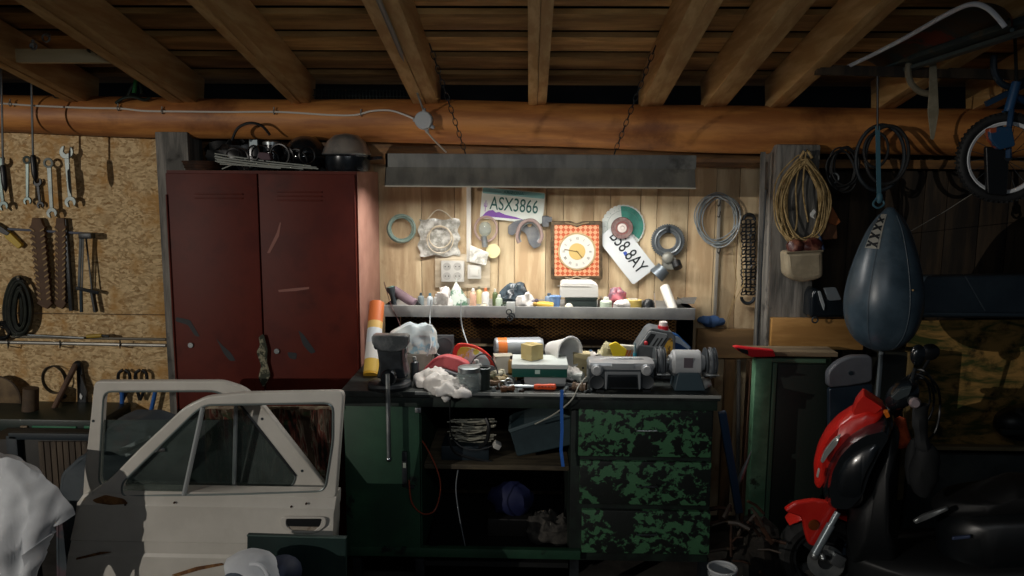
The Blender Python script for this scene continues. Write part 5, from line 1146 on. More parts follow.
b = BM(); pb(b, 8, 436, 19, 500, 3.19, .03, .004); obj('side_frame', b, DARKT, t)
# grey-blue tarp heap behind doors
def tarp(b):
    pts = [(58, 500), (62, 474), (88, 452), (112, 424), (140, 421), (175, 436), (215, 432), (240, 470), (240, 760), (58, 760)]
    plate(b, [rpoly(pts, 6)], 2.98, .16, .01)
    bmesh.ops.triangulate(b, faces=b.faces[:]); bmesh.ops.subdivide_edges(b, edges=b.edges[:], cuts=3, use_grid_fill=True); fold(b, .014, 7, 2)
one('tarpaulin', 'crumpled grey-blue tarpaulin heaped behind the car doors', 'tarpaulin', mat('grey_blue_tarp', '#2f3a42', '#454d52', scale=5, rough=.7, c='#54444a', clo=.56, chi=.6, cscale=4), tarp, smooth=70)
t = thing('white_pole', 'pair of white slats lying on the tarpaulin behind the door glass', 'slats', P(133, 450, 2.93))
for q in (((120, 450), (150, 437)), ((126, 455), (156, 441))):
    b = BM(); bar(b, P(q[0][0], q[0][1], 2.95), P(q[1][0], q[1][1], 2.95), .012, .012); obj('slat', b, solid('#b9bec2', .5), t)
# white cloth heap in the left foreground
t = thing('covered_crate', 'dark box under the white sheet in the left foreground', 'box', (P(20, 440, 2.3).x, 2.35, 0))
b = BM(); box2(b, (-2.1, 2.45, 0), (P(20, 520, 2.45).x, 2.55, .5), bev=.01); obj('box', b, solid('#101820', .6), t)
b = BM(); box2(b, (-2.11, 2.44, .5), (P(21, 520, 2.45).x, 2.56, .54), bev=.006); obj('lid', b, solid('#12202a', .6), t)
def sheet(b):
    top = [(-60, 460), (0, 463), (20, 464), (38, 473), (54, 487), (64, 501), (71, 516)]
    n = len(top)-1; cols_ = 48; rows_ = 36; g = []; from mathutils import noise
    for j in range(rows_+1):
        v_ = j/rows_; r_ = []
        for i in range(cols_+1):
            u = i/cols_*n; k_ = min(int(u), n-1); f = u-k_; px = top[k_][0]*(1-f)+top[k_+1][0]*f; py = top[k_][1]*(1-f)+top[k_+1][1]*f
            pt = P(px, py, 2.42)
            if v_ < .25: q = Vector((pt.x*(1+.13*(1-v_/.25)/2.42), 2.42+.13*(1-v_/.25), pt.z-.03*(1-v_/.25)))
            else:
                h = (v_-.25)/.75; hang = (.42+.1*math.sin(i*.35))*(1-.75*(i/cols_)**3); q = Vector((pt.x-.10*h*(i/cols_)**2, 2.42-.10*math.sin(h*1.5), pt.z-h*hang))
            r_.append(b.verts.new(q))
        g.append(r_)
    for j in range(rows_):
        for i in range(cols_): b.faces.new((g[j][i], g[j][i+1], g[j+1][i+1], g[j+1][i]))
    b.normal_update()
    for v in b.verts:
        w_ = v.co; a = noise.noise(Vector((w_.x*5+w_.z*3.2, w_.z*2.2-w_.x*1.5, 1.3))); c = noise.noise(Vector((w_.x*9-w_.z*6, w_.z*5, 4.1)))
        d = (1-abs(a)*2.6)*.02+(1-abs(c)*2.6)*.010
        v.co += v.normal*(d if v.normal.y < 0 or v.normal.z > .3 else -d)*.9
    bmesh.ops.solidify(b, geom=b.faces[:], thickness=.003)
one('white_sheet', 'creased dirty white sheet draped over the box in the left foreground', 'sheet', WHITEC, sheet, smooth=80)
# green board, cap and shoe in the foreground
D = 2.45
t = thing('green_board', 'dark green board leaning against the cream door in the foreground', 'board', P(296, 700, D))
b = BM(); plate(b, [[(247, 535), (346, 538), (345, 720), (245, 718)]], D, .02, .003); obj('board', b, mat('dark_green_board', '#0f2422', '#152e2a', scale=5, rough=.5), t)
b = BM(); tube(b, [P(247, 535.5, D-.002), P(346, 538.5, D-.002)], .003, 6); obj('top_edge', b, solid('#2a423d', .5), t)
t = thing('baseball_cap', 'white and navy cap with a strap lying in front of the green board', 'cap', P(255, 600, 2.3))
c0 = P(255, 574, 2.3)
b = BM(); ball(b, c0, (.09, .08, .072), 28)
for v in list(b.verts):
    v.co.x += .012*math.sin(v.co.z*60)
fold(b, .006, 14, 2)
for f in [f for f in b.faces if f.calc_center_median().z < c0.z-.03]: b.faces.remove(f)
obj('crown', b, WHITEC, t)
b = BM(); ball(b, c0+Vector((.075, .03, -.01)), (.06, .07, .05), 20); obj('navy_side', b, solid('#16233c', .7), t)
b = BM(); tube(b, spl([c0+Vector((.005, -.05, .058)), c0+Vector((.04, -.06, .06)), c0+Vector((.065, -.068, .03)), c0+Vector((.06, -.075, -.02))], 5), .007, 8); obj('strap', b, solid('#c8ccd2', .7), t)
b = BM(); ball(b, c0+Vector((-.035, -.06, .015)), (.04, .03, .022), 16); obj('inner_patch', b, solid('#55606c', .8), t)
b = BM(); lathe(b, [(.088, 0), (.1, -.012), (.1, -.03), (.0, -.05)], c0+Vector((0, 0, -.03)), n=28); obj('band', b, solid('#141f33', .7), t)
one('stool', 'low dark stool under the white and navy cap', 'stool', DARKT, lambda b: (lathe(b, [(0, -.02), (.13, -.02), (.13, 0), (0, 0)], c0+Vector((0, .02, -.083)), n=28), [tube(b, [c0+Vector((math.cos(a)*.09, .02+math.sin(a)*.09, -.1)), Vector((c0.x+math.cos(a)*.13, 2.32+math.sin(a)*.13, 0))], .01, 8) for a in (.7, 2.3, 3.9, 5.4)]))
# ------------------------------------------------------------------ on top of the locker
LT = P(300, 171, 3.3).z+.001
def lt(px, D): return Vector((P(px, 171, D).x, D, LT))
POTB = mat('black_enamel', '#14181c', '#22272c', scale=12, rough=.25, metal=.2)
t = thing('cooking_pot', 'black enamel pot standing at the right end on top of the locker', 'pot', lt(347, 3.45))
q = lt(348, 3.45); b = BM(); lathe(b, [(0, 0), (.088, 0), (.095, .01), (.095, .062), (.1, .068), (.092, .068), (.088, .01), (0, .008)], q, n=32); obj('pot', b, POTB, t)
b = BM(); tube(b, [q+Vector((.09, 0, .055)), q+Vector((.15, -.01, .058))], .008, 8); obj('handle', b, POTB, t)
t = thing('metal_bowl', 'upturned worn silver bowl resting on the black pot', 'bowl', q+Vector((-.01, 0, .069)))
b = BM(); lathe(b, [(.1, 0), (.097, .02), (.08, .055), (.05, .08), (0, .09)], q+Vector((-.005, 0, .071)), n=32); lathe(b, [(.1, 0), (.104, .002), (.094, .02), (.077, .052), (.048, .076), (0, .086)], q+Vector((-.005, 0, .071)), n=32); obj('bowl', b, mat('worn_silver', '#6d6b69', '#98928a', scale=7, rough=.3, metal=.4), t)
b = BM(); ring(b, q+Vector((-.005, 0, .073)), .1, .004, ax=(0, 0, 1), n=32, m=6); obj('rim', b, STEEL, t)
t = thing('motorcycle_helmet', 'glossy black helmet lying on the locker between bowl and wire bundle', 'helmet', lt(308, 3.5))
q = lt(306, 3.52); b = BM(); ball(b, q+Vector((0, 0, .075)), (.085, .095, .075), 28); fold(b, .003, 6); obj('shell', b, POTB, t)
b = BM(); ball(b, q+Vector((.0, -.055, .06)), (.065, .05, .035), 20); obj('visor', b, solid('#0c0f12', .12), t)
b = BM(); ring(b, q+Vector((0, 0, .05)), .088, .004, ax=(0, .2, 1), n=28, m=6); obj('trim', b, DARKT, t)
t = thing('round_tin', 'round dark tin with a silver lid behind the wire bundle on the locker', 'tin', lt(272, 3.6)); q = lt(273, 3.62)
b = BM(); cyl(b, q, q+Vector((0, 0, .115)), .04, n=24); obj('body', b, POTB, t)
b = BM(); lathe(b, [(0, .115), (.042, .115), (.042, .127), (.03, .133), (0, .134)], q, n=24); obj('lid', b, STEEL, t)
t = thing('small_canister', 'dark canister with a bright square label on the locker', 'canister', lt(255, 3.6)); q = lt(256, 3.6)
b = BM(); box2(b, q+Vector((-.022, -.02, 0)), q+Vector((.022, .02, .14)), bev=.004); obj('body', b, POTB, t)
b = BM(); box2(b, q+Vector((-.017, -.0215, .105)), q+Vector((.017, -.0195, .135))); obj('label', b, solid('#a9bcc2', .4), t)
one('basket', 'low dark basket heap at the left end on top of the locker', 'basket', RUST, lambda b: (lathe(b, [(0, 0), (.07, 0), (.085, .04), (.08, .04), (.066, .006), (0, .006)], lt(203, 3.5), n=20), [ring(b, lt(203, 3.5)+Vector((0, 0, .012+.012*k)), .074+.004*k, .004, ax=(0, 0, 1), n=24, m=6) for k in range(3)]))
rnd = random.Random(11)
t = thing('wire_bundle', 'sheaf of thin white wires lying across the top of the locker', 'wire', lt(265, 3.4))
for k_ in range(13):
    b = BM(); x0 = 214+rnd.uniform(0, 6); y0 = 153+rnd.uniform(0, 11); x1 = 275+rnd.uniform(0, 45); y1 = 165+rnd.uniform(0, 5)
    if k_ in (3, 8): x0, y0, x1, y1 = 222+22*(k_ == 8), 172-3, 250+18*(k_ == 8), 157
    d = 3.31+rnd.uniform(.03, .16)
    pts = [P(x0, y0, d), P((x0+x1)/2, (y0+y1)/2+rnd.uniform(0, 2), d), P(x1, y1, d)]
    for p in pts: p.z = max(p.z, LT+.004)
    tube(b, spl(pts, 4), .0024, 5); obj('wire', b, solid('#9fa49d', .5), t)
one('pan', 'dark shallow pan lying under the white wires on the locker', 'pan', POTB, lambda b: (lathe(b, [(0, 0), (.1, 0), (.125, .035), (.12, .035), (.096, .006), (0, .006)], lt(262, 3.62), n=28), tube(b, [lt(262, 3.62)+Vector((-.12, 0, .03)), lt(262, 3.62)+Vector((-.2, 0, .04))], .008)))
one('cable', 'dark cable hooped above the locker against the log beam', 'cable', BLACKP, lambda b: ptube(b, [(232, 140, 3.5), (238, 128, 3.48), (250, 123, 3.47), (262, 126, 3.48), (270, 135, 3.5)], 3.5, .006))
one('fabric_strip', 'dull purple strip of cloth lying on the wires over the locker', 'cloth', solid('#57454c', .8), lambda b: plate(b, [rpoly([(259, 152), (269, 153), (271, 160), (262, 160), (257, 157)], 1.5)], 3.38, .04, .004))
crumple('black_sack', 'heap of black plastic sacking behind the wires on the locker', 'sack', 203, 143, 262, 3.60, solid('#0d1012', .35), .03, 17, .12, z=LT)
crumple('black_sack', 'lower black sack between the round tin and the helmet on the locker', 'sack', 268, 150, 330, 3.62, solid('#0d1012', .35), .03, 19, .10, z=LT)
one('cable', 'tangled black cable loops heaped over the wires on the locker', 'cable', BLACKP, lambda b: [ring(b, P(235+9*k, 156+3*math.sin(k*2), 3.44-.01*(k % 3)), .035+.008*(k % 2), .004, ax=(math.sin(k*1.3), 1, .5*math.cos(k)), n=20, m=5) for k in range(9)])
# ------------------------------------------------------------------ cable along the beam, junction box
lam = lambda px, py, D=3.47: P(px, py, D)
one('cable', 'white electric cable clipped along the log beam to the junction box', 'cable', solid('#cfccc2', .5), lambda b: ptube(b, [(-30, 101, 3.53), (10, 104, 3.53), (40, 106, 3.53), (90, 108, 3.53), (120, 108.5, 3.53), (145, 111, 3.525), (180, 111.5, 3.525), (230, 112, 3.525), (280, 112, 3.52), (330, 115, 3.52), (355, 115, 3.52), (372, 111, 3.52), (390, 110.5, 3.52), (405, 115, 3.51), (416, 120, 3.50)], 3.5, .0042))
for i, x in enumerate((10, 118, 162, 274, 361)):
    y = {10: 104, 118: 108.5, 162: 111.5, 274: 112, 361: 114}[x]
    one('cable_clip', 'small clip pinning the white cable to the beam, %s' % ['by the left picture edge', 'above the strand board middle', 'above the grey post', 'above the locker middle', 'nearest the junction box'][i], 'clip', solid('#8a8880', .5), lambda b: (ring(b, P(x, y, 3.524), .009, .0025, ax=(1, 0, .1), n=12, m=5), tube(b, [P(x, y-2, 3.53), P(x, y-5, 3.53)], .003)), group='clips on the white beam cable')
t = thing('junction_box', 'round white junction box on the log beam where the cables meet', 'junction box', P(424, 132, 3.48))
c0 = P(424, 120.5, 3.50); b = BM(); lathe(b, [(0, -.03), (.034, -.03), (.038, -.026), (.04, 0), (0, 0)], c0, (0, 1, 0), 28); obj('box', b, solid('#a9aeb0', .5), t)
for q in ((424, 110), (415, 120), (427, 131), (432.5, 127)):
    b = BM(); pq = P(q[0], q[1], 3.485); d_ = (pq-P(424, 120.5, 3.485)).normalized(); cyl(b, pq-d_*.006, pq+d_*.008, .009, .007, 12); obj('gland', b, solid('#9aa0a3', .5), t)
b = BM(); pb(b, 441-6, 114, 447, 127, 3.50, .012, .003); b.free()
one('cable', 'white cable dropping from the junction box to the light fixture', 'cable', solid('#b5b1a6', .5), lambda b: ptube(b, [(427, 132, 3.47), (434, 140, 3.42), (446, 152, 3.30)], 3.4, .0036))
one('conduit', 'grey plastic conduit running up the rafter from the junction box', 'conduit', solid('#7d7c75', .5), lambda b: (tube(b, [P(377, -4, 2.40), P(402, 55, 2.98), P(415, 86, 3.38)], .009, 8), tube(b, spl([P(415, 86, 3.38), P(419, 98, 3.42), P(423, 109, 3.47)], 4), .0045, 8)))
# board nailed under the rafters at left with odds and ends
t = thing('rafter_board', 'pale wooden board nailed under the rafters at the upper left', 'board', P(70, 61, 3.1))
b = BM(); bar(b, P(-60, 56, 3.1), P(142, 56.5, 3.1), .04, .05, bev=.002); obj('board', b, mat('pale_raw_wood', '#d0be92', '#e0cfa6', scale=5, st=(.5, 4, 4), rough=.8), t)
b = BM(); ring(b, P(92, 52, 3.07), .017, .003, ax=(.3, .3, 1), n=16); obj('screw_eye', b, BLACKM, t)
b = BM(); tube(b, [P(33, 40, 3.06), P(33, 48, 3.06)], .006); ring(b, P(33.5, 46, 3.055), .012, .004, n=14); obj('hook', b, STEEL, t)
one('metal_ring', 'small blue-grey shackle lying above the pale rafter board', 'shackle', STEEL, lambda b: (ring(b, P(46, 38, 3.12), .014, .004, n=14), box(b, P(48, 35, 3.12), (.015, .012, .012), (.3, .5, 0), .002)))
one('toy_parts', 'jumble of small bright metal parts on top of the log beam at left', 'parts', mat('mixed_parts', '#20262a', '#a59c6a', scale=30, rough=.4, metal=.4, lo=.52, hi=.6, c='#3550a0', clo=.6, chi=.63, cscale=14), lambda b: [(ball(b, P(62+6*math.sin(k*2.1), 92+4*math.cos(k*1.7), 3.56), (.016, .014, .013), 8), ring(b, P(60+5*math.cos(k), 91+4*math.sin(k*2), 3.55), .016, .0035, ax=(math.sin(k), 1, math.cos(k)), n=12, m=5)) for k in range(5)], kind=None)
one('green_clamp', 'dark tangled tool with a green grip lying on the log beam', 'clamp', solid('#18241c', .5), lambda b: (tube(b, spl([P(116, 103, 3.54), P(124, 98, 3.53), P(134, 97, 3.53), P(144, 100, 3.54), P(150, 98, 3.55)], 4), .007), tube(b, spl([P(128, 96, 3.55), P(134, 84, 3.56), P(140, 84, 3.56), P(142, 94, 3.55)], 4), .008)))
one('green_grip', 'short green grip standing on the log beam', 'grip', solid('#1f6f35', .4), lambda b: tube(b, [P(134, 93, 3.545), P(136, 80, 3.55)], .009, 10))
t = thing('wire_roll', 'dark roll of wire netting lying on top of the beam above the locker', 'netting', P(355, 103, 3.66))
b = BM()
for k_ in range(30): ring(b, P(312+k_*3.4, 96+.05*k_, 3.64), .03, .0018, ax=(1, .15, 0), n=14, m=4)
for k_ in range(6): a_ = k_*PI/3; v = Vector((0, .03*math.cos(a_), .03*math.sin(a_))); tube(b, [P(312, 96, 3.64)+v, P(412, 97.5, 3.64)+v], .0016, 4)
obj('netting', b, solid('#39413f', .5, .5), t)
b = BM(); cyl(b, P(308, 97, 3.64), P(313, 97, 3.64), .022, n=16); obj('end_cap', b, solid('#5f2d30', .5), t)
# ------------------------------------------------------------------ around the right post
t = thing('rope_coil', 'large tangled coil of tan rope hanging on the grey post', 'rope', P(803, 250, 3.42))
b = BM(); rnd = random.Random(2)
for i in range(20):
    rx, ry = 25*rnd.uniform(.7, 1.08), 43*rnd.uniform(.86, 1.04); cx, cy = 803+rnd.uniform(-4, 4), 201+rnd.uniform(-2, 4); ph = rnd.uniform(0, 6); pts = []
    for q in range(40):
        f = 2*PI*q/40; up = max(0, -math.sin(f)); x = cx+rx*math.cos(f)*(1-.45*up**2)+.9*math.sin(5*f+ph); y = cy+ry*math.sin(f)
        pts.append(P(x, y, 3.475-.010*(i % 5)-.006*math.sin(2*f+ph)))
    tube(b, pts, .0031, 6, closed=True)
obj('rope_loops', b, ROPE, t)
b = BM(); ptube(b, [(803, 152), (796, 185), (797, 220), (793, 238)], 3.44, .0035); ptube(b, [(806, 152), (803, 190), (808, 222)], 3.44, .0035); ptube(b, [(800, 158), (806, 150), (812, 158)], 3.44, .006); obj('rope_end', b, ROPE, t)
b = BM(); tube(b, [P(805, 152, 3.50), P(805, 150, 3.42)], .005); obj('nail', b, BLACKM, t)
b = BM(); plate(b, [rpoly([(810, 214), (814, 209), (816, 212), (813, 216), (815, 219), (811, 217)], 1)], 3.41, .004); obj('paper_tag', b, solid('#d8d9d4', .5), t)
t = thing('canvas_pouch', 'beige canvas pouch of wrapped bits hanging on the grey post', 'pouch', P(804, 283, 3.40))
b = BM(); plate(b, [rpoly([(786, 252), (824, 250), (824, 277), (818, 280), (803, 283), (792, 280), (787, 275)], 4)], 3.38, .10, .02); obj('pouch', b, mat('beige_canvas', '#8d826b', '#a2967d', scale=14, rough=.9), t)
b = BM(); tube(b, [P(787, 253, 3.385), P(823, 251, 3.385)], .005); obj('hem', b, solid('#6e6450', .9), t)
b = BM()
ball(b, P(795, 248, 3.42), (.03, .03, .03), 16); ball(b, P(811, 247, 3.43), (.045, .03, .03), 16); fold(b, .015, 20, 8); obj('wrapped_contents', b, mat('brown_wrapping', '#4a2320', '#8b5a48', scale=18, rough=.4, lo=.5, hi=.6), t)
b = BM(); tube(b, [P(818, 232, 3.45), P(823, 250, 3.42)], .008); obj('blue_cord', b, solid('#1e3557', .5), t)
t = thing('leather_pouch', 'brown orange-flapped pouch hanging just right of the rope coil', 'pouch', P(832, 240, 3.5))
b = BM(); plate(b, [rpoly([(820, 222), (836, 213), (838, 239), (823, 240)], 2)], 3.5, .04, .004); obj('pouch', b, mat('brown_leather', '#5d3c24', '#734c2e', scale=10), t)
b = BM(); plate(b, [rpoly([(828, 222), (832, 206), (841, 222), (836, 226)], 1.5)], 3.49, .012, .002); obj('flap', b, solid('#8d4f22', .6), t)
t = thing('wire', 'thin dark wire running down the edge of the grey post', 'wire', P(760, 350, 3.47))
b = BM(); tube(b, [P(766, 190, 3.475), P(763, 240, 3.475), P(760, 300, 3.475), P(757, 350, 3.475)], .004); obj('strand', b, BLACKM, t)
t = thing('plastic_jug', 'dark glossy plastic jug standing on the plank beside the punching bag', 'jug', P(828, 319, 3.35))
b = BM(); plate(b, [rpoly([(810, 318), (811, 296), (815, 288), (822, 290), (826, 299), (843, 300), (845, 318)], 3)], 3.40, .10, .012); obj('jug', b, solid('#151b20', .15), t)
b = BM(); plate(b, [rpoly([(824, 288), (836, 287), (842, 300), (829, 301)], 2)], 3.39, .02, .003); obj('glossy_flap', b, solid('#6b7378', .12), t)
b = BM(); plate(b, [rpoly([(818, 291), (820.5, 291), (825, 305), (824, 311), (820, 300)], 1)], 3.385, .006, .001); obj('handle', b, solid('#99a0a3', .15), t)
b = BM(); ring(b, P(815, 320, 3.385), .012, .0035, n=16); obj('ring', b, BLACKM, t)
one('wide_plank', 'broad varnished plank fixed across behind the punching bag', 'plank', mat('varnished_plank', '#9a703c', '#b78a50', scale=4, st=(.6, 4, 4), rough=.5, bump=.1), lambda b: pb(b, 771.5, 318.5, 864, 350, 3.46, .038, .002, ))
one('thin_plank', 'thin rough plank lying on top of the green cabinet', 'plank', mat('rough_plank', '#6a5a44', '#8a7a60', scale=5, st=(.6, 4, 4), rough=.8), lambda b: pb(b, 748, 351.5, 838, 357, 3.28, .12, .002))
t = thing('folding_saw', 'red-handled tool with black grip lying on the thin plank', 'tool', P(755, 351, 3.27))
b = BM(); plate(b, [rpoly([(733, 347), (737, 346), (752, 348), (774, 350), (776, 357), (752, 357.5), (740, 352)], 2)], 3.25, .03, .006); obj('handle', b, solid('#d0232c', .4), t)
b = BM(); plate(b, [rpoly([(736, 348), (748, 350), (749, 355), (742, 353)], 1.5)], 3.243, .01, .002); obj('grip', b, BLACKP, t)
# green cabinet
t = thing('green_cabinet', 'narrow metal cabinet with pale green edge standing below the thin plank', 'cabinet', (P(790, 460, 3.3).x, 3.42, 0))
z1_ = P(790, 357.5, 3.3).z-.003
b = BM(); box2(b, (P(751, 460, 3.3).x, 3.3, 0), (P(767, 460, 3.3).x, 3.36, z1_), bev=.004); obj('side_panel', b, GREENL, t)
b = BM(); box2(b, (P(767, 460, 3.3).x, 3.32, .02), (P(827, 460, 3.3).x, 3.40, z1_-.001), bev=.003); obj('body', b, mat('dark_green_metal', '#16211b', '#22301f', scale=4, rough=.4, c='#3a2418', clo=.6, chi=.68, cscale=3), t)
b = BM(); pb(b, 769, 358.5, 826, 363, 3.305, .02, .001); pb(b, 768, 363, 772, 560, 3.305, .02, .001); obj('door_frame', b, solid('#4b6a55', .45), t)
b = BM(); pb(b, 773, 364, 824, 560, 3.312, .012, .002); obj('door', b, mat('dark_green_metal', '#16211b'), t)
# grey car panel
t = thing('car_panel', 'grey rounded car body panel leaning between green cabinet and scooter', 'car part', P(850, 560, 3.2))
b = BM(); plate(b, [rpoly([(828, 388), (828, 372), (838, 362), (852, 356), (873, 356), (873, 382), (850, 386)], 5)], 3.24, .04, .008); obj('panel', b, mat('grey_car_paint', '#4f5258', '#5d6066', scale=4, rough=.35), t)
b = BM(); plate(b, [rpoly([(829, 389), (873, 384), (873, 600), (830, 600)], 3)], 3.25, .03, .005); obj('lower_panel', b, mat('navy_paint', '#1c2732', '#242f3a', scale=4, rough=.3), t)
b = BM(); c0 = P(850.5, 373, 3.238); cyl(b, c0, c0+Vector((0, -.006, 0)), .009, n=14); obj('knob', b, DARKT, t)
t = thing('glass_case', 'tall dark box with pale edge standing behind the punching bag base', 'box', (P(890, 460, 3.4).x, 3.5, 0))
b = BM(); pb(b, 875, 352, 905, 620, 3.44, .12, .004); obj('box', b, mat('dark_box', '#2a2b26', '#363730', scale=5, rough=.3), t)
b = BM(); pb(b, 873, 352, 876, 620, 3.43, .02, .002); obj('edge', b, solid('#7b8488', .3), t)
b = BM(); pb(b, 903, 352, 909, 500, 3.43, .03, .002); obj('wood_edge', b, mat('edge_wood', '#8a7448', '#6d5a36', scale=6), t)
# blue-grey bumper panel high on the right
t = thing('car_hood', 'dull blue-grey metal panel lying across above the mossy board', 'car part', P(980, 319, 3.6))
b = BM(); plate(b, [rpoly([(905, 277), (1010, 275), (1120, 273), (1120, 318), (905, 318)], 3)], 3.62, .08, .012); obj('panel', b, mat('blue_grey_panel', '#4c5a64', '#5c6a73', scale=4, rough=.35, c='#3a464e', clo=.5, chi=.6, cscale=2), t)
b = BM(); pb(b, 905, 312, 1120, 318, 3.60, .02, .006); obj('lower_lip', b, solid('#5c6c76', .3), t)
b = BM(); tube(b, [P(965, 276, 3.617), P(985, 311, 3.617)], .003); obj('crease', b, solid('#7b878e', .3), t)
t = thing('dark_helmet', 'black round object hanging at the right edge on the mossy board', 'helmet', P(1022, 441, 3.6)); b = BM(); ball(b, P(1023, 423, 3.6), (.13, .08, .085), 24); obj('shell', b, BLACKP, t)
b = BM(); pb(b, 1002, 430, 1045, 436, 3.515, .02, .004); obj('strip', b, solid('#2c3230', .4), t)
# rough boards right of the bench
RB = mat('dirty_board', '#7b5f3f', '#97764d', scale=4, st=(.7, 4, 4), rough=.8, c='#4a3724', clo=.55, chi=.7)
one('cross_board', 'rough brown board nailed across the planks right of the bench', 'board', RB, lambda b: pb(b, 697, 329, 757, 358.5, 3.755, .03, .002))
one('white_stake', 'pale thin upright stake between grinder and green cabinet', 'stake', GREYW, lambda b: tube(b, [P(739, 360, 3.70), P(737, 540, 3.70)], .009, 8))
one('brown_stake', 'dark brown upright board edge beside the pale green panel', 'board', mat('red_brown_board', '#5a3d2c', '#4a3122', scale=6, st=(4, 4, .6)), lambda b: bar(b, P(755, 362, 3.40), P(744, 530, 3.40), .035, .02, up=(0, 1, 0)))
one('blue_bar', 'long dark blue bar leaning between workbench and green cabinet', 'bar', solid('#24405c', .5), lambda b: bar(b, P(722, 412, 3.0), P(739, 512, 3.15), .03, .02, up=(0, 1, 0), bev=.003))
one('chisel', 'bright thin pointed blade standing beside the blue bar', 'blade', STEEL, lambda b: lathe(b, [(0, 0), (.006, .01), (.010, .05), (.009, .1), (.002, .17), (0, .18)], P(736, 489, 3.2), (.06, 0, .18), 10))
for i, (x0, x1, dd, lab, col) in enumerate(((700, 712, 3.74, 'short board under the cross board nearest the bench', '#6b4c2c'), (722, 732, 3.745, 'vertical board under the cross board, middle one', '#7c5c36'), (744, 754, 3.742, 'vertical board under the cross board beside the stake', '#5d4226'))):
    one('upright_board', lab, 'board', mat('upright_wood', col, '#4a3622', scale=5, st=(4, 4, .5), rough=.8), lambda b: pb(b, x0, 360, x1, 520, dd, .03, .002), group='boards under the cross board')
t = thing('scrap_heap', 'tangled heap of dark sticks and pipes on the floor right of the bench', 'scrap', (P(750, 460, 3.1).x, 3.1, 0))
rnd = random.Random(9)
for i in range(46):
    x = rnd.uniform(726, 762); y = rnd.uniform(500, 600); d = rnd.uniform(2.95, 3.2); a = rnd.uniform(0, PI); l = rnd.uniform(12, 34)
    p0, p1 = P(x, y, d), P(x+math.cos(a)*l, y+math.sin(a)*l, d+rnd.uniform(-.05, .05)); p0.z = max(p0.z, .02); p1.z = max(p1.z, .02)
    b = BM(); tube(b, [p0, (p0+p1)/2+Vector((0, rnd.uniform(-.01, .01), .006)), p1], rnd.choice((.004, .006, .009)), 6); obj('stick', b, (RUST, mat('stick_wood', '#2e2620', '#463a2e', scale=8) if i == 1 else bpy.data.materials.get('stick_wood') or RUST)[i % 2], t)
b = BM()
for i in range(7):
    x, d = 744+3*i, 3.06+.03*(i % 4); ball(b, (P(x, 600, d).x, d, .10), (.06, .07, .13+.03*(i % 3)), 12)
fold(b, .05, 9, 3)
for v in b.verts: v.co.z = max(v.co.z, .001)
obj('heap_base', b, mat('dark_rubble', '#14120f', '#26211b', scale=20, rough=.95), t, smooth=None)
t = thing('white_bucket', 'white plastic bucket standing on the floor at the drawer corner', 'bucket', (P(721, 600, 2.8).x, 2.8, 0))
c0 = Vector((P(721, 600, 2.8).x, 2.8, P(721, 568, 2.8).z)); h_ = c0.z
b = BM(); lathe(b, [(0, .002), (.045, .002), (.052, h_), (.049, h_), (.043, .01), (0, .01)], (c0.x, 2.8, 0), n=28); obj('body', b, solid('#a9adb0', .5), t)
b = BM(); ring(b, c0, .052, .004, ax=(0, 0, 1), n=28, m=6); obj('rim', b, solid('#c5c9cc', .45), t)
b = BM(); tube(b, spl([c0+Vector((-.055, 0, -.01)), c0+Vector((-.05, -.05, -.02)), c0+Vector((.03, -.06, -.03)), c0+Vector((.055, 0, -.01))], 5), .002); obj('handle', b, STEEL, t)
# ------------------------------------------------------------------ punching bag
D = 3.12; k = D/F
t = thing('punching_bag', 'blue-black leather pear-shaped punching bag hanging on a blue strap', 'punching bag', P(880, 349, D))
prof = [(0, 0), (10, 1), (21, 7), (30, 18), (35, 32), (36.8, 48), (35.6, 64), (31.5, 84), (25.5, 104), (18.5, 122), (11, 134), (5.5, 141), (3, 143.5), (0, 144)]
c0 = P(880, 350, D); BG = mat('blue_black_leather', '#33434e', '#41525e', scale=9, rough=.33, bump=.05, c='#53646f', clo=.5, chi=.75, cscale=5)
sp_ = spl([Vector((r_, h, 0)) for r_, h in prof], 4); pr2 = [(max(0, v.x)*k, v.y*k) for v in sp_]; pr2[0] = (0, pr2[0][1]); pr2[-1] = (0, pr2[-1][1])
b = BM(); lathe(b, pr2, c0, n=48); obj('bag', b, BG, t, smooth=60)
def bagp(az, h, off=.001):
    h *= k
    for (r0, h0), (r1, h1) in zip(pr2, pr2[1:]):
        if h0 <= h <= h1: r_ = r0+(r1-r0)*(h-h0)/max(1e-9, h1-h0); break
    a = R(az); return c0+Vector((math.sin(a)*(r_+off), -math.cos(a)*(r_+off), h))
for az in (15, 75, 135, 195, 255, 315):
    b = BM(); tube(b, [bagp(az, h) for h in range(4, 140, 6)], .0016, 5); obj('seam', b, solid('#4a5761', .5), t)
b = BM(); g = []
for h in range(104, 140, 3): g.append([b.verts.new(bagp(az, h, .003)) for az in (-74, -58, -40)])
for A, B_ in zip(g, g[1:]):
    for i in (0, 1): b.faces.new((A[i], A[i+1], B_[i+1], B_[i]))
bmesh.ops.solidify(b, geom=b.faces[:], thickness=.002); obj('lace_patch', b, solid('#bdbcb2', .6), t)
for h in (108, 116, 124, 131):
    b = BM(); vs_ = [bagp(-71, h-3, .0055), bagp(-44, h+.5, .0055), bagp(-44, h+2.5, .0055), bagp(-71, h, .0055)]
    b.faces.new([b.verts.new(v) for v in vs_]); vs_ = [bagp(-71, h+2, .0058), bagp(-44, h-3, .0058), bagp(-44, h-1, .0058), bagp(-71, h+4, .0058)]; b.faces.new([b.verts.new(v) for v in vs_]); bmesh.ops.solidify(b, geom=b.faces[:], thickness=.001); obj('lace', b, solid('#20262b', .6), t)
b = BM(); ball(b, bagp(20, 66, .002), .004, 8); obj('valve', b, solid('#b89a6a', .4), t)
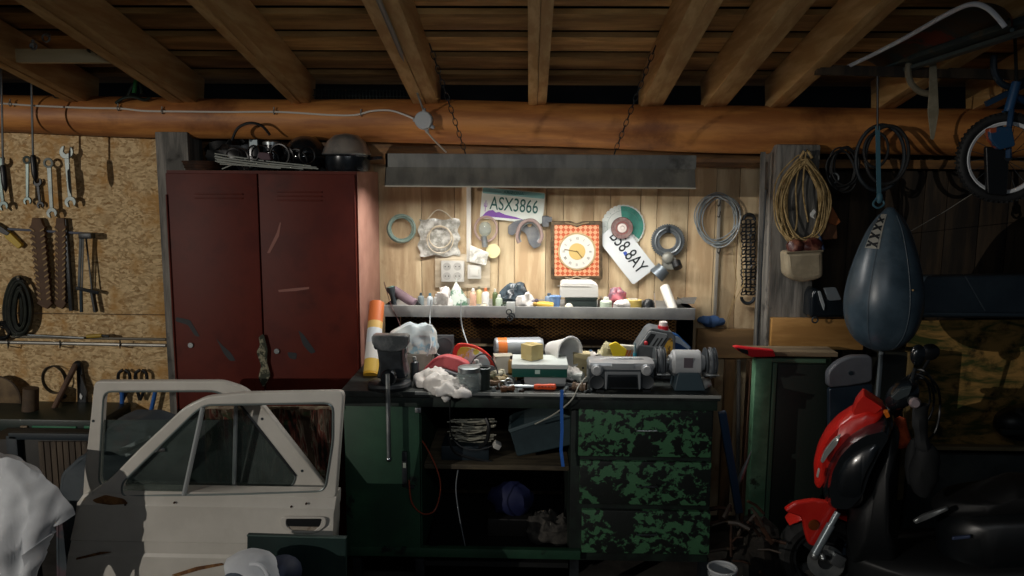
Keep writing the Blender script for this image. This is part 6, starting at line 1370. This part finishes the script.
one('blue_strap', 'blue webbing strap holding the punching bag from the roof', 'strap', solid('#3c6472', .6), lambda b: (bar(b, P(877.5, 126, D), P(879, 198, D), .016, .004, up=(0, 1, 0)), ball(b, P(879.5, 198, D), (.013, .012, .022), 12), tube(b, spl([P(877, 198, D), P(873, 204, D-.01), P(878, 208, D-.01), P(884, 204, D), P(881, 198, D)], 4), .004, 6)))
one('hanging_rope', 'short black rope tying the blue strap to the bar above', 'rope', BLACKP, lambda b: tube(b, [P(877.5, 130, D), P(877.5, 72, 3.10)], .004, 6))
one('red_glove', 'dark red cloth hanging in the shade behind the punching bag', 'cloth', solid('#7a1616', .7), lambda b: (ball(b, P(893, 236, 3.87), (.045, .03, .06), 16), fold(b, .01, 20)))
# hanging inner tubes
t = thing('bicycle_tube', 'dark bicycle tyre hanging over the beam behind the blue strap', 'tyre', P(882, 192, 3.43))
b = BM(); ring(b, P(880, 158, 3.42), .098, .008, ax=(.05, 1, 0), n=36, sx=1, sy=1.38); obj('tyre', b, mat('blue_black_rubber', '#141c22', '#20292f', scale=20, rough=.6), t)
b = BM(); ring(b, P(887, 155, 3.40), .085, .0075, ax=(.1, 1, 0), n=36, sx=1, sy=1.4); ring(b, P(876, 150, 3.40), .05, .006, n=28, sy=1.4); obj('second_loop', b, RUBBER, t)
t = thing('cable_tangle', 'dark tangle of cables hanging under the beam left of the tyre', 'cable', P(843, 195, 3.5))
b = BM(); coil(b, 842, 170, 3.5, 14, 22, 6, .004, 4, 12); obj('loops', b, RUBBER, t)
b = BM(); ring(b, P(834, 178, 3.5), .02, .004, n=18); obj('ring', b, solid('#6a6f70', .4), t)
# bicycle wheel
t = thing('bicycle', 'small knobbly-tyred bicycle hung by its front end at the upper right', 'bicycle', P(1003, 203, 3.0))
c0 = P(1004, 158, 3.0); ax = Vector((.12, 1, 0)).normalized(); Rr = .146
b = BM(); ring(b, c0, Rr, .018, ax=ax, n=48, m=12)
u = ax.cross(Vector((0, 0, 1))).normalized(); v3 = Vector((0, 0, 1))
for i in range(56):
    a = 2*PI*i/56; d = u*math.cos(a)+v3*math.sin(a)
    for s in (-1, 1):
        q = c0+d*(Rr+.013)+ax*s*.009; M3 = Matrix((d.cross(ax), ax, d)).transposed(); mbx(b, Matrix.Translation(q) @ M3.to_4x4() @ Matrix.Diagonal((.008, .011, .010, 1)))
obj('tyre', b, RUBBER, t)
b = BM(); lathe(b, [(Rr-.016, -.011), (Rr-.019, -.012), (Rr-.028, -.006), (Rr-.028, .006), (Rr-.019, .012), (Rr-.016, .011)], c0, ax, 48); obj('rim', b, solid('#dfe3e6', .3), t)
for i in range(20):
    a = 2*PI*i/20+.1; d = u*math.cos(a)+v3*math.sin(a); d2 = u*math.cos(a+.35*(1 if i % 2 else -1))+v3*math.sin(a+.35*(1 if i % 2 else -1)); b = BM(); tube(b, [c0+d2*.016+ax*.012*(1 if i % 2 else -1), c0+d*(Rr-.026)], .0012, 4); obj('spoke', b, solid('#55595c', .4, .6), t)
b = BM(); cyl(b, c0-ax*.035, c0+ax*.035, .013, n=16); obj('hub', b, BLACKM, t)
for s in (-1, 1):
    b = BM(); tube(b, [c0+ax*s*.035, c0+ax*s*.04+Vector((-.01, 0, .10)), c0+ax*s*.025+Vector((.0, 0, .17))], .010, 8); obj('fork_leg', b, solid('#1d3c5c', .4), t)
b = BM(); tube(b, [c0+Vector((0, 0, .165)), c0+Vector((.02, 0, .27))], .016, 12); obj('head_tube', b, solid('#274f78', .4), t)
b = BM(); tube(b, [c0+Vector((.01, .0, .22)), c0+Vector((.30, .12, .16)), c0+Vector((.5, .2, .2))], .014, 10); obj('frame_tube', b, solid('#1f4468', .4), t)
b = BM(); plate(b, [rpoly([(989, 128), (1012, 126), (1016, 146), (1000, 150), (991, 140)], 3)], 2.93, .03, .004); obj('blue_guard', b, mat('blue_orange', '#24486a', '#9a4a2c', scale=14, lo=.56, hi=.6, rough=.4), t)
b = BM(); plate(b, [rpoly([(986, 146), (1010, 150), (1007, 196), (988, 194)], 3)], 2.97, .02, .004); obj('mud_flap', b, BLACKP, t)
b = BM(); tube(b, [c0+Vector((.02, 0, .27)), c0+Vector((.02, .05, .5))], .006); obj('hanging_hook', b, BLACKM, t)
one('cord', 'thin taut cord running down left from the bicycle tyre', 'cord', solid('#7f7f78', .6), lambda b: tube(b, [P(972, 194, 3.1), P(944, 212, 3.3), P(906, 234, 3.9)], .0016, 5))
# ------------------------------------------------------------------ rack in the rafters at upper right
one('rack_bar', 'dark square bar nailed across under the rafters at the upper right', 'bar', DARKW, lambda b: bar(b, P(816, 70, 3.10), P(1060, 76, 3.10), .03, .035))
t = thing('sled', 'plastic sled with white rolled edge stored upside down on the rafters', 'sled', P(960, 60, 2.6))
A_ = spl([P(x, y, d) for x, y, d in ((846, 67.5, 3.12), (872, 55, 2.95), (905, 38, 2.75), (940, 18, 2.55), (962, 7, 2.45), (975, 4, 2.40), (987, 8, 2.37), (997, 17, 2.35), (1005, 27, 2.34))], 5)
B1 = spl([P(x, y, d) for x, y, d in ((880, 69, 3.16), (905, 60, 3.02), (935, 50, 2.86), (965, 40, 2.70), (985, 32, 2.62), (1000, 27, 2.56), (1010, 25, 2.52), (1016, 27, 2.5), (1012, 30, 2.45))], 5)
b = BM(); rows = []
for i in range(len(A_)):
    rows.append([b.verts.new(A_[i].lerp(B1[i], j/8)+Vector((0, 0, .03*math.sin(PI*j/8)))) for j in range(9)])
for A, B_ in zip(rows, rows[1:]):
    for j in range(8): b.faces.new((A[j], A[j+1], B_[j+1], B_[j]))
bmesh.ops.solidify(b, geom=b.faces[:], thickness=.004)
obj('shell', b, mat('sled_shell', '#5a452e', '#3b4a4a', scale=3, st=(.6, 5, 5), rough=.5, c='#8a3c22', clo=.56, chi=.6, cscale=4), t, smooth=60)
b = BM(); tube(b, A_, .0075, 8); obj('rolled_edge', b, solid('#dde1e6', .4), t)
b = BM(); tube(b, B1, .006, 8); obj('rear_edge', b, solid('#3a4f52', .4), t)
t = thing('long_board', 'dark teal long board stored beside the sled on the rafters', 'board', P(980, 55, 2.7))
b = BM(); bar(b, P(898, 66, 3.15), P(1075, 8, 2.3), .11, .02, bev=.004); obj('board', b, mat('dark_teal_wood', '#28393c', '#3c4a44', scale=4, rough=.5, c='#5d4a30', clo=.5, chi=.6, cscale=4), t)
b = BM(); bar(b, P(905, 70, 3.1), P(1080, 14, 2.28), .03, .012); obj('under_rib', b, solid('#4d5a58', .5), t)
one('roof_hook', 'curved pale wooden hook hanging under the rack bar', 'hook', mat('pale_hook', '#6d6552', '#857b64', scale=8), lambda b: tube(b, spl([P(909, 62, 3.05), P(908, 72, 3.05), P(911, 83, 3.05), P(919, 91, 3.05), P(929, 94, 3.05)], 5), [.012]*21, 8))
one('hanging_strap', 'frayed pale strap hanging from the rack bar in front of the beam', 'strap', mat('frayed_strap', '#77705c', '#8f8873', scale=16, rough=.9), lambda b: plate(b, [rpoly([(930, 62), (936.5, 62), (938, 88), (939, 112), (936, 130), (934, 140), (931, 139), (930, 128), (928, 112), (929.5, 90)], 2)], 3.02, .006, .001))
one('roof_hook', 'dark blue curved hook under the rack bar at the right edge', 'hook', solid('#1b2c3a', .5), lambda b: (tube(b, spl([P(994, 55, 3.05), P(994, 70, 3.05), P(1000, 82, 3.05), P(1012, 87, 3.05), P(1026, 80, 3.05)], 5), .012, 8)))
one('blue_bar', 'dark blue metal bar slanting up at the right edge above the bicycle wheel', 'bar', solid('#1d3a54', .5), lambda b: bar(b, P(986, 104, 3.1), P(1050, 72, 3.08), .02, .02))
# ------------------------------------------------------------------ scooter
D = 3.05; k = D/F
t = thing('motor_scooter', 'red and black motor scooter parked facing left at the right side', 'scooter', (P(850, 460, D).x, D, 0))
GB = solid('#14191d', .22, coat=.5); 
c0 = Vector((P(822, 560, D).x, D-.02, .184)); ax = Vector((.2, .98, 0)).normalized(); u = ax.cross(Vector((0, 0, 1))).normalized(); v3 = Vector((0, 0, 1))
b = BM(); lathe(b, [(.122, -.03), (.136, -.046), (.158, -.05), (.176, -.030), (.183, 0), (.176, .030), (.158, .05), (.136, .046), (.122, .03), (.122, -.03)], c0, ax, 48)
tyre = obj('front_tyre', b, mat('scooter_tyre', '#1a1b1b', '#2a2b2a', scale=20, rough=.75), t)
b = BM(); lathe(b, [(.120, -.03), (.110, -.026), (.104, -.008), (.104, .008), (.110, .026), (.120, .03)], c0, ax, 40); cyl(b, c0-ax*.04, c0+ax*.04, .03, n=20)
for i in range(5):
    a = 2*PI*i/5; d = u*math.cos(a)+v3*math.sin(a); bar(b, c0+d*.025, c0+d*.108, .026, .014, up=ax)
obj('front_rim', b, solid('#3a3d3f', .35, .6), t)
b = BM(); lathe(b, [(.03, -.042), (.07, -.042), (.07, -.046), (.03, -.046), (.03, -.042)], c0, ax, 36); obj('brake_disc', b, STEEL, t)
b = BM(); box(b, c0-ax*.055+u*.04+v3*.02, (.05, .03, .05), (0, .5, 0), .008); obj('brake_caliper', b, solid('#6f7375', .35, .6), t)
fk0, fk1 = P(838, 512, D-.15), P(815, 553, D-.15)
b = BM(); tube(b, [fk0, fk0.lerp(fk1, .5)], .012, 14); tube(b, [fk0.lerp(fk1, .3), fk1], .0165, 14); obj('fork_leg', b, mat('fork_metal', '#8d989e', rough=.3, metal=.4), t)
b = BM(); ball(b, P(815, 555, D-.10), (.02, .02, .02), 12); ball(b, P(822, 557, D-.10), (.013, .02, .013), 10); obj('fork_foot', b, STEEL, t)
# fender: arc over the wheel
b = BM(); rows = []
for i in range(25):
    a = R(136-(136-50)*i/24); rr_ = .214+.004*math.sin(i*.2)
    w_ = .062 if 3 < i < 20 else .062-.03*(abs(i-11.5)-8.5)/4
    d = u*(-math.cos(a) if False else math.cos(a))+v3*math.sin(a)
    rows.append([b.verts.new(c0+d*(rr_-.02*(s/w_)**2*1.0 if True else 0)+ax*s) for s in (-w_, -w_*.6, 0, w_*.6, w_)])
for A, B_ in zip(rows, rows[1:]):
    for j in range(4): b.faces.new((A[j], A[j+1], B_[j+1], B_[j]))
bmesh.ops.delete(b, geom=[f for f in b.faces if False], context='FACES'); bmesh.ops.solidify(b, geom=b.faces[:], thickness=.004)
obj('front_fender', b, REDP, t, smooth=60)
b = BM(); plate(b, [rpoly([(784, 511), (796, 503), (815, 500), (834, 503), (840, 514), (834, 526), (827, 540), (821, 547), (809, 546), (805, 532), (803, 518), (794, 515)], 5)], D-.13, .03, .008); obj('fender_side', b, REDP, t)
b = BM(); plate(b, [rpoly([(846, 524), (852, 526), (860, 540), (868, 560), (864, 562), (855, 548)], 2)], D-.06, .03, .004); obj('fender_tail', b, REDP, t)
b = BM(); lathe(b, [(0, -.008), (.018, -.006), (.022, 0), (0, 0)], P(814, 525, D-.131), (0, 1, 0), 22); obj('reflector', b, solid('#6b3213', .25), t)
def sc_plate(name, poly, d0, th, m, bev, r=4, **kw): return hull(name, poly, d0+th/2, th/2, m, r, sk=.12)
SX = 1.1
def Ps(px, py): return P(px, py, (D+.4*SX)/(1+.4*(px-530)/800))
SN = Vector((.371, .928, 0))
def hull(name, poly, ym, half, m, r=5, sk=.55):
    """closed body with rounded sides: outline shrinks towards both flanks"""
    pp = rpoly(poly, r, 3); cx = sum(p[0] for p in pp)/len(pp); cy = sum(p[1] for p in pp)/len(pp)
    b = BM(); rings = []
    for s in range(-6, 7):
        f = s/6;
        sc_2 = 1-sk*abs(f)**3.2
        rings.append([b.verts.new(Ps(cx+(x-cx)*sc_2, cy+(y-cy)*sc_2)+SN*(ym-D+half*f)) for x, y in pp])
    for A, B_ in zip(rings, rings[1:]):
        for j in range(len(A)): b.faces.new((A[j], A[(j+1) % len(A)], B_[(j+1) % len(A)], B_[j]))
    b.faces.new(rings[0]); b.faces.new(rings[-1][::-1])
    bmesh.ops.triangulate(b, faces=[f for f in b.faces if len(f.verts) > 4])
    return obj(name, b, m, t, smooth=60)
hull('front_shield', [(815, 480), (814, 458), (818, 442), (826, 427), (838, 414), (852, 405), (872, 399), (886, 404), (884, 411), (866, 416), (848, 428), (835, 442), (827, 458), (824, 478), (820, 484)], D-.03, .085, REDP, 3, sk=.25)
0 and sc_plate('shield_face', [(815, 480), (814, 458), (818, 442), (826, 427), (838, 414), (852, 405), (872, 398), (887, 403), (885, 410), (866, 415), (848, 427), (835, 441), (826, 458), (824, 470), (822, 482)], D-.165, .05, REDP, .01, 4)
sc_plate('cowl_peak', [(851, 408), (856, 396), (863, 387.5), (872, 393), (884, 401), (876, 407), (862, 411)], D-.10, .12, REDP, .012, 2)
hull('leg_shield', [(886, 409), (866, 416), (848, 427), (835, 441), (826, 458), (822, 480), (826, 497), (850, 501), (864, 496), (866, 478), (876, 452), (890, 428), (895, 414)], D-.02, .185, GB, 6)
hull('side_fairing', [(888, 410), (868, 415), (851, 425), (838, 439), (829, 457), (826, 478), (828, 497), (848, 499), (864, 482), (870, 462), (883, 434), (893, 418)], D, .19, GB, 6, sk=.16)
sc_plate('headlight', [(822, 447), (826, 437), (834, 427), (842, 421), (839, 430), (830, 441), (824, 450)], D-.176, .03, solid('#8d8f8c', .15), .004, 2)
sc_plate('emblem', [(818, 462), (820, 454), (822, 455), (820, 464)], D-.168, .01, solid('#b9b4ae', .3), .001, 1)
sc_plate('turn_signal', [(882, 402), (887, 401), (889, 406), (885, 408)], D-.15, .04, solid('#c76a1e', .25), .003, 1)
hull('inner_shield', [(866, 478), (876, 450), (892, 420), (900, 430), (892, 470), (888, 510), (900, 545), (896, 560), (850, 560), (845, 520), (850, 500)], D, .15, solid('#0f1214', .5), 5)
hull('floor_deck', [(845, 545), (1000, 548), (1100, 545), (1100, 600), (900, 606), (850, 590)], D, .16, solid('#0e1113', .5), 6)
hull('seat_body', [(935, 520), (950, 505), (985, 500), (1030, 498), (1120, 495), (1140, 560), (960, 580), (938, 560)], D+.02, .15, solid('#0f1316', .35), 8)
hull('seat', [(930, 508), (940, 496), (975, 492), (1010, 480), (1060, 482), (1130, 478), (1130, 500), (945, 514)], D+.02, .13, solid('#101214', .6), 5)
sc_plate('deck_strip', [(905, 578), (1000, 572), (1060, 574), (1060, 580), (910, 583)], D-.175, .02, solid('#32383a', .4), .003, 1)
sc_plate('exhaust_guard', [(985, 560), (1000, 556), (1015, 565), (1060, 566), (1060, 572), (1000, 571)], D-.19, .03, solid('#4a5254', .35), .004, 2)
sc_plate('chrome_bracket', [(910, 506), (920, 500), (943, 492), (945, 495), (925, 504), (913, 509)], D-.15, .02, solid('#7b7f80', .3, .5), .003, 1)
sc_plate('side_badge', [(948, 522), (966, 520), (966, 523), (948, 525)], D-.14, .012, solid('#3f4a66', .3), .001, 1)
c1 = Vector((P(1090, 560, D).x, D, .2)); b = BM(); lathe(b, [(.12, -.04), (.17, -.05), (.2, 0), (.17, .05), (.12, .04), (.12, -.04)], c1, (0, 1, 0), 40); obj('rear_tyre', b, bpy.data.materials['scooter_tyre'], t)
b = BM(); cyl(b, c1-Vector((0, .03, 0)), c1+Vector((0, .03, 0)), .12, n=32); obj('rear_rim', b, solid('#3a3d3f', .35, .6), t)
b = BM(); tube(b, [P(884, 430, D), P(898, 400, D)], .03, 12); obj('steering_column', b, BLACKP, t)
# handlebar
hull('handlebar_cowl', [(884, 400), (888, 389), (898, 381), (912, 378), (920, 384), (918, 396), (905, 404), (890, 408)], D-.02, .08, GB, 4)
sc_plate('dashboard', [(889, 391), (898, 383), (911, 380), (908, 388), (895, 394)], D-.11, .04, solid('#3d4548', .15), .006, 2)
b = BM(); tube(b, [P(903, 392, D+.22)+Vector((.02, 0, 0)), P(905, 393, D), P(914, 402, D-.24)], .012, 10); obj('handlebar', b, BLACKM, t)
b = BM(); tube(b, [P(911, 399, D-.16), P(915, 403, D-.27)], .019, 14); obj('grip', b, RUBBER, t)
b = BM(); cyl(b, P(915, 403, D-.27), P(915.5, 403.6, D-.285), .02, .014, 14); obj('bar_end', b, solid('#b9a9ac', .2, .5), t)
b = BM(); tube(b, spl([P(909, 395, D-.15), P(918, 402, D-.2), P(919, 412, D-.25)], 4), .006, 8); obj('brake_lever', b, STEEL, t)
b = BM(); tube(b, spl([P(909, 392, D-.1), P(912, 380, D-.11), P(915, 368, D-.12)], 4), .0065, 8); obj('mirror_stem', b, BLACKM, t)
b = BM(); ball(b, P(918, 355, D-.12), (.028, .02, .04), 18); obj('mirror', b, GB, t)
b = BM(); ball(b, P(930, 352, D+.2), (.04, .02, .035), 18); tube(b, [P(930, 358, D+.2), P(912, 388, D+.15)], .006, 8); obj('far_mirror', b, BLACKP, t)
for pts in ([(906, 388), (918, 378), (930, 384), (934, 402), (928, 420), (917, 426)], [(908, 386), (922, 374), (937, 386), (940, 408), (936, 430), (926, 442)], [(904, 384), (916, 370), (928, 374), (936, 392)], [(900, 382), (914, 374), (926, 380), (930, 400), (922, 420)]):
    b = BM(); ptube(b, [(x, y, D-.06+.02*(i % 2)) for i, (x, y) in enumerate(pts)], D, .0045); obj('control_cable', b, BLACKP, t)
one('orange_glove', 'crumpled orange cloth hanging behind the scooter handlebar', 'cloth', mat('orange_cloth', '#c4501c', '#8d3412', scale=20, rough=.8), lambda b: (plate(b, [rpoly([(900, 422), (906, 419), (908, 430), (914, 444), (912, 449), (900, 449), (893, 444), (898, 432)], 2)], 2.98, .05, .012), bmesh.ops.triangulate(b, faces=b.faces[:]), bmesh.ops.subdivide_edges(b, edges=b.edges[:], cuts=2), fold(b, .006, 25, 1)))
def jkt(b):
    ptube(b, [(920, 405, 2.80), (921, 430, 2.80), (924, 450, 2.80)], 2.8, .022, 10)
    ball(b, P(925, 470, 2.80), (.05, .035, .10), 20); ball(b, P(912, 462, 2.83), (.02, .02, .09), 14); fold(b, .008, 15, 4)
one('black_bag', 'limp black cloth bag hanging from the scooter handlebar', 'bag', mat('black_cloth', '#0e1113', '#16191b', scale=10, rough=.8), jkt)
# ------------------------------------------------------------------ small clutter, built once per kind and copied
def copy_tree(src, loc, rz):
    r = src.copy(); C.objects.link(r); r.location = loc; r.rotation_euler = (0, 0, rz)
    for ch in list(src.children):
        c_ = ch.copy(); C.objects.link(c_); c_.parent = r
    return r
def bolt_proto(label, group, m, loc):
    t = thing('bolt', label, 'bolt', loc, group)
    b = BM(); cyl(b, loc+Vector((-.02, 0, .006)), loc+Vector((.016, 0, .006)), .0042, n=10); obj('shank', b, m, t)
    b = BM(); cyl(b, loc+Vector((.016, 0, .006)), loc+Vector((.024, 0, .006)), .0085, n=6); obj('bolt_head', b, m, t)
    return t
def nut_proto(label, group, m, loc):
    t = thing('nut', label, 'nut', loc, group)
    b = BM(); lathe(b, [(.005, 0), (.011, 0), (.011, .008), (.005, .008), (.005, 0)], loc, n=6); obj('nut_body', b, m, t)
    b = BM(); lathe(b, [(.0052, -.0), (.0062, .0), (.0062, .0088), (.0052, .0088), (.0052, 0)], loc, n=14); obj('collar', b, m, t)
    return t
rnd = random.Random(31)
G1 = 'loose bolts and nuts along the bench front'; G2 = 'loose bolts and nuts on the grey shelf'
for fn, m_, lab in ((bolt_proto, STEEL, 'small loose steel bolt lying among the clutter along the bench front edge'), (nut_proto, RUST, 'small rusty nut lying among the clutter along the bench front edge')):
    pr = None
    for k_ in range(12):
        px = rnd.choice((rnd.uniform(486, 520), rnd.uniform(562, 588), rnd.uniform(504, 535)))
        loc = Vector((P(px, 386, 2.98).x, rnd.uniform(2.915, 2.99), Z0))
        if pr is None: pr = fn(lab, G1, m_, loc)
        else: copy_tree(pr, loc, rnd.uniform(0, 6))
for fn, m_, lab in ((bolt_proto, BLACKM, 'small dark bolt lying behind the lip of the grey shelf'), (nut_proto, STEEL, 'small steel nut lying behind the lip of the grey shelf')):
    pr = None
    for k_ in range(5):
        loc = Vector((P(rnd.uniform(425, 620), 304, 3.41).x, 3.408, SZ+.0005))
        if pr is None: pr = fn(lab, G2, m_, loc)
        else: copy_tree(pr, loc, rnd.uniform(0, 6))
# more things standing on the shelf between the named ones
bottle('small_bottle', 'small dark blue bottle on the shelf between white bottle and pointed carton', 444, 3.56, .075, .013, '#3f566b', '#20272c')
bottle('small_bottle', 'pale yellow bottle behind the two spray cans', 479, 3.62, .08, .014, '#cbbf86', '#8f8a72')
bottle('small_jar', 'grey-blue jar behind the yellow tube on the shelf', 549, 3.56, .06, .02, '#7d8fa3', '#4b5a68', cat='jar')
bottle('small_bottle', 'slim olive bottle left of the black plastic bag', 495, 3.56, .078, .012, '#5c6a43', '#d8d6c8')
bottle('small_bottle', 'short dark bottle leaning right of the white tissue', 528, 3.58, .062, .015, '#2b2f38', '#7b5fa0')
bottle('small_jar', 'small brown jar between the wrapper and the white box', 601, 3.55, .05, .014, '#5f4a38', '#a89b82', cat='jar')
# more things on the bench
def bb(name, label, px, py, h, r, col, capc, cat='bottle'):
    q = bp(px, py); return bottle(name, label, px, q.y, h, r, col, capc, group='jars and cans on the bench', cat=cat, z=Z0)
t = bb('paint_tin', 'small grey paint tin behind the glass jar', 476, 377, .07, .026, '#7d807e', '#a5a8a6', 'tin')
t = bb('oil_bottle', 'small amber oil bottle behind the pipe fittings', 512, 374, .075, .014, '#8c6a2a', '#1d1d1b')
t = bb('small_bottle', 'small white bottle behind the silver radio', 592, 369, .08, .016, '#c9cac6', '#4a6a8a')
t = bb('small_bottle', 'dark bottle between vise and white rag', 414, 379, .09, .018, '#30363a', '#8d8f8c')
t = thing('pliers', 'red-gripped pliers lying between the rag and scissors', 'pliers', bp(460, 393))
q = Vector((P(452, 391, 2.93).x, 2.935, Z0+.008))
b = BM(); bar(b, q+Vector((.05, 0, 0)), q+Vector((.085, .008, 0)), .016, .008, bev=.002); cyl(b, q+Vector((.05, 0, -.006)), q+Vector((.05, 0, .006)), .011, n=14); obj('jaws', b, STEEL, t)
for s in (-1, 1):
    b = BM(); tube(b, spl([q+Vector((.05, 0, 0)), q+Vector((.02, s*.014, 0)), q+Vector((-.03, s*.018, 0))], 4), .005, 8); obj('grip', b, solid('#7c2a24', .5), t)
one('paper_sheet', 'flat grey paper sheet lying under the bench grinder end', 'paper', mat('grey_paper2', '#8d8c86', '#a9a8a2', scale=9), lambda b: box(b, (P(650, 372, 3.2).x, 3.2, Z0+.0006), (.22, .12, .001), (0, 0, .3)))
t = thing('sandpaper_roll', 'dull brown sandpaper roll behind the grinder motor', 'roll', (P(690, 360, 3.12).x, 3.16, Z0))
b = BM(); lathe(b, [(.012, 0), (.03, 0), (.03, .06), (.012, .06), (.012, 0)], (P(690, 360, 3.12).x, 3.16, Z0), n=22); obj('roll', b, solid('#6e4a34', .9), t)
b = BM(); cyl(b, (P(690, 360, 3.12).x, 3.16, Z0), (P(690, 360, 3.12).x, 3.16, Z0+.064), .011, n=14); obj('core', b, solid('#a58d6b', .8), t)
one('cable', 'black power cord trailing from the radio along the bench to the vise', 'cord', BLACKP, lambda b: tube(b, spl([Vector((P(590, 385, 3.04).x, 3.06, Z0+.004)), Vector((P(560, 385, 3.04).x, 2.98, Z0+.004)), Vector((P(520, 385, 3.04).x, 3.03, Z0+.004)), Vector((P(490, 385, 3.04).x, 3.0, Z0+.004)), Vector((P(475, 385, 3.04).x, 3.08, Z0+.004))], 6), .0035, 6))
